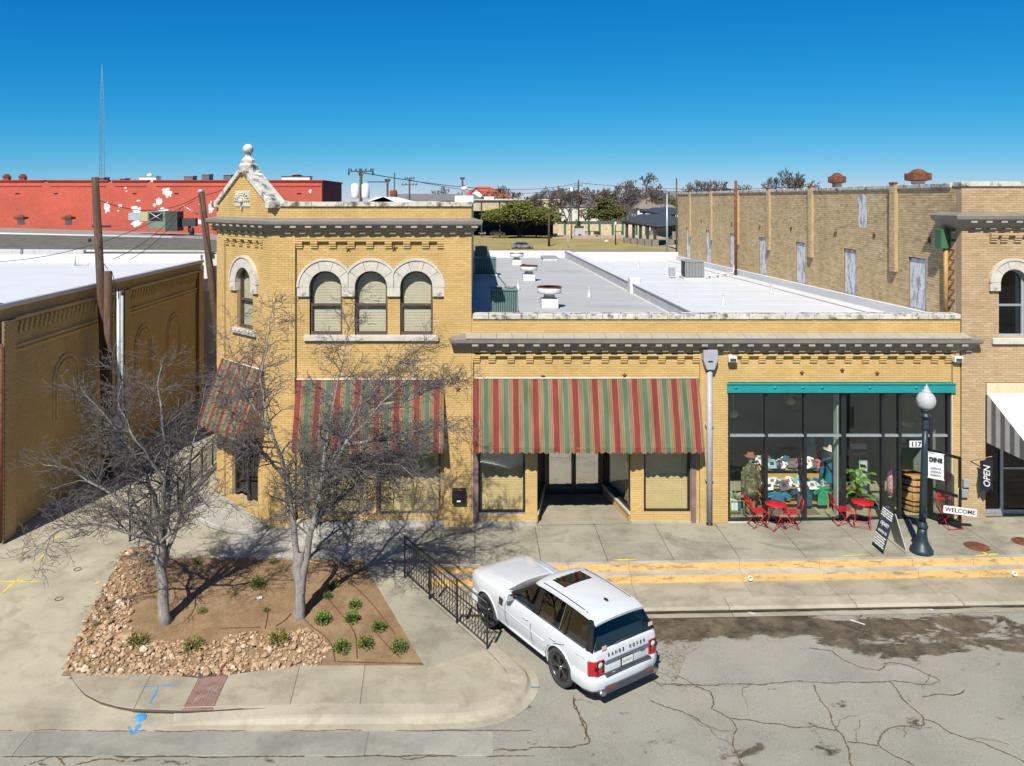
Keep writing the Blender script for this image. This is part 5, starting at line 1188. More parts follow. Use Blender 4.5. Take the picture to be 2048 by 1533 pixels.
# ================================================================ RAILINGS
def railing(label, pts, h, closed_end=True, spacing=.115, group='black metal railings'):
    P = [Vector(p) for p in pts]; t = thing('railing', label, 'railing', group, tuple(P[0]), world=True); L = sum((b_-a).length for a, b_ in zip(P[:-1], P[1:]))
    up = Vector((0, 0, 1))
    b = MB(); b.tube([p+up*h for p in P], .022, 6); b.build('top_rail', M['black_metal'], t)
    for q in (h-.16, .10): b = MB(); b.tube([p+up*q for p in P], .013, 5); b.build('rail', M['black_metal'], t)
    def atl(s):
        for a, c in zip(P[:-1], P[1:]):
            l_ = (c-a).length
            if s <= l_+1e-6: return a+(c-a)*(s/l_)
            s -= l_
        return P[-1]
    n = max(1, round(L/1.05))
    for k in range(n+1): p = atl(L*k/n); b = MB(); b.box(p.x-.022, p.x+.022, p.y-.022, p.y+.022, p.z-.02, p.z+h+.01); b.build('post', M['black_metal'], t)
    m = round(L/spacing)
    for k in range(1, m):
        p = atl(L*k/m); b = MB(); b.box(p.x-.008, p.x+.008, p.y-.008, p.y+.008, p.z+.10, p.z+h-.16); b.build('baluster', M['black_metal'], t)
    return t
railing('black railing sloping down the ramp beside the white car', [(-1.80, -2.98, 0.0), (.27, -5.80, hz(0, -5.8))], 1.0)
railing('long black railing beside the alley ramp', [(-9.35, 1.6, .05), (-9.15, 6.5, .45)], .95)
railing('short black railing behind the bare tree nearest the alley', [(-9.75, -.9, 0), (-9.45, 1.2, .0)], .95)
b = MB(); b.prism([(1.3, -.03), (6.8, -.03), (6.8, .45), (1.3, .03)], lambda u, v, w: Vector((w, u, v)), -9.5, -8.45); struct(b.build('alley_ramp', M['conc']))

# ================================================================ ROOFTOP EQUIPMENT
M['carplastic_'] = pm('coil_dark', (.05, .06, .06), .7)
def ac_unit(label, x, y, z, w, d, h, mat, group, grille=True):
    t = thing('ac_unit', label, 'air conditioner', group, (x, y, z))
    b = MB(); b.box(-w/2-.05, w/2+.05, -d/2-.05, d/2+.05, 0, .10); b.build('base_pad', M['offwhite'], t, bevel=.01)
    b = MB(); b.box(-w/2+.03, w/2-.03, -d/2+.03, d/2-.03, .1, h-.03); b.build('body', M['carplastic_'] , t)
    b = MB(); b.box(-w/2, w/2, -d/2, d/2, h-.06, h); b.build('top_panel', mat, t, bevel=.015)
    if grille:
        n = 13
        for k in range(n):
            u = -w/2+w*(k+.5)/n
            b = MB(); b.box(u-w/n*.30, u+w/n*.30, -d/2, -d/2+.025, .14, h-.08); b.build('louvre', mat, t)
            v = -d/2+d*(k+.5)/n
            b = MB(); b.box(w/2-.025, w/2, v-d/n*.30, v+d/n*.30, .14, h-.08); b.build('louvre', mat, t)
    b = MB(); b.lathe([(min(w, d)*.40, h+.002), (min(w, d)*.40, h+.03), (min(w, d)*.37, h+.03), (min(w, d)*.36, h+.004)], n=20); b.build('fan_ring', M['steel_grey'], t)
    b = MB(); b.lathe([(0, h+.004), (min(w, d)*.36, h+.004)], n=20); b.build('fan_well', M['dark'], t)
    b = MB(); [b.box(-.035, .035, .05, min(w, d)*.33, h+.008, h+.016, M=Matrix.Rotation(k*pi/2, 4, 'Z')) for k in range(4)]; b.lathe([(.09, h+.01), (.09, h+.05), (0, h+.055)], n=12); b.build('fan', M['steel_grey'], t)
    return t
G = 'air conditioners on the flat roof'
ac_unit('green-grey air conditioner just behind the front parapet', .92, 2.4, rzf(2.4), .9, .9, .98, M['ac_green'], G)
ac_unit('low pale green air conditioner halfway back along the brick side wall', .56, 19.2, rzf(19), 1.15, 1.1, .95, M['ac_green'], G)
ac_unit('farthest air conditioner at the back of the grey roof', .42, 31.0, rzf(31), .85, .85, 1.0, M['ac_green'], G)
ac_unit('grey louvred air conditioner on the white roof', 11.1, 17.0, rzf(17), .98, .9, .95, M['steel_grey'], G)
t = thing('disconnect_box', 'small grey electrical box beside the louvred air conditioner', 'electrical box', None, (10.1, 17.2, rzf(17.2)))
b = MB(); b.box(-.15, .15, -.08, .08, .15, .55); b.build('box', M['galv'], t, bevel=.01); b = MB(); b.tube([(-.1, 0, 0), (-.1, 0, .15)], .02, 5); b.tube([(.1, 0, 0), (.1, 0, .15)], .02, 5); b.tube([(.15, 0, .3), (.4, -.05, .2), (.55, -.05, .15)], .02, 5); b.build('conduit', M['white'], t)
t = thing('roof_pipe', 'white coolant pipe run across the white roof to the rust pipe', 'pipe', None, (11.7, 17, rzf(17)))
b = MB(); b.tube([(0, -.2, .15), (1.0, .8, .12), (2.1, 1.9, .12), (2.2, 1.95, .5)], .035, 6); b.build('pipe', M['white'], t)
for k in range(3): b = MB(); b.box(.4+.6*k-.05, .4+.6*k+.05, .1+.6*k-.08, .35+.6*k+.05, 0, .09); b.build('support', M['offwhite'], t)
def mushroom(label, y, cone):
    t = thing('roof_vent', label, 'roof vent', 'mushroom vents in a row on the grey roof', (2.66, y, rzf(y)))
    b = MB(); b.box(-.30, .30, -.30, .30, 0, .34); b.build('curb', M['white_roof'], t, bevel=.02)
    b = MB(); b.lathe([(.26, .34), (.20, .40), (.19, .50), (.22, .52)], n=20); b.build('neck', M['galv'], t)
    b = MB(); b.lathe([(.24, .50), (.42, .54), (.43, .57), (.43, .74), (.41, .745), (.40, .60)], n=24); b.build('bowl', M['dirty_white'], t)
    b = MB(); b.lathe([(.425, .745), (.445, .75), (.445, .775), (.40, .775), (.395, .745)], n=24); b.build('rim', M['rust'], t)
    b = MB(); b.lathe([(.395, .70), (.2, .78 if cone else .72), (0, .90 if cone else .73)], n=24); b.build('cap', M['dirty_white'] if cone else M['rust'], t)
mushroom('nearest mushroom vent with rusty rim on the grey roof', 5.0, 0); mushroom('middle mushroom vent on the grey roof', 15.7, 0); mushroom('farthest mushroom vent with conical cap on the grey roof', 27.0, 1)
t = thing('roof_hatch', 'low grey roof hatch near the back parapet', 'hatch', None, (5.2, 32, rzf(32))); b = MB(); b.box(-.5, .5, -.9, .9, 0, .2); b.build('curb', M['dirty_white'], t, bevel=.02); b = MB(); b.box(-.54, .54, -.94, .94, .20, .26); b.build('lid', M['steel_grey'], t, bevel=.015)
for px, lab in ((1674, 'rusty roof vent above the brick side wall, the farther one'), (1836, 'larger rusty roof vent above the brick side wall')):
    big = px > 1700; d = 33 if not big else 29; p = at(px, 372, d); zc = 9.7
    t = thing('rusty_roof_vent', lab, 'roof vent', 'rusty vents on the beige building', (p.x, p.y, zc)); k = 1.05 if big else .85
    b = MB(); b.lathe([(.22*k, 0), (.22*k, .62), (.30*k, .66)], n=16); b.build('neck', M['galv'], t)
    b = MB(); b.lathe([(.26*k, .62), (.44*k, .66), (.44*k, .90), (.30*k, .93), (.16*k, 1.04), (0, 1.08)], n=8, sm=False); b.build('hood', M['rust'], t)

# ================================================================ ALLEY BUILDING (west)
ab = thing('alley_building', 'long low tan brick building with a white roof beside the alley', 'building', loc=(-16, 5, 0), world=True)
AX = -13.4; fa = fn_right(AX)
brick_wall(ab, fa, -1.0, 15.2, 0, 6.55, [], M['brick_left'], M['mortar_old'], depth=.3)
for (y0, y1) in ((-1.0, -.45), (6.6, 7.1), (14.6, 15.2)):
    brick_wall(ab, fn_right(AX+.16), y0, y1, 0, 6.2, [], M['brick_left'], M['mortar_old'], depth=.15, name='pilaster')
for (y0, y1) in ((-.42, 6.57), (7.13, 14.57)):
    b = MB(); b.prism([(y0, 6.14), (y1, 6.14), (y1, 6.24), (y0, 6.24)], fa, .15, 0); b.build('ledge', M['brick_left'], ab)
    n = int((y1-y0)/.26)
    for k in range(n):
        u = y0+(y1-y0)*(k+.5)/n
        for q in range(3): b = MB(); b.prism([(u-.055, 5.72+.13*q), (u+.055, 5.72+.13*q), (u+.055, 5.84+.13*q), (u-.055, 5.84+.13*q)], fa, .05+.03*q, 0); b.build('brick', M['brick_left'], ab)
    for z, o_ in ((5.20, .05), (5.34, .07)): b = MB(); b.prism([(y0, z), (y1, z), (y1, z+.07), (y0, z+.07)], fa, o_, 0); b.build('string_course', M['brick_left'], ab)
for y in (2.6, 8.6, 11.8):
    for r in (.62, .80):
        b = MB(); L_ = [(y-r, 2.6)]+arc(y, 3.8, r, 180, 0, 16)+[(y+r, 2.6)]; I_ = [(y-r+.07, 2.6)]+arc(y, 3.8, r-.07, 180, 0, 16)+[(y+r-.07, 2.6)]
        for k in range(len(L_)-1): b.prism([L_[k], L_[k+1], I_[k+1], I_[k]], fa, .05, 0)
        b.build('blind_arch', M['brick_left'], ab)
b = MB(); b.prism([(-1.15, 6.55), (15.4, 6.55), (15.4, 6.72), (-1.15, 6.72)], fa, .12, -.35); b.build('roof_edge', M['white_roof'], ab, bevel=.03)
b = MB(); b.add([(-60, -1.0, 6.60), (AX-.3, -1.0, 6.60), (AX-.3, 15.2, 6.60), (-60, 15.2, 6.60)], [(0, 1, 2, 3)]); b.build('roof_deck', M['white_roof'], ab)
plank_box(ab, 'front_wall', M['brick_left'], -60, AX-.01, -1.3, -1.0, 0, 6.7); plank_box(ab, 'front_parapet', M['white_roof'], -60, AX+.1, -1.35, -1.0, 6.7, 6.74)
plank_box(ab, 'back_parapet', M['white_roof'], -60, AX+.02, 15.2, 15.5, 4, 6.95, .02); plank_box(ab, 'back_wall', M['brick_left'], -60, AX, 15.5, 15.7, 0, 6.4)
t = thing('roof_vent_pipe', 'white bent vent pipe on the low white roof', 'pipe', None, tuple(at(150, 541, 36))[:2]+(6.6,)); b = MB(); b.tube([(0, 0, 0), (0, 0, .72)], .05, 8); b.build('riser', M['white'], t); b = MB(); b.tube([(.05, 0, .03), (.55, .0, .04), (.62, .05, .10)], .02, 6); b.build('drain', M['galv'], t)
# corner downpipe of the alley building
b = MB(); b.tube([(AX+.14, -1.15, .1), (AX+.14, -1.15, 5.6)], .06, 8); b.build('downpipe', M['rust'], ab)
# building behind it with the shingle roof
M['shingle'] = pm('grey_brown_shingles', (.135, .125, .105), .95, .25, 3, 30, .25, .6, 14, stretch=(1, 1, 1))
hb = thing('shingle_roof_building', 'long building with a grey-brown shingle roof behind the white roof', 'building', loc=(-25, 20, 0), world=True)
d0, d1, d2 = 40.5, 49.0, 60
def bx3(px, py, d): return tuple(at(px, py, d))
b = MB(); rows = 14
A0, A1 = Vector(bx3(-700, 499, d0)), Vector(bx3(425, 505, d0)); C0, C1 = Vector(bx3(-700, 452, d1)), Vector(bx3(345, 476, d1)); C2 = Vector(bx3(425, 470, d1))
plank_box(hb, 'wall', M['dirty_white'], A0.x, A1.x+.3, A0.y+.1, A0.y+.4, 0, A1.z-.02)
for r in range(rows):
    t0, t1 = r/rows, (r+1)/rows; u = Vector((0, 0, .03))
    L0, L1, R0_, R1_ = lerp(A0, C0, t0), lerp(A0, C0, t1), lerp(A1, C1, t0), lerp(A1, C1, t1)
    b.add([L0+u, R0_+u, R1_, L1, L0, R0_], [(0, 1, 2, 3), (4, 5, 1, 0)])
b.build('roof_slope', M['shingle'], hb)
b = MB(); b.add([A1, C1, Vector((A1.x+2.6, C1.y, C1.z-.5)), Vector((A1.x+1.2, A1.y+.5, A1.z-.4))], [(0, 1, 2, 3)]); b.build('roof_end', M['shingle'], hb)
b = MB(); b.tube([C0, C1], .09, 6); b.build('ridge_flashing', M['white_roof'], hb)
b = MB(); b.tube([A0+Vector((0, -.1, .02)), A1+Vector((0, -.1, .02))], .10, 6); b.build('eave', M['offwhite'], hb)
F0, F1 = Vector(bx3(-700, 436, d2)), Vector(bx3(425, 468, d2)); b = MB(); b.add([C0+Vector((0, .1, 0)), C1+Vector((0, .1, 0)), C1+Vector((3, 2, -.3)), F1, F0], [(0, 1, 2, 3, 4)]); b.build('flat_roof', pm('grey_gravel_roof', (.27, .25, .225), .95, .1, .5), hb)
plank_box(hb, 'parapet', M['dirty_white'], A0.x, at(165, 500, 39.8).x, A0.y-.6, A0.y-.35, 5, at(0, 501, 39.8).z); plank_box(hb, 'parapet', M['white_roof'], at(168, 500, 39.8).x, A1.x, A0.y-.75, A0.y-.5, 5, at(0, 508, 39.8).z)
b = MB(); p = at(43, 520, 39.3); b.box(p.x-.06, p.x+.06, p.y-.05, p.y+.05, 6.4, 7.15); b.build('post', M['steel_grey'], hb)
for px, lab in ((42, 'rusty vent on the grey roof by the picture edge'), (137, 'rusty vent on the grey roof in front of the red wall')):
    p = at(px, 447, 52); t = thing('rusty_roof_vent', lab, 'roof vent', 'rusty vents before the red wall', tuple(p-Vector((0, 0, .1))))
    b = MB(); b.lathe([(.22, 0), (.22, .35), (.3, .38)], n=14); b.build('neck', M['dirty_white'], t); b = MB(); b.lathe([(.32, .36), (.46, .40), (.46, .52), (.3, .55), (.1, .66), (0, .67)], n=8, sm=False); b.build('hood', M['rust'], t)
t = thing('rooftop_unit', 'large green rooftop ventilation unit with open panel and ducts', 'ventilation unit', None, tuple(at(328, 462, 56))); kk = 56/FOC
def ub(name, a, c, e, f, y0, y1, mat): b = MB(); b.box((a-328)*kk, (c-328)*kk, y0, y1, (462-f)*kk, (462-e)*kk); return b.build(name, mat, t, bevel=.015)
gm = pm('green_grey_sheet', (.16, .21, .15), .6); ub('body', 301, 337, 422, 458, -.5, .6, gm); ub('side_body', 337, 361, 423, 462, -.6, .6, pm('dark_green_sheet', (.05, .065, .055), .6)); ub('duct', 283, 301, 425, 443, -.2, .4, pm('pale_yellow_sheet', (.40, .40, .22), .6)); ub('duct', 259, 283, 426, 441, -.2, .4, pm('pale_blue_sheet', (.35, .43, .50), .5)); ub('duct', 361, 392, 437, 453, -.1, .4, pm('dark_sheet', (.04, .045, .045), .6)); ub('opening', 304, 331, 425, 442, -.52, -.5, M['dark'])
b = MB(); b.tube([(-23*kk, -.54, 37*kk), (2*kk, -.54, 21*kk)], .04, 5); b.tube([(-23*kk, -.54, 21*kk), (2*kk, -.54, 35*kk)], .04, 5); b.build('brace', M['galv'], t); b = MB(); b.box(48*kk, 52*kk, 0, .2, -3*kk, 9*kk); b.build('leg', M['dark'], t)
# red building
M['redwall'] = pm('faded_red_painted_brick', (.50, .098, .062), .85, .14, .35, 6, .10, .3, 14, stretch=(1, 1, 1.5), col2=(.42, .10, .07), c2=(.5, .75))
M['redtrim'] = pm('dark_red_trim', (.30, .04, .03), .85)
rb = thing('red_building', 'big red painted brick building with peeling white patches along the back', 'building', loc=(-30, 38, 0), world=True)
RD = 61; rx1 = at(644, 400, RD).x; ry = CAMY+RD; rzt = at(0, 364, RD).z
plank_box(rb, 'wall', M['redwall'], -75, rx1, ry, ry+.4, 0, rzt)
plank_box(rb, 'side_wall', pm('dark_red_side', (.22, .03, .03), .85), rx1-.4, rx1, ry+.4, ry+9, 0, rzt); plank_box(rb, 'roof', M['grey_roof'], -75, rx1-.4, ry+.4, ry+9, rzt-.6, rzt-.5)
seg = [(-75, -44, 0), (-44, -33.5, .0), (-33.2, -28.5, 0), (-28.2, -25.4, 0), (-25.0, -18.5, 0), (-18.4, rx1+.1, 0)]
for a, c, _ in seg: b = MB(); b.box(a, c, ry-.09, ry+.5, rzt, rzt+.14); b.build('coping', M['redtrim'], rb, bevel=.02); b = MB(); b.box(a+.2, c-.2, ry-.05, ry, rzt-.35, rzt-.25); b.build('string_course', M['redwall'], rb)
b = MB(); b.box(rx1-.45, rx1+.08, ry+.5, ry+9, rzt, rzt+.14); b.build('coping', M['redtrim'], rb)
for px in (35, 112, 269, 353, 598): p = at(px, 388, RD); b = MB(); b.box(p.x-.16, p.x+.16, ry-.02, ry, p.z-.03, p.z+.06); b.build('vent_slot', M['dark'], rb)
random.seed(21)
wpaint = pm('bare_white_plaster', (.78, .77, .75), .9, .08)
for px, py, w, h in ((335, 385, 22, 18), (214, 415, 12, 20), (240, 412, 8, 7), (251, 376, 5, 4), (318, 404, 13, 14), (309, 411, 6, 6), (277, 402, 7, 4), (274, 424, 20, 22), (327, 421, 22, 10), (273, 447, 20, 14), (421, 418, 10, 17), (399, 444, 10, 11), (620, 383, 6, 7), (236, 422, 4, 3), (253, 383, 4, 3), (402, 408, 8, 8)):
    p = at(px, py, RD); k = RD/FOC; n = 30; b = MB(); sd_ = random.uniform(0, 99); rf = [(.78+.55*mnoise.noise(Vector((2.2*cos(2*pi*i/n), 2.2*sin(2*pi*i/n), sd_)))+random.uniform(-.13, .13)) for i in range(n)]
    b.prism([(p.x+w/2*k*1.2*cos(2*pi*i/n)*rf[i], p.z+h/2*k*1.2*sin(2*pi*i/n)*rf[i]) for i in range(n)], lambda u, v, s: Vector((u, ry-s, v)), 0, .012); b.build('paint_patch', wpaint, rb)
for px, py, w, h, c, lab in ((208, 356, 12, 7, (.10, .11, .12), 'dark rooftop box behind the tall pole'), (250, 358, 10, 5, (.09, .085, .08), 'flat dark rooftop box on the red building'), (300, 355, 34, 9, (.72, .72, .70), 'white rooftop unit with small dome on the red building'), (381, 354, 18, 10, (.12, .13, .14), 'rooftop unit with pale side on the red building'), (415, 353, 15, 14, (.11, .12, .13), 'tall dark rooftop unit on the red building'), (458, 353, 15, 13, (.11, .12, .13), 'dark rooftop unit beside the gable'), (594, 355, 56, 9, (.70, .70, .68), 'long white rooftop cabin on the red building')):
    p = at(px, py+h/2+3, RD+4); k = (RD+4)/FOC; t = thing('rooftop_box', lab, 'rooftop unit', None, (p.x, p.y, rzt-.5))
    b = MB(); b.box(-w/2*k, w/2*k, -.5, .5, 0, .5+(h+4)*k*.9); b.build('body', pm('roofbox', c, .6), t, bevel=.02)
    b = MB(); b.box(-w/2*k-.04, w/2*k+.04, -.55, .55, .5+(h+4)*k*.9, .56+(h+4)*k*.9); b.build('lid', M['rust'] if px == 594 else M['steel_grey'], t)
    if px == 300: b = MB(); b.lathe([(.25, 1.0), (.22, 1.2), (0, 1.32)], n=12); b.build('dome', M['white'], t)
    if px == 594: b = MB(); b.lathe([(.35, .9), (.4, 1.1), (.5, 1.12), (0, 1.22)], n=10); b.build('vent', M['rust'], t)
for px, py, lab in ((14, 352, 'small red vent stack at the picture edge'), (46, 356, 'small red vent stack beside the first')):
    p = at(px, 364, RD+3); t = thing('vent_stack', lab, 'vent', None, (p.x, p.y, rzt-.5)); b = MB(); b.box(-.22, .22, -.2, .2, 0, .95); b.build('shaft', M['redtrim'], t); b = MB(); b.prism([(-.28, .95), (.28, .95), (0, 1.2)], lambda u, v, w: Vector((u, w, v)), -.25, .25); b.build('cap', M['rust'], t)
# guyed lattice mast
p = at(204, 362, 130); t = thing('radio_mast', 'thin pale lattice radio mast rising above the red building', 'mast', None, (p.x, p.y, 0)); mm = pm('mast_paint', (.20, .30, .36), .7); H_ = at(0, 130, 130).z
for k in range(3): a = 2*pi*k/3; b = MB(); b.tube([(.42*cos(a), .42*sin(a), 0), (.42*cos(a), .42*sin(a), H_*.70), (.03*cos(a), .03*sin(a), H_)], [.035, .035, .02], 4); b.build('leg', mm, t)
b = MB(); z = 8.0; k = 0
while z < H_*.94:
    r = .42 if z < H_*.7 else .42*(1-(z-H_*.7)/(H_*.3))+.03
    for q in range(3): a0, a1 = 2*pi*(q+k)/3, 2*pi*(q+k+1)/3; b.tube([(r*cos(a0), r*sin(a0), z), (r*cos(a1), r*sin(a1), z+.7)], .02, 3, cap=False)
    z += .7; k += 1
b.build('lattice', mm, t, kind='stuff')

# ================================================================ POLES AND WIRES
def pole(label, name, pts, r0, r1, cat='utility pole', mat=None, group=None):
    t = thing(name, label, cat, group, tuple(pts[0]), world=True); b = MB(); n = len(pts); b.tube(pts, [r0+(r1-r0)*i/(n-1) for i in range(n)], 10); b.build('shaft', mat or M['pole'], t); return t
pb1, pt1 = Vector((-12.75, 4.2, 0)), at(190, 355, 27.4); p1 = pole('tall leaning wooden utility pole in the alley, the nearest one', 'utility_pole', [pb1, lerp(pb1, pt1, .5)+Vector((.05, 0, 0)), pt1], .17, .125)
b = MB(); b.box(pt1.x-.1, pt1.x+.55, pt1.y-.03, pt1.y+.03, pt1.z-1.75, pt1.z-1.68); b.tube([pt1+Vector((.1, -.15, -2.0)), pt1+Vector((.28, -.15, -2.3)), pt1+Vector((.12, -.12, -2.7))], .012, 4); b.build('bracket', M['wire'], p1); b = MB(); b.lathe([(.05, 0), (.06, .08), (.03, .12)], (pt1.x-.15, pt1.y-.08, pt1.z-2.25), 8); b.build('insulator', M['wire'], p1)
pt2 = at(216, 543, 27.2); p2 = pole('short sawn-off wooden pole beside the tall alley pole', 'utility_pole', [Vector((pt2.x, pt2.y, 0)), pt2], .145, .135)
pt3 = at(402, 381, 35.8); pb3 = Vector((-11.3, 12.6, 0)); p3 = pole('leaning wooden utility pole against the cut-corner building', 'utility_pole', [pb3, pt3], .19, .14)
b = MB(); b.tube([pt3+Vector((-.1, -.1, -1.1)), pt3+Vector((-.75, -.2, -.7))], .035, 6); b.build('brace', M['galv'], p3); b = MB(); b.lathe([(.10, 0), (.13, .1), (.10, .3), (0, .33)], tuple(pt3+Vector((-.35, -.2, -2.0))), 10); b.build('transformer_can', M['wire'], p3); b = MB(); b.lathe([(.15, 0), (.16, .1), (.12, .16)], tuple(pt3+Vector((0, 0, -.12))), 10); b.build('cap', M['galv'], p3)
pt4 = at(237, 583, 27.5); p4 = pole('pale galvanised conduit mast beside the alley poles', 'conduit_mast', [Vector((pt4.x, pt4.y, 0)), pt4], .10, .10, 'conduit', M['galv']); b = MB(); q = pt4+Vector((.14, -.02, -.15)); b.tube([(q.x, q.y, 0), q], .045, 6); b.tube([pt4+Vector((-.05, 0, 0)), pt4+Vector((-.2, -.02, .18)), pt4+Vector((-.33, 0, .05))], .03, 6); b.build('side_conduit', M['grey_pipe'], p4)
b = MB(); b.box(pt4.x-.22, pt4.x+.30, pt4.y-.2, pt4.y, 1.2, 2.1); b.build('switch_box', M['steel_grey'], p4, bevel=.01)
def wire(label, a, c, sag, r=.014, n=14):
    a, c = Vector(a), Vector(c); b = MB(); b.tube([lerp(a, c, k/n)-Vector((0, 0, sag*4*(k/n)*(1-k/n))) for k in range(n+1)], r, 4)
    o = b.build('cable', M['wire']); tag(o, label, 'cable'); return o
wire('sagging cable strung between the two tall alley poles', pt1+Vector((0, 0, -.75)), pt3+Vector((0, 0, -.2)), .55)
wire('cable from the leaning pole to the gable of the corner building', pt3+Vector((0, 0, -.25)), at(452, 377, 40), .05)
wire('service cable dropping from the leaning pole across the shingle roof', pt3+Vector((-.75, -.2, -.7)), at(225, 519, 29), .3); wire('second service cable dropping across the shingle roof', pt3+Vector((-.7, -.2, -.85)), at(260, 520, 31), .25); wire('thin cable crossing the white roof to the picture edge', pt3+Vector((-.3, -.2, -.5)), at(-20, 525, 34), .6)
wire('cable running down the tall alley pole', pt1+Vector((.12, -.15, -2.6)), at(216, 540, 27.1), .0); wire('looped cable from the short pole to the conduit', at(220, 545, 27.1), at(232, 592, 27.3), -.3)

# ================================================================ PARK, HOUSES AND TREES FAR BEHIND
BG = -.6
def gd(py, z=BG): return FOC*(CAMZ-z)/(py-VPY)
def gp_(px, py, z=BG): return on(px, py, z)
M['lawn'] = pm('winter_lawn', (.30, .24, .075), .95, .25, .08, 1.5, .15, .1, 5, col2=(.36, .27, .12), c2=(.5, .65))
# back street and lawn
b = MB(); b.add([(-120, 36, -.70), (160, 36, -.70), (160, 166, -.70), (-120, 166, -.70)], [(0, 1, 2, 3)]); struct(b.build('back_street', pm('back_asphalt', (.20, .20, .195), .9, .12, .1)))
b = MB(); N_ = 24
ylo = gd(500)+CAMY
b.grid(lambda i, j: (-30+120*i/N_, ylo-1+ (70)*j/12, BG+.02+.5*sin(pi*min(1, j/9))*(1 if j < 10 else .6)), N_, 12); struct(b.build('lawn', M['lawn']))
b = MB(); b.box(-30, 90, ylo-3.2, ylo-1.2, BG-.1, BG-.02); struct(b.build('far_pavement', M['conc']))
def leafy(name, label, cat, base, trunk_h, rx, ry, rz, n, mat, bark, seed, size, group=None, low=0.0, lobes=9, trunk_r=.35):
    random.seed(seed); t = thing(name, label, cat, group, tuple(base)); cz = trunk_h+rz*.75
    b = MB(); b.tube([(0, 0, -.3), (.1, 0, trunk_h*.6), (0, 0, trunk_h)], [trunk_r*1.2, trunk_r*.9, trunk_r*.8], 8)
    for k in range(8):
        a = 2*pi*k/8+random.uniform(-.3, .3); b.tube([(0, 0, trunk_h*.8), (rx*.35*cos(a), ry*.35*sin(a), trunk_h+rz*.35), (rx*.75*cos(a), ry*.75*sin(a), trunk_h+rz*random.uniform(.4, .9))], [trunk_r*.55, trunk_r*.32, .04], 6)
    b.build('trunk', bark, t)
    L = []
    for k in range(lobes):
        a = 2*pi*random.random(); q = sqrt(random.random())*.72; L.append((rx*q*cos(a), ry*q*sin(a), trunk_h+rz*(.30+1.0*sqrt(max(0, 1-(q/.80)**2))*random.uniform(.35, 1)), random.uniform(.26, .42)))
    c = MB()
    for k in range(n):
        lx_, ly_, lz_, s = random.choice(L); v = Vector((random.gauss(0, 1), random.gauss(0, 1), random.gauss(0, 1))).normalized()*random.uniform(.75, 1.05)
        p = Vector((lx_+v.x*rx*s, ly_+v.y*ry*s, lz_+v.z*rz*s*.9))
        if p.z < trunk_h*low: continue
        d = Vector((random.gauss(0, 1), random.gauss(0, 1), random.gauss(0, .6))).normalized(); e = d.orthogonal().normalized(); sz = size*random.uniform(.6, 1.3)
        c.add([p-d*sz, p+e*sz*.6, p+d*sz, p-e*sz*.6], [(0, 1, 2, 3)])
    o = c.build('crown', mat, t, recalc=False); return t
def leafmat(name, c1, c2, c3):
    m, n, l, b = newmat(name); g = n.new('ShaderNodeNewGeometry'); c = ramp(n, l, g.outputs['Random Per Island'], [(0, alb(c1)), (.5, alb(c2)), (1, alb(c3))])
    l.new(c, b.inputs['Base Color']); b.inputs['Roughness'].default_value = .6; b.inputs['Specular IOR Level'].default_value = .2; return m
M['oak'] = leafmat('live_oak_leaf', (.045, .065, .012), (.095, .11, .016), (.16, .15, .025)); M['oak2'] = leafmat('juniper_leaf', (.035, .05, .012), (.08, .085, .02), (.13, .12, .03))
M['bark'] = pm('grey_bark', (.13, .11, .095), .95, .25, 3, 20, .25, .6, 40, stretch=(3, 3, .6)); M['bark_d'] = pm('dark_bark', (.05, .04, .03), .95, .2, 3)
p = gp_(1040, 478); k = gd(478)/FOC
leafy('live_oak', 'broad round live oak on the park lawn', 'tree', (p.x, p.y, BG), 2.6, 82*k, 70*k, 37*k, 8200, M['oak'], M['bark_d'], 3, .36, low=.6, lobes=26, trunk_r=.45)
p = gp_(1205, 470); k = gd(470)/FOC
leafy('evergreen_tree', 'upright loose evergreen beside the park pavilion', 'tree', (p.x, p.y, BG), 3.2, 48*k, 42*k, 36*k, 3600, M['oak2'], M['bark'], 5, .36, low=.9, lobes=16, trunk_r=.25)
p = gp_(1340, 455); k = gd(455)/FOC
leafy('evergreen_tree', 'olive green tree half hidden by the brick side wall', 'tree', (p.x, p.y, BG), 3.0, 66*k, 50*k, 30*k, 2400, M['oak'], M['bark'], 6, .42, lobes=12)
p = gp_(1205, 478); leafy('shrub', 'young green shrub standing in the park', 'shrub', (p.x-1.5, p.y, BG), .6, .9, .9, 1.2, 260, M['oak2'], M['bark'], 8, .2, lobes=5, trunk_r=.08)
def baretree(name, label, base, h, seed, mat, spread=.55, n_lv=5, group=None, tr=None, twr=.03):
    random.seed(seed); t = thing(name, label, 'tree', group, tuple(base)); tk = MB(); cr = MB()
    def grow(p, d, L, r, lv):
        q = p+d*L*.5+Vector((random.gauss(0, .03), random.gauss(0, .03), 0))*L; e = p+d*L+Vector((random.gauss(0, .05), random.gauss(0, .05), random.gauss(0, .02)))*L
        (tk if lv < 2 else cr).tube([p, q, e], [r, r*.85, r*.7], 6 if lv < 2 else 3, cap=False)
        if lv >= n_lv: return
        for k in range(2 if lv == 0 else random.choice((2, 3, 3))):
            a = random.uniform(0, 2*pi); o = d.orthogonal().normalized(); o.rotate(Matrix.Rotation(a, 3, d)); nd = (d+o*random.uniform(spread*.6, spread*1.4)+Vector((0, 0, .10))).normalized()
            grow(lerp(p, e, random.uniform(.75, 1.0)), nd, L*random.uniform(.62, .85), max(twr, r*.62), lv+1)
    grow(Vector((0, 0, -.2)), Vector((0, 0, 1)), h*.30, tr or h*.022, 0)
    tk.build('trunk', mat, t, recalc=False); cr.build('crown', mat, t, recalc=False); return t
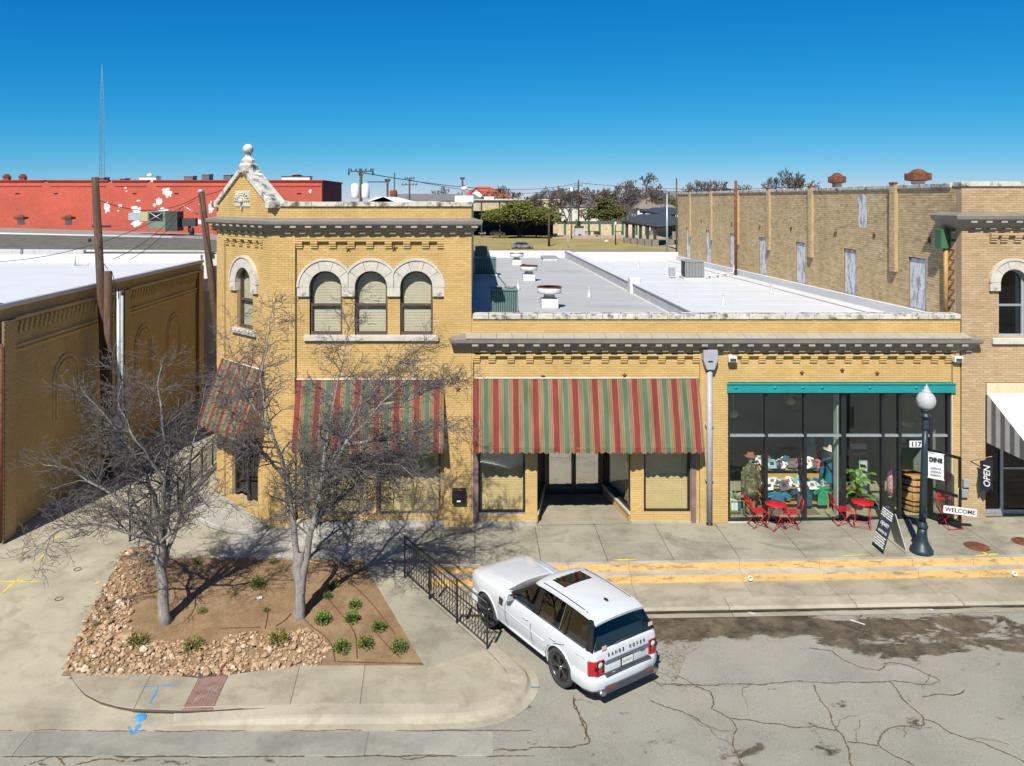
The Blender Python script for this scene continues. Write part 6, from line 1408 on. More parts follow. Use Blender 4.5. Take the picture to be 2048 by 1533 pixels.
M['twig_far'] = pm('far_bare_twigs', (.135, .12, .115), .95, .2, .3); M['twig_far2'] = pm('far_bare_brown_twigs', (.12, .09, .065), .95, .2, .3)
fars = [(1288, 345, 300, 'tallest bare tree on the skyline behind the pavilion'), (1255, 365, 280, 'bare tree on the skyline just before the tallest one'), (1205, 368, 330, 'bare tree on the skyline above the evergreen'), (1120, 362, 300, 'wide bare tree on the skyline beside the far pole'), (1140, 372, 290, 'smaller bare tree on the skyline next to the wide one'), (1085, 380, 320, 'low bare tree on the skyline left of the far pole'), (1015, 372, 330, 'bare tree on the skyline beside the red-roofed house'), (1035, 384, 310, 'low bare tree on the skyline past the red-roofed house'),
        (1385, 372, 330, 'bare tree on the skyline above the far end of the brick wall'), (1430, 360, 300, 'brown bare tree on the skyline above the brick wall'), (1470, 372, 320, 'bare tree on the skyline behind the rust pipe'), (1545, 352, 260, 'spreading bare tree on the skyline, first of two above the brick wall'), (1588, 350, 260, 'spreading bare tree on the skyline, second of two above the brick wall'), (1500, 368, 330, 'faint bare tree on the skyline between the rust pipe and the spreading trees'), (900, 380, 330, 'small bare tree on the skyline behind the corner parapet'), (1180, 378, 340, 'faint bare tree on the skyline behind the wide one'), (1330, 380, 340, 'bare tree on the skyline behind the dark roof'), (920, 386, 360, 'thin bare tree on the skyline beside the red roof')]
for i, (px, py, d, lab) in enumerate(fars):
    p = at(px, py, d); baretree('bare_tree', lab, (p.x, p.y, BG), p.z-BG+1.0, 40+i, M['twig_far'] if i % 3 else M['twig_far2'], .60, 7, 'bare trees on the skyline', twr=.085)
for i, (px, py, d, lab) in enumerate(((1068, 383, 235, 'bare tree just behind the cream block building'), (1102, 368, 245, 'thick bare tree left of the tall far pole'), (1132, 374, 238, 'bare tree close behind the far lamp'), (1172, 376, 240, 'bare tree right of the tall far pole'), (1198, 370, 250, 'bare tree rising behind the evergreen crown'), (1246, 378, 242, 'bare tree between the evergreen and the pavilion'), (1272, 366, 255, 'bare tree above the pavilion roof'), (1312, 376, 262, 'bare tree behind the small brown-roofed house'), (1002, 380, 250, 'bare tree beside the red-roofed house gable'), (1400, 364, 270, 'bare tree above the brick wall, near its far end'), (1448, 368, 280, 'bare tree above the brick wall behind the second flue'))):
    p = at(px, py, d); baretree('bare_tree', lab, (p.x, p.y, BG), p.z-BG+1.0, 240+i, M['twig_far'] if i % 2 else M['twig_far2'], .58, 7, 'bare trees on the skyline', twr=.07)
p = at(1835, 362, 120); leafy('evergreen_tree', 'dark green tree top peeping over the beige roof', 'tree', (p.x, p.y, BG), 7, 4.0, 3, 3.4, 700, M['oak2'], M['bark'], 15, .35, lobes=8)
random.seed(77); tlb = MB()
for k in range(6500):
    px = random.uniform(820, 1760); d = random.uniform(360, 520); p = at(px, 400, d); hh = (10.2+2.6*mnoise.noise(Vector((px*.012, 0, 0)))+1.5*mnoise.noise(Vector((px*.05, 5, 0))))*random.uniform(.75, 1.1); q0 = Vector((p.x, p.y, BG)); q1 = q0+Vector((random.gauss(0, .5), 0, hh*.6)); q2 = q1+Vector((random.gauss(0, 1.6), random.gauss(0, 1), hh*.42))
    tlb.tube([q0, q1, q2], [.16, .12, .05], 3, cap=False)
o = tlb.build('treeline', M['twig_far2'], recalc=False, kind='stuff'); tag(o, 'far brown belt of bare woodland along the horizon', 'woodland')
def house(label, px, py, w, hwall, hroof, d, wall, roof, hip=.5, extra=None, name='house', depth=10, win=2):
    p = at(px, py, d); t = thing(name, label, 'house', None, (p.x, p.y, BG)); H = p.z-BG       # py: ridge height
    ew = H-hroof; b = MB(); b.box(-w/2, w/2, 0, depth, 0, ew); b.build('wall', wall, t)
    b = MB(); e = .5; i = hip*w/2
    b.add([(-w/2-e, -e, ew), (w/2+e, -e, ew), (w/2+e, depth+e, ew), (-w/2-e, depth+e, ew), (-w/2+i, depth/2, H), (w/2-i, depth/2, H)], [(0, 1, 5, 4), (1, 2, 5), (2, 3, 4, 5), (3, 0, 4)]); ro = b.build('roof', roof, t)
    for k in range(win):
        u = -w/2+w*(k+.5)/win; b = MB(); b.box(u-.5, u+.5, -.05, .02, ew-2.2, ew-.7); wo = b.build('window', M['white'], t); b = MB(); b.box(u-.42, u+.42, -.06, -.05, ew-2.1, ew-.8); b.build('pane', M['glass_dark'], wo)
    return t, ew, H, ro
grey_r = pm('grey_roof_far', (.15, .15, .155), .9, .1, .3); red_r = pm('terracotta_roof', (.40, .085, .035), .85, .1, .3); brown_r = pm('brown_roof_far', (.22, .18, .145), .9, .1, .3)
t, ew, H, ro = house('white house with a red tiled roof and dormer on the skyline', 968, 373, 21, 4, 4.2, 300, M['white'], red_r, .8)
b = MB(); b.prism([(-3.4, ew), (3.4, ew), (0, ew+3.2)], lambda u, v, w: Vector((u-3, w, v)), -2.2, 2); b.build('dormer', M['white'], t); b = MB(); b.prism([(-4.4, ew-.2), (-4.0, ew-.2), (0, ew+3.3), (4.0, ew-.2), (4.4, ew-.2), (0, ew+4.0)], lambda u, v, w: Vector((u-3, w, v)), -2.6, 2.2); b.build('dormer_roof', red_r, t); b = MB(); b.box(-8.2, -7.2, 3, 4, ew, H+.6); b.build('chimney', red_r, ro)
house('long low grey-roofed house behind the corner parapet', 870, 388, 38, 3, 3.0, 290, M['offwhite'], grey_r, .25)
house('small brown-roofed house behind the park', 1322, 408, 15, 3, 2.6, 260, M['white'], brown_r, .5); house('dark-roofed house above the olive tree', 1345, 382, 24, 3, 4.0, 310, M['offwhite'], grey_r, .2); house('white gabled house behind the evergreen', 1300, 398, 8, 3, 3.2, 250, M['white'], brown_r, .9); house('grey-roofed house far behind the pavilion', 1160, 400, 18, 3, 3, 330, M['offwhite'], grey_r, .3)
# open dark canopy with cream block behind the oak
t = thing('canopy_building', 'dark open-fronted shed roof behind the live oak', 'shed', None, (at(985, 440, 215).x, at(985, 440, 215).y, BG)); dk = pm('dark_roof_sheet', (.035, .037, .04), .7)
zt_ = at(0, 402, 215).z-BG; b = MB(); b.prism([(-14, zt_), (10, zt_), (20, zt_-4.0), (20, zt_-4.3), (10, zt_-.5), (-14, zt_-.6)], lambda u, v, w: Vector((u, w, v)), 0, 16); b.build('roof', dk, t)
for k in range(6): b = MB(); b.box(-13+5*k-.2, -13+5*k+.2, .3, .7, 0, zt_-.5); b.build('post', dk, t)
b = MB(); b.box(-14, 18, 14, 16, 0, zt_-3); b.build('back_wall', pm('shed_back', (.03, .035, .05), .9), t)
t = thing('cream_block_building', 'plain cream block wall building beyond the dark shed', 'building', None, tuple(at(1060, 420, 240))[:2]+(BG,)); h_ = at(0, 401, 240).z-BG; b = MB(); b.box(-17, 9, 0, 14, 0, h_); b.build('wall', pm('cream_wall', (.50, .43, .24), .9), t); b = MB(); b.box(-17.2, 9.2, -.2, 14.2, h_, h_+.3); b.build('coping', M['offwhite'], t); b = MB(); b.box(-14, -11, 3, 6, h_+.3, h_+1.1); b.build('roof_unit', M['white'], t)
# park wall with green posts
p0, p1 = gp_(1115, 474), gp_(1360, 474); t = thing('park_wall', 'cream park wall with green posts behind the lawn', 'wall', None, tuple(p0))
L = p1.x-p0.x; b = MB(); b.box(0, L, 0, .4, -.2, 3.6); b.build('wall', pm('park_cream', (.56, .45, .30), .9), t); b = MB(); b.box(-.1, L+.1, -.1, .5, 3.6, 4.3); b.build('cap', pm('park_cap', (.12, .10, .085), .9), t)
for k in range(8): u = 2.0+k*(3.2 if k % 2 else 3.3); b = MB(); b.box(u-.25, u+.25, -.35, -.02, -.2, 4.8); b.build('post', pm('green_post', (.01, .16, .07), .6), t)
# plaza, sloping monument, benches
b = MB(); q0, q1 = gp_(1105, 480), gp_(1330, 480); b.box(q0.x, q1.x, q0.y, q0.y+12, BG+.3, BG+.62); struct(b.build('plaza', pm('pink_plaza', (.42, .31, .25), .9)))
t = thing('monument', 'small pale stepped monument block on the lawn', 'monument', None, tuple(gp_(1158, 476))[:2]+(BG+.4,)); b = MB(); b.prism([(-1.9, 0), (1.9, 0), (1.3, 2.3), (-1.0, 2.3)], lambda u, v, w: Vector((u, w, v)), 0, 1.5); b.build('block', pm('pale_stone', (.42, .43, .44), .8), t); b = MB(); b.box(-1.1, 1.3, -.1, 1.5, 2.3, 2.7); b.build('cap', dk, t)
for i, (px, lab) in enumerate(((1180, 'dark red planter row beside the monument'), (1188, 'second dark planter beside the monument'), (1235, 'low dark bench near the park lamp'))):
    t = thing('park_bench', lab, 'bench', None, tuple(gp_(px, 474))[:2]+(BG+.6,)); b = MB(); b.box(-1.3, 1.3, 0, .5, .8, .95); b.build('seat', M['rust'], t); b = MB(); b.box(-1.3, 1.3, .5, .6, .95, 1.8); b.build('backrest', M['rust'], t)
    for s in (-1.1, 1.1): b = MB(); b.box(s-.1, s+.1, 0, .5, 0, .8); b.build('leg', dk, t)
t = thing('boulder', 'pale white rock on the lawn', 'rock', None, tuple(gp_(1213, 488))[:2]+(BG+.3,)); b = MB(); b.lathe([(.5, 0), (.62, .2), (.4, .55), (0, .62)], n=9); b.build('stone', M['stone'], t)
# pavilions
def pavilion(label, px0, px1, pye, pyr, d, rows):
    a, c = at(px0, pye, d), at(px1, pye, d); w = c.x-a.x; ze = a.z-BG; zr = at(0, pyr, d).z-BG; t = thing('pavilion', label, 'pavilion', 'park pavilions', (a.x, a.y, BG)); D = 16
    slate_ = pm('slate_metal_roof', (.055, .06, .07), .5); b = MB(); b.add([(0, D*.45, ze), (w*.55, -3, ze-.6), (w*1.4, 0, ze), (w*1.4, D, ze), (w*.3, D, ze), (w*.40, D*.5, zr), (w*1.0, D*.5, zr)], [(0, 1, 5), (1, 2, 6, 5), (2, 3, 6), (3, 4, 5, 6), (4, 0, 5)]); b.build('roof', slate_, t)
    b = MB(); b.tube([(0, D*.45, ze-.2), (w*.55, -3, ze-.8), (w*1.4, 0, ze-.2)], .35, 5); b.build('eave_beam', dk, t)
    for x, y in rows:
        b = MB(); b.box(x-.28, x+.28, y-.28, y+.28, .9, ze-.2); po = b.build('post', dk, t); b = MB(); b.box(x-.65, x+.65, y-.65, y+.65, 0, 1.7); b.build('pier', pm('stone_pier', (.22, .19, .15), .9), po)
    return t
pavilion('dark-roofed park pavilion on stone piers', 1258, 1352, 445, 430, 170, [(.8+1.1*k, 6.6-2.1*k) for k in range(5)]+[(9+3*k, 0) for k in range(4)])
pavilion('second dark pavilion roof beyond the first', 1292, 1360, 423, 416, 210, [(3, 6), (8, 2)])
b = MB(); b.add([tuple(gp_(1250, 476)+Vector((0, 0, .75))), tuple(gp_(1352, 500)+Vector((0, 0, .35))), tuple(gp_(1352, 494)+Vector((0, 0, .45))), tuple(gp_(1260, 473)+Vector((0, 0, .8)))], [(0, 1, 2, 3)]); struct(b.build('pavilion_path', M['conc_w']))
# back poles and lamps
def simple_pole(label, px, top, bot, d, arms=(), r=.16, cat='utility pole', extra=None, mat=None):
    a, c = at(px, top, d), at(px, bot, d); zb = max(BG, c.z) if bot < 397 else BG
    t = thing('utility_pole' if cat == 'utility pole' else 'park_lamp', label, cat, None, (a.x, a.y, BG)); b = MB(); b.tube([(0, 0, -.2), (0, 0, a.z-BG)], [r*1.15, r*.85], 8); b.build('shaft', mat or M['pole'], t); k = d/FOC
    for py, w in arms:
        z = at(0, py, d).z-BG; b = MB(); b.box(-w*k, w*k, -.06, .06, z-.07, z+.07); ao = b.build('crossarm', M['pole'], t)
        for u in (-.9, -.45, .45, .9): b = MB(); b.lathe([(.05, 0), (.09, .10), (.05, .28)], (u*w*k, 0, z+.07), 6); b.build('insulator', M['wire'], ao)
    return t, k, a
simple_pole('dark wooden pole standing at the lawn edge in front of the oak', 1098, 426, 499, 168, r=.24); simple_pole('tall far pole with short crossarm above the park', 1157, 360, 478, 215, ((387, 6), (372, 8)), r=.22)
t, k, a = simple_pole('wooden pole with crossarm and two white transformers behind the parapet', 722, 338, 430, 95, ((343, 22),), r=.2)
for u in (-11, 10): b = MB(); b.lathe([(.45, 0), (.48, .1), (.48, 1.6), (.3, 1.75), (0, 1.8)], (u*k, -.4, at(0, 397, 95).z-BG), 12); b.build('transformer', M['white'], t)
for u in (-24, -2, 24): z = a.z-BG-.3; b = MB(); b.lathe([(.06, -.5), (.12, -.2), (.06, .0), (.10, .25), (.03, .35)], (u*k, -.1, z), 6); b.build('cutout', M['wire'], t)
b = MB(); b.tube([(-9*k, 0, a.z-BG-.3), (0, 0, a.z-BG-1.1), (9*k, 0, a.z-BG-.3)], .04, 4); b.build('brace', M['pole'], t)
t, k, a = simple_pole('shorter pole with one long crossarm beside the transformer pole', 775, 359, 430, 110, ((363, 5),), r=.17); b = MB(); b.box(-40*k, 2*k, -.06, .06, a.z-BG-.45, a.z-BG-.3); b.build('crossarm', M['pole'], t); b = MB(); b.lathe([(.5, 0), (.55, .3), (.55, 1.0), (.4, 1.2)], (12*k, 0, at(0, 398, 110).z-BG), 12); b.build('rusty_drum', M['rust'], t)
simple_pole('plain thin pole between the crossarm poles', 789, 346, 430, 140, r=.12)
simple_pole('dark pole with double crossarms behind the parapet', 819, 356, 430, 150, ((358, 10), (370, 16)), r=.18)
simple_pole('pole with a white lamp above the corner of the parapet', 925, 356, 430, 130, ((359, 4),), r=.17); simple_pole('dark pole top above the far end of the brick wall', 1353, 357, 480, 90, r=.09)
simple_pole('pale steel pole beside the brick wall end', 1334, 388, 495, 110, r=.14, mat=M['galv'])
t, k, a = simple_pole('dark park lamp on the lawn', 1231, 452, 496, 172, r=.12, cat='lamp post', mat=M['black_metal']); b = MB(); b.lathe([(.15, 0), (.28, .3), (.2, .7), (0, .9)], (0, 0, a.z-BG), 10); b.build('globe', M['white'], t)
t, k, a = simple_pole('far dark lamp with white head beside the far pole', 1143, 385, 470, 200, r=.1, cat='lamp post', mat=M['black_metal']); b = MB(); b.lathe([(.3, 0), (.5, .4), (.4, 1.1), (0, 1.3)], (0, 0, a.z-BG), 10); b.build('globe', M['white'], t)
simple_pole('thin sign post at the lawn edge', 1136, 475, 500, 165, r=.07, mat=M['galv'])
wire('long cable strung over the park between far poles', at(720, 345, 95), at(1158, 366, 215), 2.0, .05); wire('lower long cable strung over the park', at(819, 360, 150), at(1158, 374, 215), 2.2, .05); wire('cable running from the far pole over the brick wall', at(1158, 366, 215), at(1640, 372, 160), 1.2, .05)
# parked cars behind the oak
def far_car(label, px, py, mat):
    p = gp_(px, py); t = thing('parked_car', label, 'car', 'cars parked behind the roof', (p.x, p.y, BG))
    b = MB(); b.prism([(-2.2, .3), (2.2, .3), (2.25, .8), (1.5, .95), (.9, 1.45), (-1.3, 1.5), (-2.0, .95), (-2.25, .85)], lambda u, v, w: Vector((u, w, v)), 0, 1.8); b.build('body', mat, t, bevel=.06)
    b = MB(); b.prism([(.8, 1.4), (1.35, .98), (-1.8, .98), (-1.25, 1.44)], lambda u, v, w: Vector((u, w, v)), -.01, 1.81); b.build('windows', M['glass_dark'], t)
    for u in (-1.35, 1.35): b = MB(); b.lathe([(0, -.1), (.33, -.1), (.33, .12), (0, .12)], n=14, M=Matrix.Translation((u, .1, .33)) @ Matrix.Rotation(pi/2, 4, 'X')); b.build('wheel', M['black_metal'], t)
far_car('grey pickup parked under the live oak', 1045, 499, pm('far_grey', (.2, .21, .22), .4)); far_car('pale car parked behind the oak trunk', 1020, 470, M['white']); far_car('white van parked beside the dark shed', 972, 470, M['white']); far_car('silver car beside the white van', 995, 472, pm('far_silver', (.4, .42, .44), .4))

# ================================================================ PLANTING BED
def inpoly(x, y, P):
    c = False; j = len(P)-1
    for i in range(len(P)):
        if (P[i][1] > y) != (P[j][1] > y) and x < (P[j][0]-P[i][0])*(y-P[i][1])/(P[j][1]-P[i][1])+P[i][0]: c = not c
        j = i
    return c
def og2(px, py):
    z = 0
    for _ in range(6): p = on(px, py, z); z = hz(p.x, p.y)
    return (p.x, p.y)
BEDP = [og2(*q) for q in ((252, 1098), (300, 1086), (345, 1116), (540, 1117), (722, 1119), (851, 1334), (640, 1336), (400, 1350), (150, 1352), (130, 1338), (150, 1288), (200, 1195))]
def edged(x, y):
    m = 9.0
    for (ax, ay), (bx, by) in zip(BEDP, BEDP[1:]+BEDP[:1]):
        dx, dy = bx-ax, by-ay; t = max(0, min(1, ((x-ax)*dx+(y-ay)*dy)/(dx*dx+dy*dy))); m = min(m, (x-ax-dx*t)**2+(y-ay-dy*t)**2)
    return sqrt(m) if inpoly(x, y, BEDP) else 0.0
def bedz(x, y):
    e = min(1, edged(x, y)/.7); e = e*e*(3-2*e)
    return hz(x, y)-.012+.09*e+e*(.014*mnoise.noise(Vector((x*2.2, y*2.2, 3)))+.008*mnoise.noise(Vector((x*9, y*9, 1))))+.003*mnoise.noise(Vector((x*7, y*7, 2)))
b = MB(); s_ = .11; ix = {}; x0_ = -10.2
for i in range(88):
    for j in range(56):
        x, y = x0_+s_*i, -7.0+s_*j
        if inpoly(x+s_/2, y+s_/2, BEDP) or (x > -6.5 and inpoly(x+s_/2-.14, y+s_/2+.05, BEDP)) or inpoly(x+s_/2, y+s_/2+.12, BEDP):
            q = []
            for a, c in ((i, j), (i+1, j), (i+1, j+1), (i, j+1)):
                if (a, c) not in ix: ix[(a, c)] = len(b.v); b.v.append((x0_+s_*a, -7.0+s_*c, bedz(x0_+s_*a, -7.0+s_*c)))
                q.append(ix[(a, c)])
            b.f.append(q); b.m.append(0); b.s.append(True)
bed = struct(b.build('planting_bed', M['dirt'], recalc=False))
# rocks: the 290 largest are parts, the rest one heap
def rockmat():
    m, n, l, b = newmat('tan_pink_rock'); g = n.new('ShaderNodeNewGeometry'); oi = n.new('ShaderNodeObjectInfo'); ad = n.new('ShaderNodeMath'); ad.operation = 'ADD'; fr = n.new('ShaderNodeMath'); fr.operation = 'FRACT'
    l.new(g.outputs['Random Per Island'], ad.inputs[0]); l.new(oi.outputs['Random'], ad.inputs[1]); l.new(ad.outputs[0], fr.inputs[0])
    c = ramp(n, l, fr.outputs[0], [(0, (.27, .17, .095)), (.3, (.37, .245, .14)), (.6, (.43, .30, .185)), (.85, (.31, .20, .115)), (1, (.55, .46, .35))])
    c = mixc(n, l, 1, c, ramp(n, l, noise(n, l, position(n), 14, 5), [(.3, BW(.75)), (.7, BW(1.15))]), 'MULTIPLY'); l.new(c, b.inputs['Base Color']); b.inputs['Roughness'].default_value = .9; bump(n, l, b, noise(n, l, position(n), 50, 4), .4, .01); return m
M['rock'] = rockmat()
RP = [(250, 1098), (305, 1088), (318, 1130), (275, 1195), (258, 1262), (292, 1292), (430, 1292), (470, 1276), (560, 1270), (636, 1270), (664, 1302), (640, 1332), (520, 1342), (400, 1353), (150, 1353), (128, 1338), (148, 1288), (196, 1195)]
random.seed(31)
def rockverts(seed):
    random.seed(seed); bm = bmesh.new(); bmesh.ops.create_icosphere(bm, subdivisions=1, radius=1)
    for v in bm.verts: v.co *= random.uniform(.72, 1.12)
    vs = [v.co.copy() for v in bm.verts]; fs_ = [[v.index for v in f.verts] for f in bm.faces]; bm.free(); return vs, fs_
RV = [rockverts(100+k) for k in range(10)]; RMs = [MB().add(v, f).mesh('rock', M['rock']) for v, f in RV]
random.seed(32); rocks = []; tries = 0
while len(rocks) < 2400 and tries < 40000:
    tries += 1; px, py = random.uniform(128, 664), random.uniform(1088, 1353)
    if not inpoly(px, py, RP): continue
    x, y = og2(px, py); rocks.append((min(.12, random.lognormvariate(-3.42, .42)), x, y))
rocks.sort(reverse=True); small = MB()
for i, (r, x, y) in enumerate(rocks):
    k = random.randrange(10); S = Matrix.Translation((x, y, bedz(x, y)+r*random.uniform(.15, .75))) @ Matrix.Rotation(random.uniform(0, 6.3), 4, 'Z') @ Matrix.Rotation(random.uniform(-.5, .5), 4, 'X') @ Matrix.Diagonal((r*random.uniform(.9, 1.3), r*random.uniform(.8, 1.1), r*random.uniform(.5, .8), 1))
    if i < 290: link('rock', RMs[k], bed, M=S)
    else: small.add([S @ v for v in RV[k][0]], RV[k][1])
small.build('rock_heap', M['rock'], bed, recalc=False, kind='stuff')
# drip hoses
M['hose'] = pm('brown_drip_hose', (.12, .055, .03), .7)
for pts in (((590, 1228), (622, 1260), (662, 1290), (670, 1325)), ((655, 1205), (690, 1245), (712, 1275), (714, 1320)), ((742, 1262), (780, 1305), (800, 1318)), ((690, 1165), (740, 1205), (790, 1270)), ((440, 1265), (520, 1262)), ((552, 1260), (570, 1250), (582, 1236)), ((530, 1265), (536, 1240), (532, 1222)), ((675, 1325), (845, 1328))):
    P = [og2(*q) for q in pts]; b = MB(); Q = chaikin(P, 2); b.tube([(x, y, bedz(x, y)+.012) for x, y in Q], .011, 5); b.build('drip_hose', M['hose'], bed)
x, y = og2(519, 1205); b = MB(); b.box(-.06, .06, -.03, .03, 0, .05, M=Matrix.Translation((x, y, bedz(x, y))) @ Matrix.Rotation(.4, 4, 'Z')); tag(b.build('litter', M['white'], bevel=.01), 'scrap of white litter on the bare soil', 'litter')
# shrubs
M['shrub'] = leafmat('boxwood_leaf', (.04, .10, .012), (.09, .19, .025), (.16, .27, .05)); M['shrub_y'] = leafmat('yellow_green_leaf', (.09, .12, .015), (.17, .19, .03), (.26, .24, .06)); M['succ'] = leafmat('grey_green_leaf', (.07, .11, .07), (.12, .16, .10), (.16, .2, .13))
def shrub(label, px, py, r, mat, n=240, spiky=False, group='small shrubs in the planting bed'):
    x, y = og2(px, py); t = thing('shrub', label, 'shrub', group, (x, y, bedz(x, y))); c = MB()
    for k in range(n):
        a = random.uniform(0, 2*pi); el = random.uniform(.0, 1.0); d = Vector((cos(a)*sqrt(1-el*el*.8), sin(a)*sqrt(1-el*el*.8), el*1.1)); p = d*r*random.uniform(.45, 1.0)+Vector((0, 0, r*.12)); q = (d+Vector((random.gauss(0, .5), random.gauss(0, .5), random.gauss(.2, .4)))).normalized(); e = q.orthogonal().normalized()
        e.rotate(Matrix.Rotation(random.uniform(0, 6), 3, q)); L, W = (r*.34, r*.05) if spiky else (r*.17, r*.09)
        c.add([p-q*L*.3, p+e*W, p+q*L, p-e*W], [(0, 1, 2, 3)])
    c.build('foliage', mat, t, recalc=False); b = MB()
    for k in range(6): a = k*1.05; b.tube([(0, 0, -.02), (r*.3*cos(a), r*.3*sin(a), r*.5), (r*.6*cos(a), r*.6*sin(a), r*.8)], [.012, .008, .004], 4)
    b.build('stem', M['bark_d'], t)
random.seed(44)
for px, py, r, lab in ((646, 1253, .21, 'round green shrub closest to the forked tree trunk'), (703, 1251, .20, 'round green shrub in the middle of the bed corner, beside the trunk shadow'), (757, 1266, .18, 'round green shrub at the edge of the ramp, middle of three there'), (710, 1222, .17, 'round green shrub topmost along the ramp edge'), (683, 1307, .20, 'round green shrub next to the rocks at the bed front'), (732, 1300, .19, 'round green shrub in the front row between two others'), (797, 1304, .20, 'round green shrub in the pointed front corner of the bed'), (515, 1182, .20, 'dark shaded shrub between the two tree trunks'), (668, 1180, .16, 'shaded shrub beside the trunk shadow at the back of the bed'), (655, 1203, .13, 'small shaded shrub behind the forked trunk')):
    shrub(lab, px, py, r*1.0, M['shrub'], 280)
for px, py, r, lab in ((275, 1298, .24, 'yellow-green shrub among the rocks under the first tree'), (385, 1308, .24, 'yellow-green spreading shrub among the rocks'), (556, 1294, .24, 'yellow-green low shrub on the rocks near the forked tree'), (532, 1230, .09, 'tiny yellow tuft on bare soil'), (405, 1232, .11, 'small yellow tuft in the tree shadow'), (545, 1130, .14, 'green tuft at the back edge of the bed'), (395, 1130, .14, 'green tuft at the back edge by the first tree')):
    shrub(lab, px, py, r, M['shrub_y'], 200, True)
for px, py, r, lab in ((193, 1256, .11, 'grey-green tuft on the rock slope, middle one'), (183, 1292, .09, 'grey-green tuft on the rock slope, lowest'), (215, 1222, .08, 'grey-green tuft on the rock slope, upper'), (272, 1112, .09, 'grey-green tuft at the top of the rock slope')): shrub(lab, px, py, r, M['succ'], 110, True)

# ================================================================ THE TWO BARE TREES
M['twig'] = pm('pale_grey_twigs', (.122, .112, .106), .9, .22, 1.5, 30, .15, 0); M['tbark'] = pm('pale_grey_bark', (.265, .248, .228), .95, .22, 3, 35, .25, .8, 45, stretch=(4, 4, .7), col2=(.12, .11, .10), c2=(.55, .7))
def guided_tree(label, limbs, seed, dens=1.0, droop=.35):
    random.seed(seed); base = Vector(limbs[0][0][0]); t = thing('bare_tree', label, 'tree', 'bare trees in the planting bed', tuple(base), world=True); tk, cr = MB(), MB()
    def branch(p, d, L, r, lv):
        n = max(3, int(L/.16)) if lv < 3 else 3; pts = [p]; q = p.copy(); dd = d.copy()
        for i in range(n):
            wob = .20 if lv < 3 else .25
            dd = (dd+Vector((random.gauss(0, wob), random.gauss(0, wob), random.gauss(0, wob)-droop*.05*lv*(L/n)/.16+(.05 if lv < 2 else 0)))).normalized()
            q = q+dd*(L/n); pts.append(q.copy())
        re = max(.0040, r*.38); rr = [r+(re-r)*i/n for i in range(n+1)]
        (tk if lv == 1 and r > .022 else cr).tube(pts, rr, 6 if r > .02 else (4 if r > .01 else 3), cap=False)
        return pts, rr
    def fill(pts, rr, lv, L):
        if lv > 4: return
        sp = {1: .17, 2: .12, 3: .105, 4: .14}[lv]/dens; s = 0; acc = sp*random.uniform(.5, 1.5) if lv > 1 else L*.22
        tot = sum((b_-a).length for a, b_ in zip(pts[:-1], pts[1:])); side = random.choice((-1, 1)); st_ = acc
        while st_ < tot:
            s = st_; k = 0
            while k < len(pts)-2 and s > (pts[k+1]-pts[k]).length: s -= (pts[k+1]-pts[k]).length; k += 1
            d = (pts[k+1]-pts[k]).normalized(); p = pts[k]+d*s; o = d.orthogonal().normalized(); o.rotate(Matrix.Rotation(random.uniform(0, 2*pi), 3, d))
            if o.z < -.5: o.z *= -.5
            f = 1-.55*st_/tot; LL = {1: 1.35, 2: .72, 3: .36, 4: .17}[lv]*f*random.uniform(.65, 1.25); r2 = max(.0048, min(rr[min(k, len(rr)-1)]*.55, {1: .023, 2: .0115, 3: .0072, 4: .0052}[lv]))
            nd = (d*random.uniform(.45, .95)+o*random.uniform(.6, 1.0)).normalized()
            bp, br = branch(p, nd, LL, r2, lv+1); fill(bp, br, lv+1, LL)
            st_ += sp*random.uniform(.6, 1.5)
    for (pts, r0, r1, sub) in limbs:
        P = [Vector(q) for q in pts]; Q = [P[0]]
        for a, c in zip(P[:-1], P[1:]):
            m = 4
            for i in range(1, m+1): Q.append(lerp(a, c, i/m)+(Vector((random.gauss(0, .018), random.gauss(0, .018), 0)) if i < m else Vector((0, 0, 0))))
        n = len(Q)-1; rr = [r0+(r1-r0)*(i/n)**.72 for i in range(n+1)]
        tk.tube(Q, rr, 10 if r0 > .08 else 7, cap=False)
        if sub: fill(Q, rr, 1, sum((b_-a).length for a, b_ in zip(Q[:-1], Q[1:])))
    tk.build('trunk', M['tbark'], t, recalc=False); cr.build('crown', M['twig'], t, recalc=False)
    return t
def pk(px, py, d): return tuple(at(px, py, d))
A = on(328, 1252, -.2); dA = A.y-CAMY
a0 = (A.x, A.y, A.z-.1); a1 = pk(322, 1150, dA); a2 = pk(322, 1085, dA-.02)
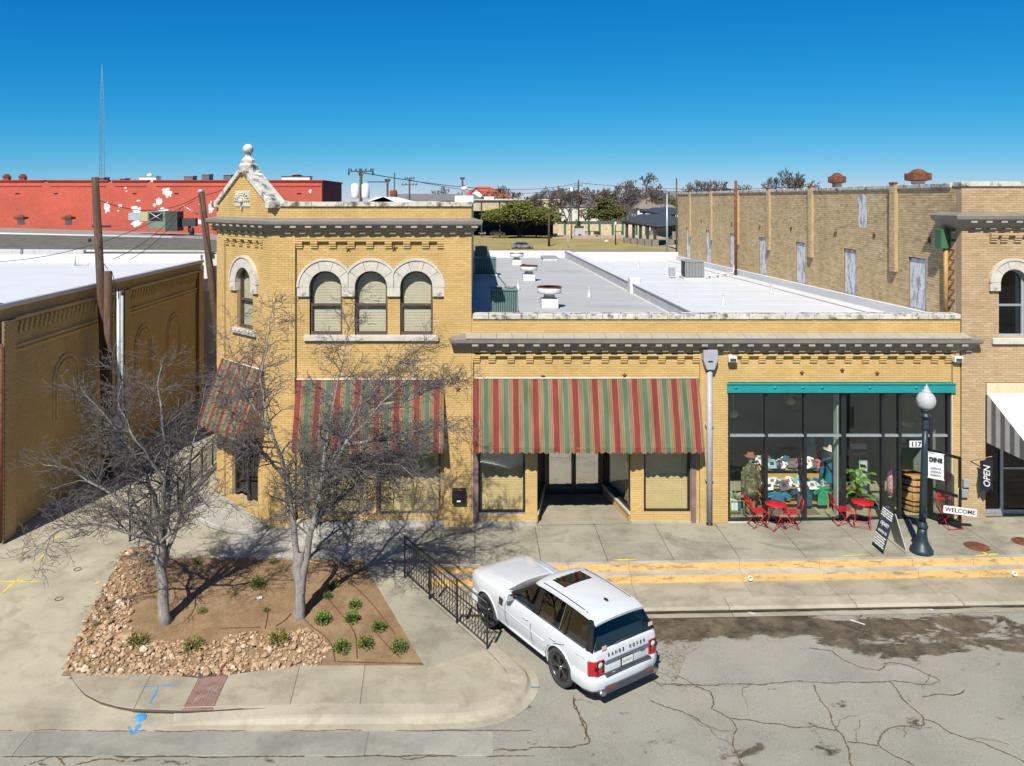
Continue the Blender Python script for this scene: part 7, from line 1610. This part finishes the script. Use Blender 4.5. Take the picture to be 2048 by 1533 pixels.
guided_tree('bare grey tree standing nearest the alley, crown low and wide', [
    ([a0, pk(327, 1225, dA), a1, a2], .155, .115, False),
    ([a2, pk(312, 1010, dA), pk(285, 930, dA-.3), pk(225, 850, dA-.6), pk(160, 775, dA-.7)], .08, .0062, True),
    ([a2, pk(338, 1000, dA+.1), pk(330, 880, dA+.3), pk(318, 790, dA+.5), pk(322, 715, dA+.5)], .085, .0062, True),
    ([a1, pk(355, 1050, dA+.2), pk(372, 960, dA+.6), pk(395, 860, dA+.9), pk(415, 760, dA+1.0)], .07, .0062, True),
    ([a2, pk(280, 1030, dA-.5), pk(200, 975, dA-.9), pk(130, 935, dA-1.0), pk(85, 930, dA-1.0)], .06, .0062, True),
    ([a2, pk(270, 1070, dA-.6), pk(190, 1045, dA-1.0), pk(120, 1060, dA-1.2), pk(70, 1100, dA-1.2)], .05, .0062, True),
    ([a2, pk(330, 960, dA-.6), pk(270, 880, dA-1.1), pk(235, 800, dA-1.2), pk(250, 730, dA-1.2)], .055, .0062, True),
    ([a1, pk(300, 1075, dA+.6), pk(250, 1030, dA+1.2), pk(190, 1010, dA+1.6)], .05, .0062, True),
    ([a2, pk(350, 1060, dA-.5), pk(395, 1010, dA-.9), pk(440, 1000, dA-1.0)], .045, .0062, True)], 71, .98, .5)
B_ = on(600, 1242, -.2); dB = B_.y-CAMY
b0 = (B_.x, B_.y, B_.z-.1); b1 = pk(598, 1150, dB); b2 = pk(594, 1120, dB)
guided_tree('forked bare grey tree in front of the striped awning, the taller of the two', [
    ([b0, pk(600, 1215, dB), b1, pk(600, 1105, dB)], .165, .10, False),
    ([pk(599, 1185, dB), pk(592, 1130, dB), pk(588, 1050, dB), pk(572, 960, dB+.1), pk(545, 870, dB+.2), pk(520, 760, dB+.3), pk(535, 680, dB+.3), pk(545, 600, dB+.3)], .105, .0062, True),
    ([pk(601, 1185, dB), pk(612, 1120, dB), pk(628, 1045, dB), pk(640, 980, dB-.1), pk(690, 890, dB-.2), pk(760, 810, dB-.2), pk(835, 740, dB-.1)], .12, .0062, True),
    ([pk(640, 980, dB-.1), pk(650, 900, dB+.3), pk(665, 820, dB+.6), pk(690, 700, dB+.7), pk(705, 620, dB+.8)], .055, .0062, True),
    ([pk(690, 890, dB-.2), pk(760, 880, dB-.6), pk(840, 860, dB-.8), pk(905, 850, dB-.8)], .05, .0062, True),
    ([pk(628, 1045, dB), pk(690, 990, dB+.6), pk(760, 930, dB+.9), pk(840, 905, dB+1.1)], .055, .0062, True),
    ([pk(572, 960, dB+.1), pk(520, 900, dB-.4), pk(470, 860, dB-.7), pk(440, 790, dB-.8)], .045, .0062, True),
    ([pk(545, 870, dB+.2), pk(500, 800, dB+.7), pk(470, 730, dB+.9), pk(450, 660, dB+1)], .04, .0062, True),
    ([pk(640, 980, dB-.1), pk(660, 930, dB-.9), pk(700, 850, dB-1.3), pk(740, 760, dB-1.4)], .05, .0062, True),
    ([pk(690, 890, dB-.2), pk(720, 820, dB+.4), pk(780, 740, dB+.9), pk(850, 690, dB+1)], .04, .0062, True),
    ([pk(640, 980, dB-.1), pk(720, 930, dB-.7), pk(800, 930, dB-1.0), pk(860, 980, dB-1.1)], .045, .0062, True),
    ([pk(628, 1045, dB), pk(680, 960, dB+.2), pk(720, 900, dB+.3), pk(770, 920, dB+.4), pk(800, 985, dB+.5)], .045, .0062, True),
    ([pk(690, 890, dB-.2), pk(700, 850, dB+.1), pk(660, 880, dB+.5), pk(640, 940, dB+.9), pk(650, 1000, dB+1.0)], .035, .0062, True),
    ([pk(760, 810, dB-.2), pk(820, 800, dB), pk(880, 770, dB+.3), pk(920, 740, dB+.4)], .035, .0062, True),
    ([b1, pk(640, 1090, dB+.5), pk(700, 1040, dB+.9), pk(760, 1000, dB+1.1)], .045, .0062, True)], 73, 1.04, .9)

# ================================================================ THE WHITE CAR
M['carwhite'] = pm('white_car_paint', (.61, .645, .68), .2, .03, .5, 4, .015, 0, coat=.6, spec=.5); M['carblack'] = pm('gloss_black_trim', (.012, .012, .014), .18, .1, 3, bmp=0, spec=.6); M['tyre'] = pm('tyre_rubber', (.045, .045, .045), .85, .15, 5); M['chrome'] = pm('chrome', (.55, .56, .58), .2, .05, 3, metal=1, bmp=0); M['carplastic'] = pm('dark_grey_plastic', (.055, .065, .075), .6, .1, 5)
M['alloy'] = pm('dark_alloy', (.13, .135, .14), .3, .1, 5, metal=.8, bmp=0); M['carglass'] = glassmat('tinted_car_glass', (.17, .21, .22), .08, 1.1); M['redlens'] = pm('red_lamp_lens', (.45, .01, .012), .15, .1, 3, bmp=0, spec=.6); M['clearlens'] = pm('clear_lamp_lens', (.5, .5, .52), .15, .1, 8, bmp=0); M['seat'] = pm('tan_leather', (.30, .24, .16), .6)
XR, YR = 2.59, -6.48; HEAD = atan2(2.30, -1.49)
XR += -.08; YR += .12
car = thing('parked_car', 'white luxury SUV with black roof pillars parked at an angle beside the ramp railing', 'car', None, (XR, YR, ROADZ+gz(2.2)), HEAD)
def W_(x):
    w = .955
    if x < -.60: w -= .095*((-.60-x)/.52)**2.2
    if x > 2.9: w -= .20*((x-2.9)/.76)**2.2
    return w
def T_(x):
    if x < 2.0: return 1.155
    return 1.185-.10*((x-2.0)/1.3)**1.6 if x < 3.3 else 1.085-.10*(x-3.3)/.36
def Bz_(x):
    if x < 2.0: return 1.125-.02*(x+1)/3
    return 1.105-.115*((x-2.0)/1.66)**1.5
def bot_(x): return .32+(.06*((-.7-x)/.4) if x < -.7 else 0)+(.04*((x-3.2)/.4) if x > 3.2 else 0)
def half(x):
    W, T, B, b0_ = W_(x), T_(x), Bz_(x), bot_(x)
    return [(0, b0_), (.80*W, b0_), (.93*W, b0_+.04), (.965*W, .47), (.985*W, .60), (1.0*W, .78), (.998*W, .90), (.985*W, B-.10), (.955*W, B-.025), (.915*W, B), (.80*W, B+(T-B)*.55), (.45*W, B+(T-B)*.92), (0, T)]
def sidey(x, z):
    P = half(x)[2:10]
    for (y0, z0), (y1, z1) in zip(P[:-1], P[1:]):
        if z0 <= z <= z1: return y0+(y1-y0)*(z-z0)/(z1-z0)
    return P[-1][0] if z > P[-1][1] else P[0][0]
xs = [-1.095, -1.085, -1.05, -.98, -.88, -.75, -.6, -.45, -.3, -.15, 0, .2, .4, .7, 1.0, 1.3, 1.6, 1.85, 2.05, 2.25, 2.45, 2.6, 2.75, 2.9, 3.05, 3.2, 3.32, 3.44, 3.53, 3.59, 3.62]
b = MB(); vs = []; nh = len(half(0))
for i, x in enumerate(xs):
    h = half(x); k = {0: .93, 1: .97}.get(i, 1.0)
    if i >= len(xs)-2: k = (.985, .93)[i-len(xs)+2]
    zc = .72
    ring = [(y, z) for y, z in h]+[(-y, z) for y, z in h[-2:0:-1]]
    for y, z in ring: vs.append((x, y*k, zc+(z-zc)*k))
m = 2*nh-2
b.add(vs, [(i*m+j, i*m+(j+1) % m, (i+1)*m+(j+1) % m, (i+1)*m+j) for i in range(len(xs)-1) for j in range(m)]+[list(range(m))[::-1], list(range((len(xs)-1)*m, len(xs)*m))], 0, True)
me = b.mesh('body', M['carwhite']); bm = bmesh.new(); bm.from_mesh(me); bmesh.ops.recalc_face_normals(bm, faces=bm.faces); bm.to_mesh(me); bm.free()
body = link('body', me, car)
cut = MB()
for x in (0, 2.745):
    for s in (-1, 1): cut.lathe([(0, -.30), (.425, -.30), (.425, .30), (0, .30)], n=36, sm=False, M=Matrix.Translation((x, s*.93, .40)) @ Matrix.Rotation(pi/2, 4, 'X'))
cut.box(-.60, 1.86, -.70, .70, .50, 1.4)                # cabin hollow
co = cut.build('cutter_tmp', M['carwhite']); co.parent = car
md = body.modifiers.new('cut', 'BOOLEAN'); md.object = co; md.operation = 'DIFFERENCE'; md.solver = 'EXACT'
dg = bpy.context.evaluated_depsgraph_get(); me2 = bpy.data.meshes.new_from_object(body.evaluated_get(dg)); body.modifiers.clear(); body.data = me2; bpy.data.objects.remove(co)
me2.set_sharp_from_angle(angle=radians(32))
def part(name, b, mat, parent=None, bevel=0, recalc=True): return b.build(name, mat, parent or car, bevel=bevel, recalc=recalc)
for s in (-1, 1):
    for x in (0, 2.745):
        b = MB(); arcp = [(x+.435*cos(radians(a)), .40+.435*sin(radians(a))) for a in range(-12, 193, 8)]
        b.tube([(px, s*(sidey(px, max(.37, pz))+.004), pz) for px, pz in arcp], .020, 6); part('wheel_arch', b, M['carwhite'])
        b = MB(); b.lathe([(.43, -.12), (.43, .22)], n=24, cap=False, M=Matrix.Translation((x, s*.70, .40)) @ Matrix.Rotation(pi/2, 4, 'X')); b.lathe([(0, 0), (.43, 0)], n=24, M=Matrix.Translation((x, s*.60, .40)) @ Matrix.Rotation(pi/2, 4, 'X')); part('wheel_well', b, M['dark'])
# wheels
def wheel(x, s):
    T = Matrix.Translation((x, s*.815, .392)) @ Matrix.Rotation(-s*pi/2, 4, 'X')
    b = MB(); b.lathe([(.265, -.13), (.36, -.135), (.385, -.11), (.392, -.05), (.392, .05), (.385, .11), (.36, .132), (.30, .125), (.268, .10)], n=36, M=T, cap=False); t = b.build('wheel', M['tyre'], car)
    r = MB(); r.lathe([(.268, .118), (.258, .122), (.248, .10), (.24, -.05), (.24, -.10)], n=36, M=T, cap=False); r.build('rim', M['alloy'], t)
    r = MB(); r.lathe([(0, -.02), (.24, -.02)], n=24, M=T); r.build('brake_disc', M['dark'], t)
    for k in range(5):
        for o in (-.16, .16):
            a = 2*pi*k/5; p0, p1 = Vector((.05*cos(a), .05*sin(a), .075)), Vector((.25*cos(a+o), .25*sin(a+o), .105)); d = (p1-p0); q = Vector((-d.y, d.x, 0)).normalized()
            sp = MB(); sp.add([T @ v for v in (p0-q*.022, p0+q*.022, p1+q*.026, p1-q*.026, p0-q*.016-Vector((0, 0, .05)), p0+q*.016-Vector((0, 0, .05)), p1+q*.018-Vector((0, 0, .05)), p1-q*.018-Vector((0, 0, .05)))], [(0, 1, 2, 3), (4, 7, 6, 5), (0, 4, 5, 1), (1, 5, 6, 2), (2, 6, 7, 3), (3, 7, 4, 0)]); sp.build('spoke', M['alloy'], t)
    r = MB(); r.lathe([(.055, .06), (.055, .095), (.04, .105), (0, .108)], n=14, M=T); r.build('hub_cap', M['chrome'], t)
for x in (0, 2.745):
    for s in (-1, 1): wheel(x, s)
# greenhouse
def rz_(x): return 1.700-.03*((x-.3)/.9)**2
def S(x, t, s=1, inn=0):
    return Vector((x, s*(.872+(.655-.872)*t-inn), (Bz_(x)+.012)*(1-t)+(rz_(x)-.02)*t))
def sidepoly(name, q, mat, s, inn0=0, inn1=.03, parent=None):
    P = [S(x, t, s, inn0) for x, t in q]; Q = [S(x, t, s, inn1) for x, t in q]; n = len(q); b = MB()
    b.add(P+Q, [list(range(n)), list(range(n, 2*n))[::-1]]+[(i, n+i, n+(i+1) % n, (i+1) % n) for i in range(n)]); return part(name, b, mat, parent)
AT, AB = 1.06, 1.98
for s in (-1, 1):
    sidepoly('pillar', [(AB, 0), (AT, 1), (AT-.10, 1), (AB-.16, 0)], M['carblack'], s); sidepoly('pillar', [(1.02, 0), (.95, 1), (.80, 1), (.80, 0)], M['carblack'], s); sidepoly('pillar', [(-.06, 0), (-.06, 1), (-.11, 1), (-.13, 0)], M['carblack'], s, -.004); sidepoly('pillar', [(.10, 0), (.07, 1), (.05, 1), (.07, 0)], M['chrome'], s, -.004); sidepoly('pillar', [(-.80, 0), (-.66, 1), (-.80, 1), (-1.02, 0)], M['carblack'], s)
    for q in ([(AB-.16, 0), (AT-.10, 1), (.95, 1), (1.02, 0)], [(.80, 0), (.80, 1), (.07, 1), (.10, 0)], [(.07, 0), (.05, 1), (-.06, 1), (-.06, 0)], [(-.13, 0), (-.11, 1), (-.66, 1), (-.80, 0)]):
        P = [S(x, t, s, .012) for x, t in q]; b = MB(); b.add(P, [(0, 1, 2, 3)]); part('window', b, M['carglass'], recalc=False)
    b = MB(); b.tube([S(x, -.005, s, -.006) for x in (AB-.1, 1.4, .8, .2, -.4, -.9)], .010, 5); part('window_trim', b, M['carblack'])
def zy(y, w): return (abs(y)/w)
b = MB(); b.grid(lambda i, j: (lambda y: (AT-.03-(.0)+(AB+.10-AT)*(1-j/6)+.12*(1-j/6)*(1-(y/.8)**2)*.8+.06*(1-(y/.7)**2)*(j/6), y*((.80*(1-j/6)+.60*j/6)/.8), (1.135+.03*(1-(y/.8)**2))*(1-j/6)+(rz_(AT)-.015+.035*(1-(y/.8)**2))*j/6))(-.8+1.6*i/10), 10, 6); part('windscreen', b, M['carglass'], recalc=False)
b = MB(); b.grid(lambda i, j: (lambda y: (-1.02*(1-j/6)-.80*j/6-.035*(1-(y/.8)**2), y*((.82*(1-j/6)+.63*j/6)/.8), 1.14*(1-j/6)+(rz_(-.8)-.02)*j/6))(-.8+1.6*i/10), 10, 6); rear = part('rear_window', b, M['carglass'], recalc=False)
b = MB(); b.tube([(-1.075, .28, 1.20), (-1.06, -.28, 1.22)], .010, 4); part('wiper', b, M['carplastic'])
# roof shell
def roofp(i, j):
    u, v = i/20, j/16; x = -.90+(AT+.07+.90)*u; y = (-1+2*v); w = .665-.02*max(0, (.15-u)/.15)
    z = rz_(x)+.058-.055*abs(y)**2.5-.03*max(0, (u-.9)/.1)**2-.045*max(0, (.16-u)/.16)**1.5
    return (x+.05*(1-y*y)*(1 if u > .5 else -.7)*abs(u-.5)*2, y*w, z)
b = MB(); b.grid(roofp, 20, 16); top = list(b.v)
rim = [(i, 0) for i in range(21)]+[(20, j) for j in range(1, 17)]+[(i, 16) for i in range(19, -1, -1)]+[(0, j) for j in range(15, 0, -1)]
base = len(b.v); ids = [i*17+j for i, j in rim]
for k in ids: x, y, z = top[k]; b.v.append((x*.985+.002, y*1.012, z-.055))
for k in range(len(ids)): a, c = k, (k+1) % len(ids); b.f.append([ids[a], ids[c], base+c, base+a]); b.m.append(0); b.s.append(True)
b.f.append([base+k for k in range(len(ids))]); b.m.append(0); b.s.append(False)
roof = part('roof', b, M['carwhite'])
roof.data.set_sharp_from_angle(angle=radians(60))
for s in (-1, 1):
    b = MB(); b.tube([(x, s*.595, rz_(x)+.028-.02) for x in (-.55, -.2, .2, .6, .95)], .016, 6); part('roof_rail', b, M['carblack'], roof)
b = MB(); b.grid(lambda i, j: (.48+.40*i/6, -.37+.74*j/6, rz_(.48+.4*i/6)+.062-.055*abs((-.37+.74*j/6)/.665)**2.5), 6, 6); part('sunroof', b, M['carglass'], roof, recalc=False)
b = MB(); b.grid(lambda i, j: (.46+.44*i/6, -.40+.80*j/6, rz_(.46+.44*i/6)+.0595-.055*abs((-.40+.8*j/6)/.665)**2.5), 6, 6); part('sunroof_seal', b, M['carblack'], roof, recalc=False)
b = MB(); b.lathe([(.05, 0), (.045, .03), (.02, .05), (0, .055)], (0, 0, 0), 10); o = part('antenna', b, M['carblack'], roof); o.location = (-.42, 0, rz_(-.42)+.055); o.scale = (1.5, .7, .8)
# interior
b = MB(); b.box(-.9, 1.9, -.72, .72, .49, .52); part('cabin_floor', b, M['dark'])
for x in (.95, .0):
    for s in (-1, 1):
        b = MB(); b.box(x-.25, x+.25, s*.36-.25, s*.36+.25, .62, .78); st_ = part('seat', b, M['seat'], bevel=.05); b = MB(); b.box(-.06, .08, -.25, .25, 0, .62, M=Matrix.Translation((x-.28, s*.36, .72)) @ Matrix.Rotation(-.2, 4, 'Y')); part('backrest', b, M['seat'], st_, bevel=.05); b = MB(); b.box(-.04, .05, -.12, .12, .64, .80, M=Matrix.Translation((x-.28, s*.36, .72)) @ Matrix.Rotation(-.2, 4, 'Y')); part('headrest', b, M['seat'], st_, bevel=.03)
b = MB(); b.box(1.5, 1.95, -.70, .70, .75, 1.10); part('dashboard', b, M['carplastic'], bevel=.06)
b = MB(); b.tube([(1.42+.10*cos(a)*.5, .36+.19*sin(a), 1.0+.17*cos(a)) for a in [2*pi*k/16 for k in range(17)]], .018, 6); b.tube([(1.42, .18, 1.0), (1.42, .54, 1.0)], .02, 5); part('steering_wheel', b, M['carplastic'])
# seams, handles, vents, mirrors
def seam(pts, s, r=.009, name='door_seam', mat=None): b = MB(); b.tube([(x, s*(sidey(x, z)), z) for x, z in pts], r, 5); return part(name, b, mat or M['carblack'])
for s in (-1, 1):
    seam([(.98, 1.09), (.97, .85), (.95, .6), (.93, .42)], s); seam([(1.86, 1.07), (1.93, .9), (1.95, .7), (1.93, .5), (1.88, .42)], s); seam([(1.88, .42), (1.4, .41), (.93, .42), (.55, .42)], s); seam([(-.20, 1.10), (-.16, .95), (.10, .86), (.36, .70), (.47, .5), (.50, .42)], s); seam([(-1.0, .96), (-.8, .965), (-.55, .97)], s, .004)
    b = MB(); b.tube([(x, s*(sidey(x, .72)+.002), .72+.01*x) for x in (.5, 1.0, 1.6, 2.25)], .012, 5); part('side_crease', b, M['carwhite'])
    b = MB(); b.tube([(x, s*(sidey(x, .43)+.004), .40) for x in (.5, 1.0, 1.6, 2.2)], .028, 6); part('sill', b, M['carwhite'])
    for x in (1.16, .20):
        y = s*(sidey(x, .92)); b = MB(); b.tube([(x-.10, y, .925), (x-.08, y+s*.03, .93), (x+.07, y+s*.03, .93), (x+.10, y, .925)], .013, 6); part('door_handle', b, M['carwhite']); b = MB(); b.tube([(x-.09, y-s*.008, .905), (x+.08, y-s*.008, .905)], .016, 5); part('handle_recess', b, M['carplastic'])
    y = s*(sidey(2.1, .90)-.004); b = MB(); b.prism([(2.02, .96), (2.05, .80), (2.20, .80), (2.17, .98)], lambda u, v, w: Vector((u, y+s*w, v)), -.02, .014); vo = part('side_vent', b, M['carblack'], bevel=.006)
    for k in range(4): b = MB(); b.box(2.05, 2.18, y+s*.014-.003, y+s*.014+.003, .825+.035*k, .84+.035*k); part('vent_fin', b, M['chrome'], vo)
    b = MB(); b.box(-.06, .07, -.06, .14, -.09, .10, M=Matrix.Translation((1.70, s*.99, 1.19)) @ Matrix.Rotation(0 if s > 0 else pi, 4, 'Z')); mo = part('mirror', b, M['carwhite'], bevel=.04); b = MB(); b.box(1.625, 1.64, s*1.02-.08, s*1.02+.08, 1.12, 1.27); part('mirror_glass', b, M['chrome'], mo); b = MB(); b.tube([(1.72, s*.87, 1.12), (1.71, s*.95, 1.13)], .035, 6); part('mirror_arm', b, M['carblack'], mo)
# tail: bumper, lamps, strip, lettering, plate
bp = [(-.46, .962, 0), (-.80, .955, 0), (-1.02, .88, 0), (-1.13, .70, 0), (-1.165, .35, 0), (-1.17, 0, 0), (-1.165, -.35, 0), (-1.13, -.70, 0), (-1.02, -.88, 0), (-.80, -.955, 0), (-.46, -.962, 0)]
b = MB(); b.sweep([(-.12, .38), (.005, .38), (.03, .44), (.045, .56), (.035, .64), (.0, .675), (-.12, .685)], bp, closed=True); bum = part('rear_bumper', b, M['carwhite']); bum.data.shade_smooth(); bum.data.set_sharp_from_angle(angle=radians(40))
b = MB(); b.sweep([(-.10, .33), (-.02, .33), (.02, .375), (-.10, .379)], bp[1:-1], closed=True); part('lower_valance', b, M['carplastic'], bum)
b = MB(); b.box(-1.205, -1.09, -.62, .62, .655, .692); part('step_pad', b, M['carplastic'], bum, bevel=.01)
b = MB(); b.box(-1.235, -1.18, -.66, .66, .345, .485); part('diffuser', b, M['carplastic'], bum, bevel=.01)
for s in (-1, 1):
    b = MB(); b.box(-1.240, -1.20, s*.54-.11, s*.54+.11, .43, .465); part('reflector', b, M['redlens'], bum)
    b = MB(); b.lathe([(.045, 0), (.055, .0), (.055, .12), (.045, .12)], n=14, M=Matrix.Translation((-1.215, s*.70, .375)) @ Matrix.Rotation(pi/2, 4, 'Y') @ Matrix.Diagonal((1, 1.6, 1, 1))); part('exhaust_tip', b, M['chrome'], bum)
    lamp = [(.615, .70), (.94, .72), (.955, .96), (.62, .985)]
    P = [(-1.115 if abs(y) < .7 else -1.055, s*y*(.965 if y > .9 else 1), z) for y, z in lamp]; b = MB()
    pts0 = [(-1.128, s*.63, .70), (-1.122, s*.82, .70), (-1.00, s*.955, .71), (-1.00, s*.955, .97), (-1.122, s*.82, .985), (-1.128, s*.63, .985)]
    b.add(pts0+[(x+.05, y*.985, z) for x, y, z in pts0], [(1, 2, 3, 4)]+[(i, (i+1) % 6, 6+(i+1) % 6, 6+i) for i in range(6)]); b.add(pts0, [(0, 1, 4, 5)], 1); tl = part('tail_lamp', b, [M['redlens'], M['carblack']])
    b2 = MB(); b2.box(-1.134, -1.12, s*.72-.085, s*.72+.085, .705, .745); part('fog_lens', b2, M['redlens'], tl)
    for (y, z, r, mt) in ((.73, .90, .062, 'clearlens'), (.73, .785, .058, 'redlens'), (.84, .85, .045, 'carblack')):
        b = MB(); b.lathe([(r, 0), (r*.9, .012), (0, .02)], n=16, M=Matrix.Translation((-1.127 if y < .8 else -1.11, s*y, z)) @ Matrix.Rotation(-pi/2, 4, 'Y')); part('lamp_bowl', b, M[mt], tl)
b = MB(); b.box(-1.135, -1.09, -.60, .60, .885, .93); part('tailgate_strip', b, M['chrome'], bevel=.008)
BK = Matrix.Translation((-1.102, 0, 1.0)) @ Matrix.Rotation(-pi/2, 4, 'Z') @ Matrix.Rotation(radians(82), 4, 'X')
for i, c in enumerate('RANGE ROVER'):
    if c != ' ': text(c, .085, M['carplastic'], car, BK @ Matrix.Translation((-.49+.098*i, .03, .012)), 'letter', .004, offset=.002)
BP = Matrix.Translation((-1.112, 0, .79)) @ Matrix.Rotation(-pi/2, 4, 'Z') @ Matrix.Rotation(pi/2, 4, 'X')
b = MB(); b.box(-1.128, -1.10, -.17, .17, .70, .875); pf = part('plate_frame', b, M['carblack'], bevel=.006); b = MB(); b.box(-1.132, -1.128, -.15, .15, .715, .86); part('number_plate', b, M['white'], pf)
text('H LW1D1', .075, M['carplastic'], pf, BP @ Matrix.Translation((0, -.002, .022)), 'plate_text', .001, sx=.8)
text('SPORT', .045, M['chrome'], car, BP @ Matrix.Translation((.46, .05, .002)), 'badge', .003)
seam_z = MB(); seam_z.tube([(-1.098, -.60, .695), (-1.098, .60, .695)], .006, 4); part('tailgate_seam', seam_z, M['carblack'])
for y, z in ((.62, 1.21), (-.70, 1.30)):
    b = MB(); b.box(-1.05+.35*(z-1.2), -1.045+.35*(z-1.2), y-.06, y+.06, z-.04, z+.04, M=None); part('window_sticker', b, pm('sticker', (.7, .45, .35), .7), rear)
# front: bumper, grille, headlamps
fp = [(2.9+.38, -.955, 0), (3.45, -.86, 0), (3.60, -.6, 0), (3.66, -.2, 0), (3.66, .2, 0), (3.60, .6, 0), (3.45, .86, 0), (3.28, .955, 0)]
b = MB(); b.sweep([(-.15, .34), (.0, .34), (.03, .42), (.03, .55), (.0, .62), (-.15, .63)], fp, closed=True); part('front_bumper', b, M['carwhite'])
b = MB(); b.box(3.60, 3.655, -.48, .48, .68, .90); part('grille', b, M['carblack'], bevel=.01)
for s in (-1, 1): b = MB(); b.add([(3.62, s*.52, .72), (3.50, s*.80, .73), (3.30, s*.895, .76), (3.30, s*.885, .91), (3.50, s*.80, .92), (3.61, s*.52, .91)], [(0, 1, 4, 5), (1, 2, 3, 4)]); part('headlamp', b, M['clearlens'], recalc=False)
for s in (-1, 1):
    b = MB(); b.tube([(2.05, s*.55, T_(2.05)-.01), (2.5, s*.60, T_(2.5)-.02), (3.0, s*.62, T_(3.0)-.025), (3.4, s*.58, T_(3.4)-.02)], .010, 5); part('bonnet_crease', b, M['carwhite'])
    b = MB(); b.tube([(2.02, s*.80, 1.13), (2.4, s*.845, 1.08), (3.0, s*.82, 1.0), (3.4, s*.72, .95)], .005, 4); part('bonnet_seam', b, M['carblack'])

# shorten the rear overhang to its true length
def squeeze(x): return x if x > -.45 else -.45+(x+.45)*.90
seen_ = set()
def walk_(o):
    for c in o.children:
        if c.data and c.data.name not in seen_:
            seen_.add(c.data.name); mt = c.matrix_local
            if mt.is_identity or mt == Matrix.Identity(4):
                for v in c.data.vertices: v.co.x = squeeze(v.co.x)
            else:
                c.location.x = squeeze(c.location.x)
        walk_(c)
walk_(car)
car.scale = (.985, .985, .985)
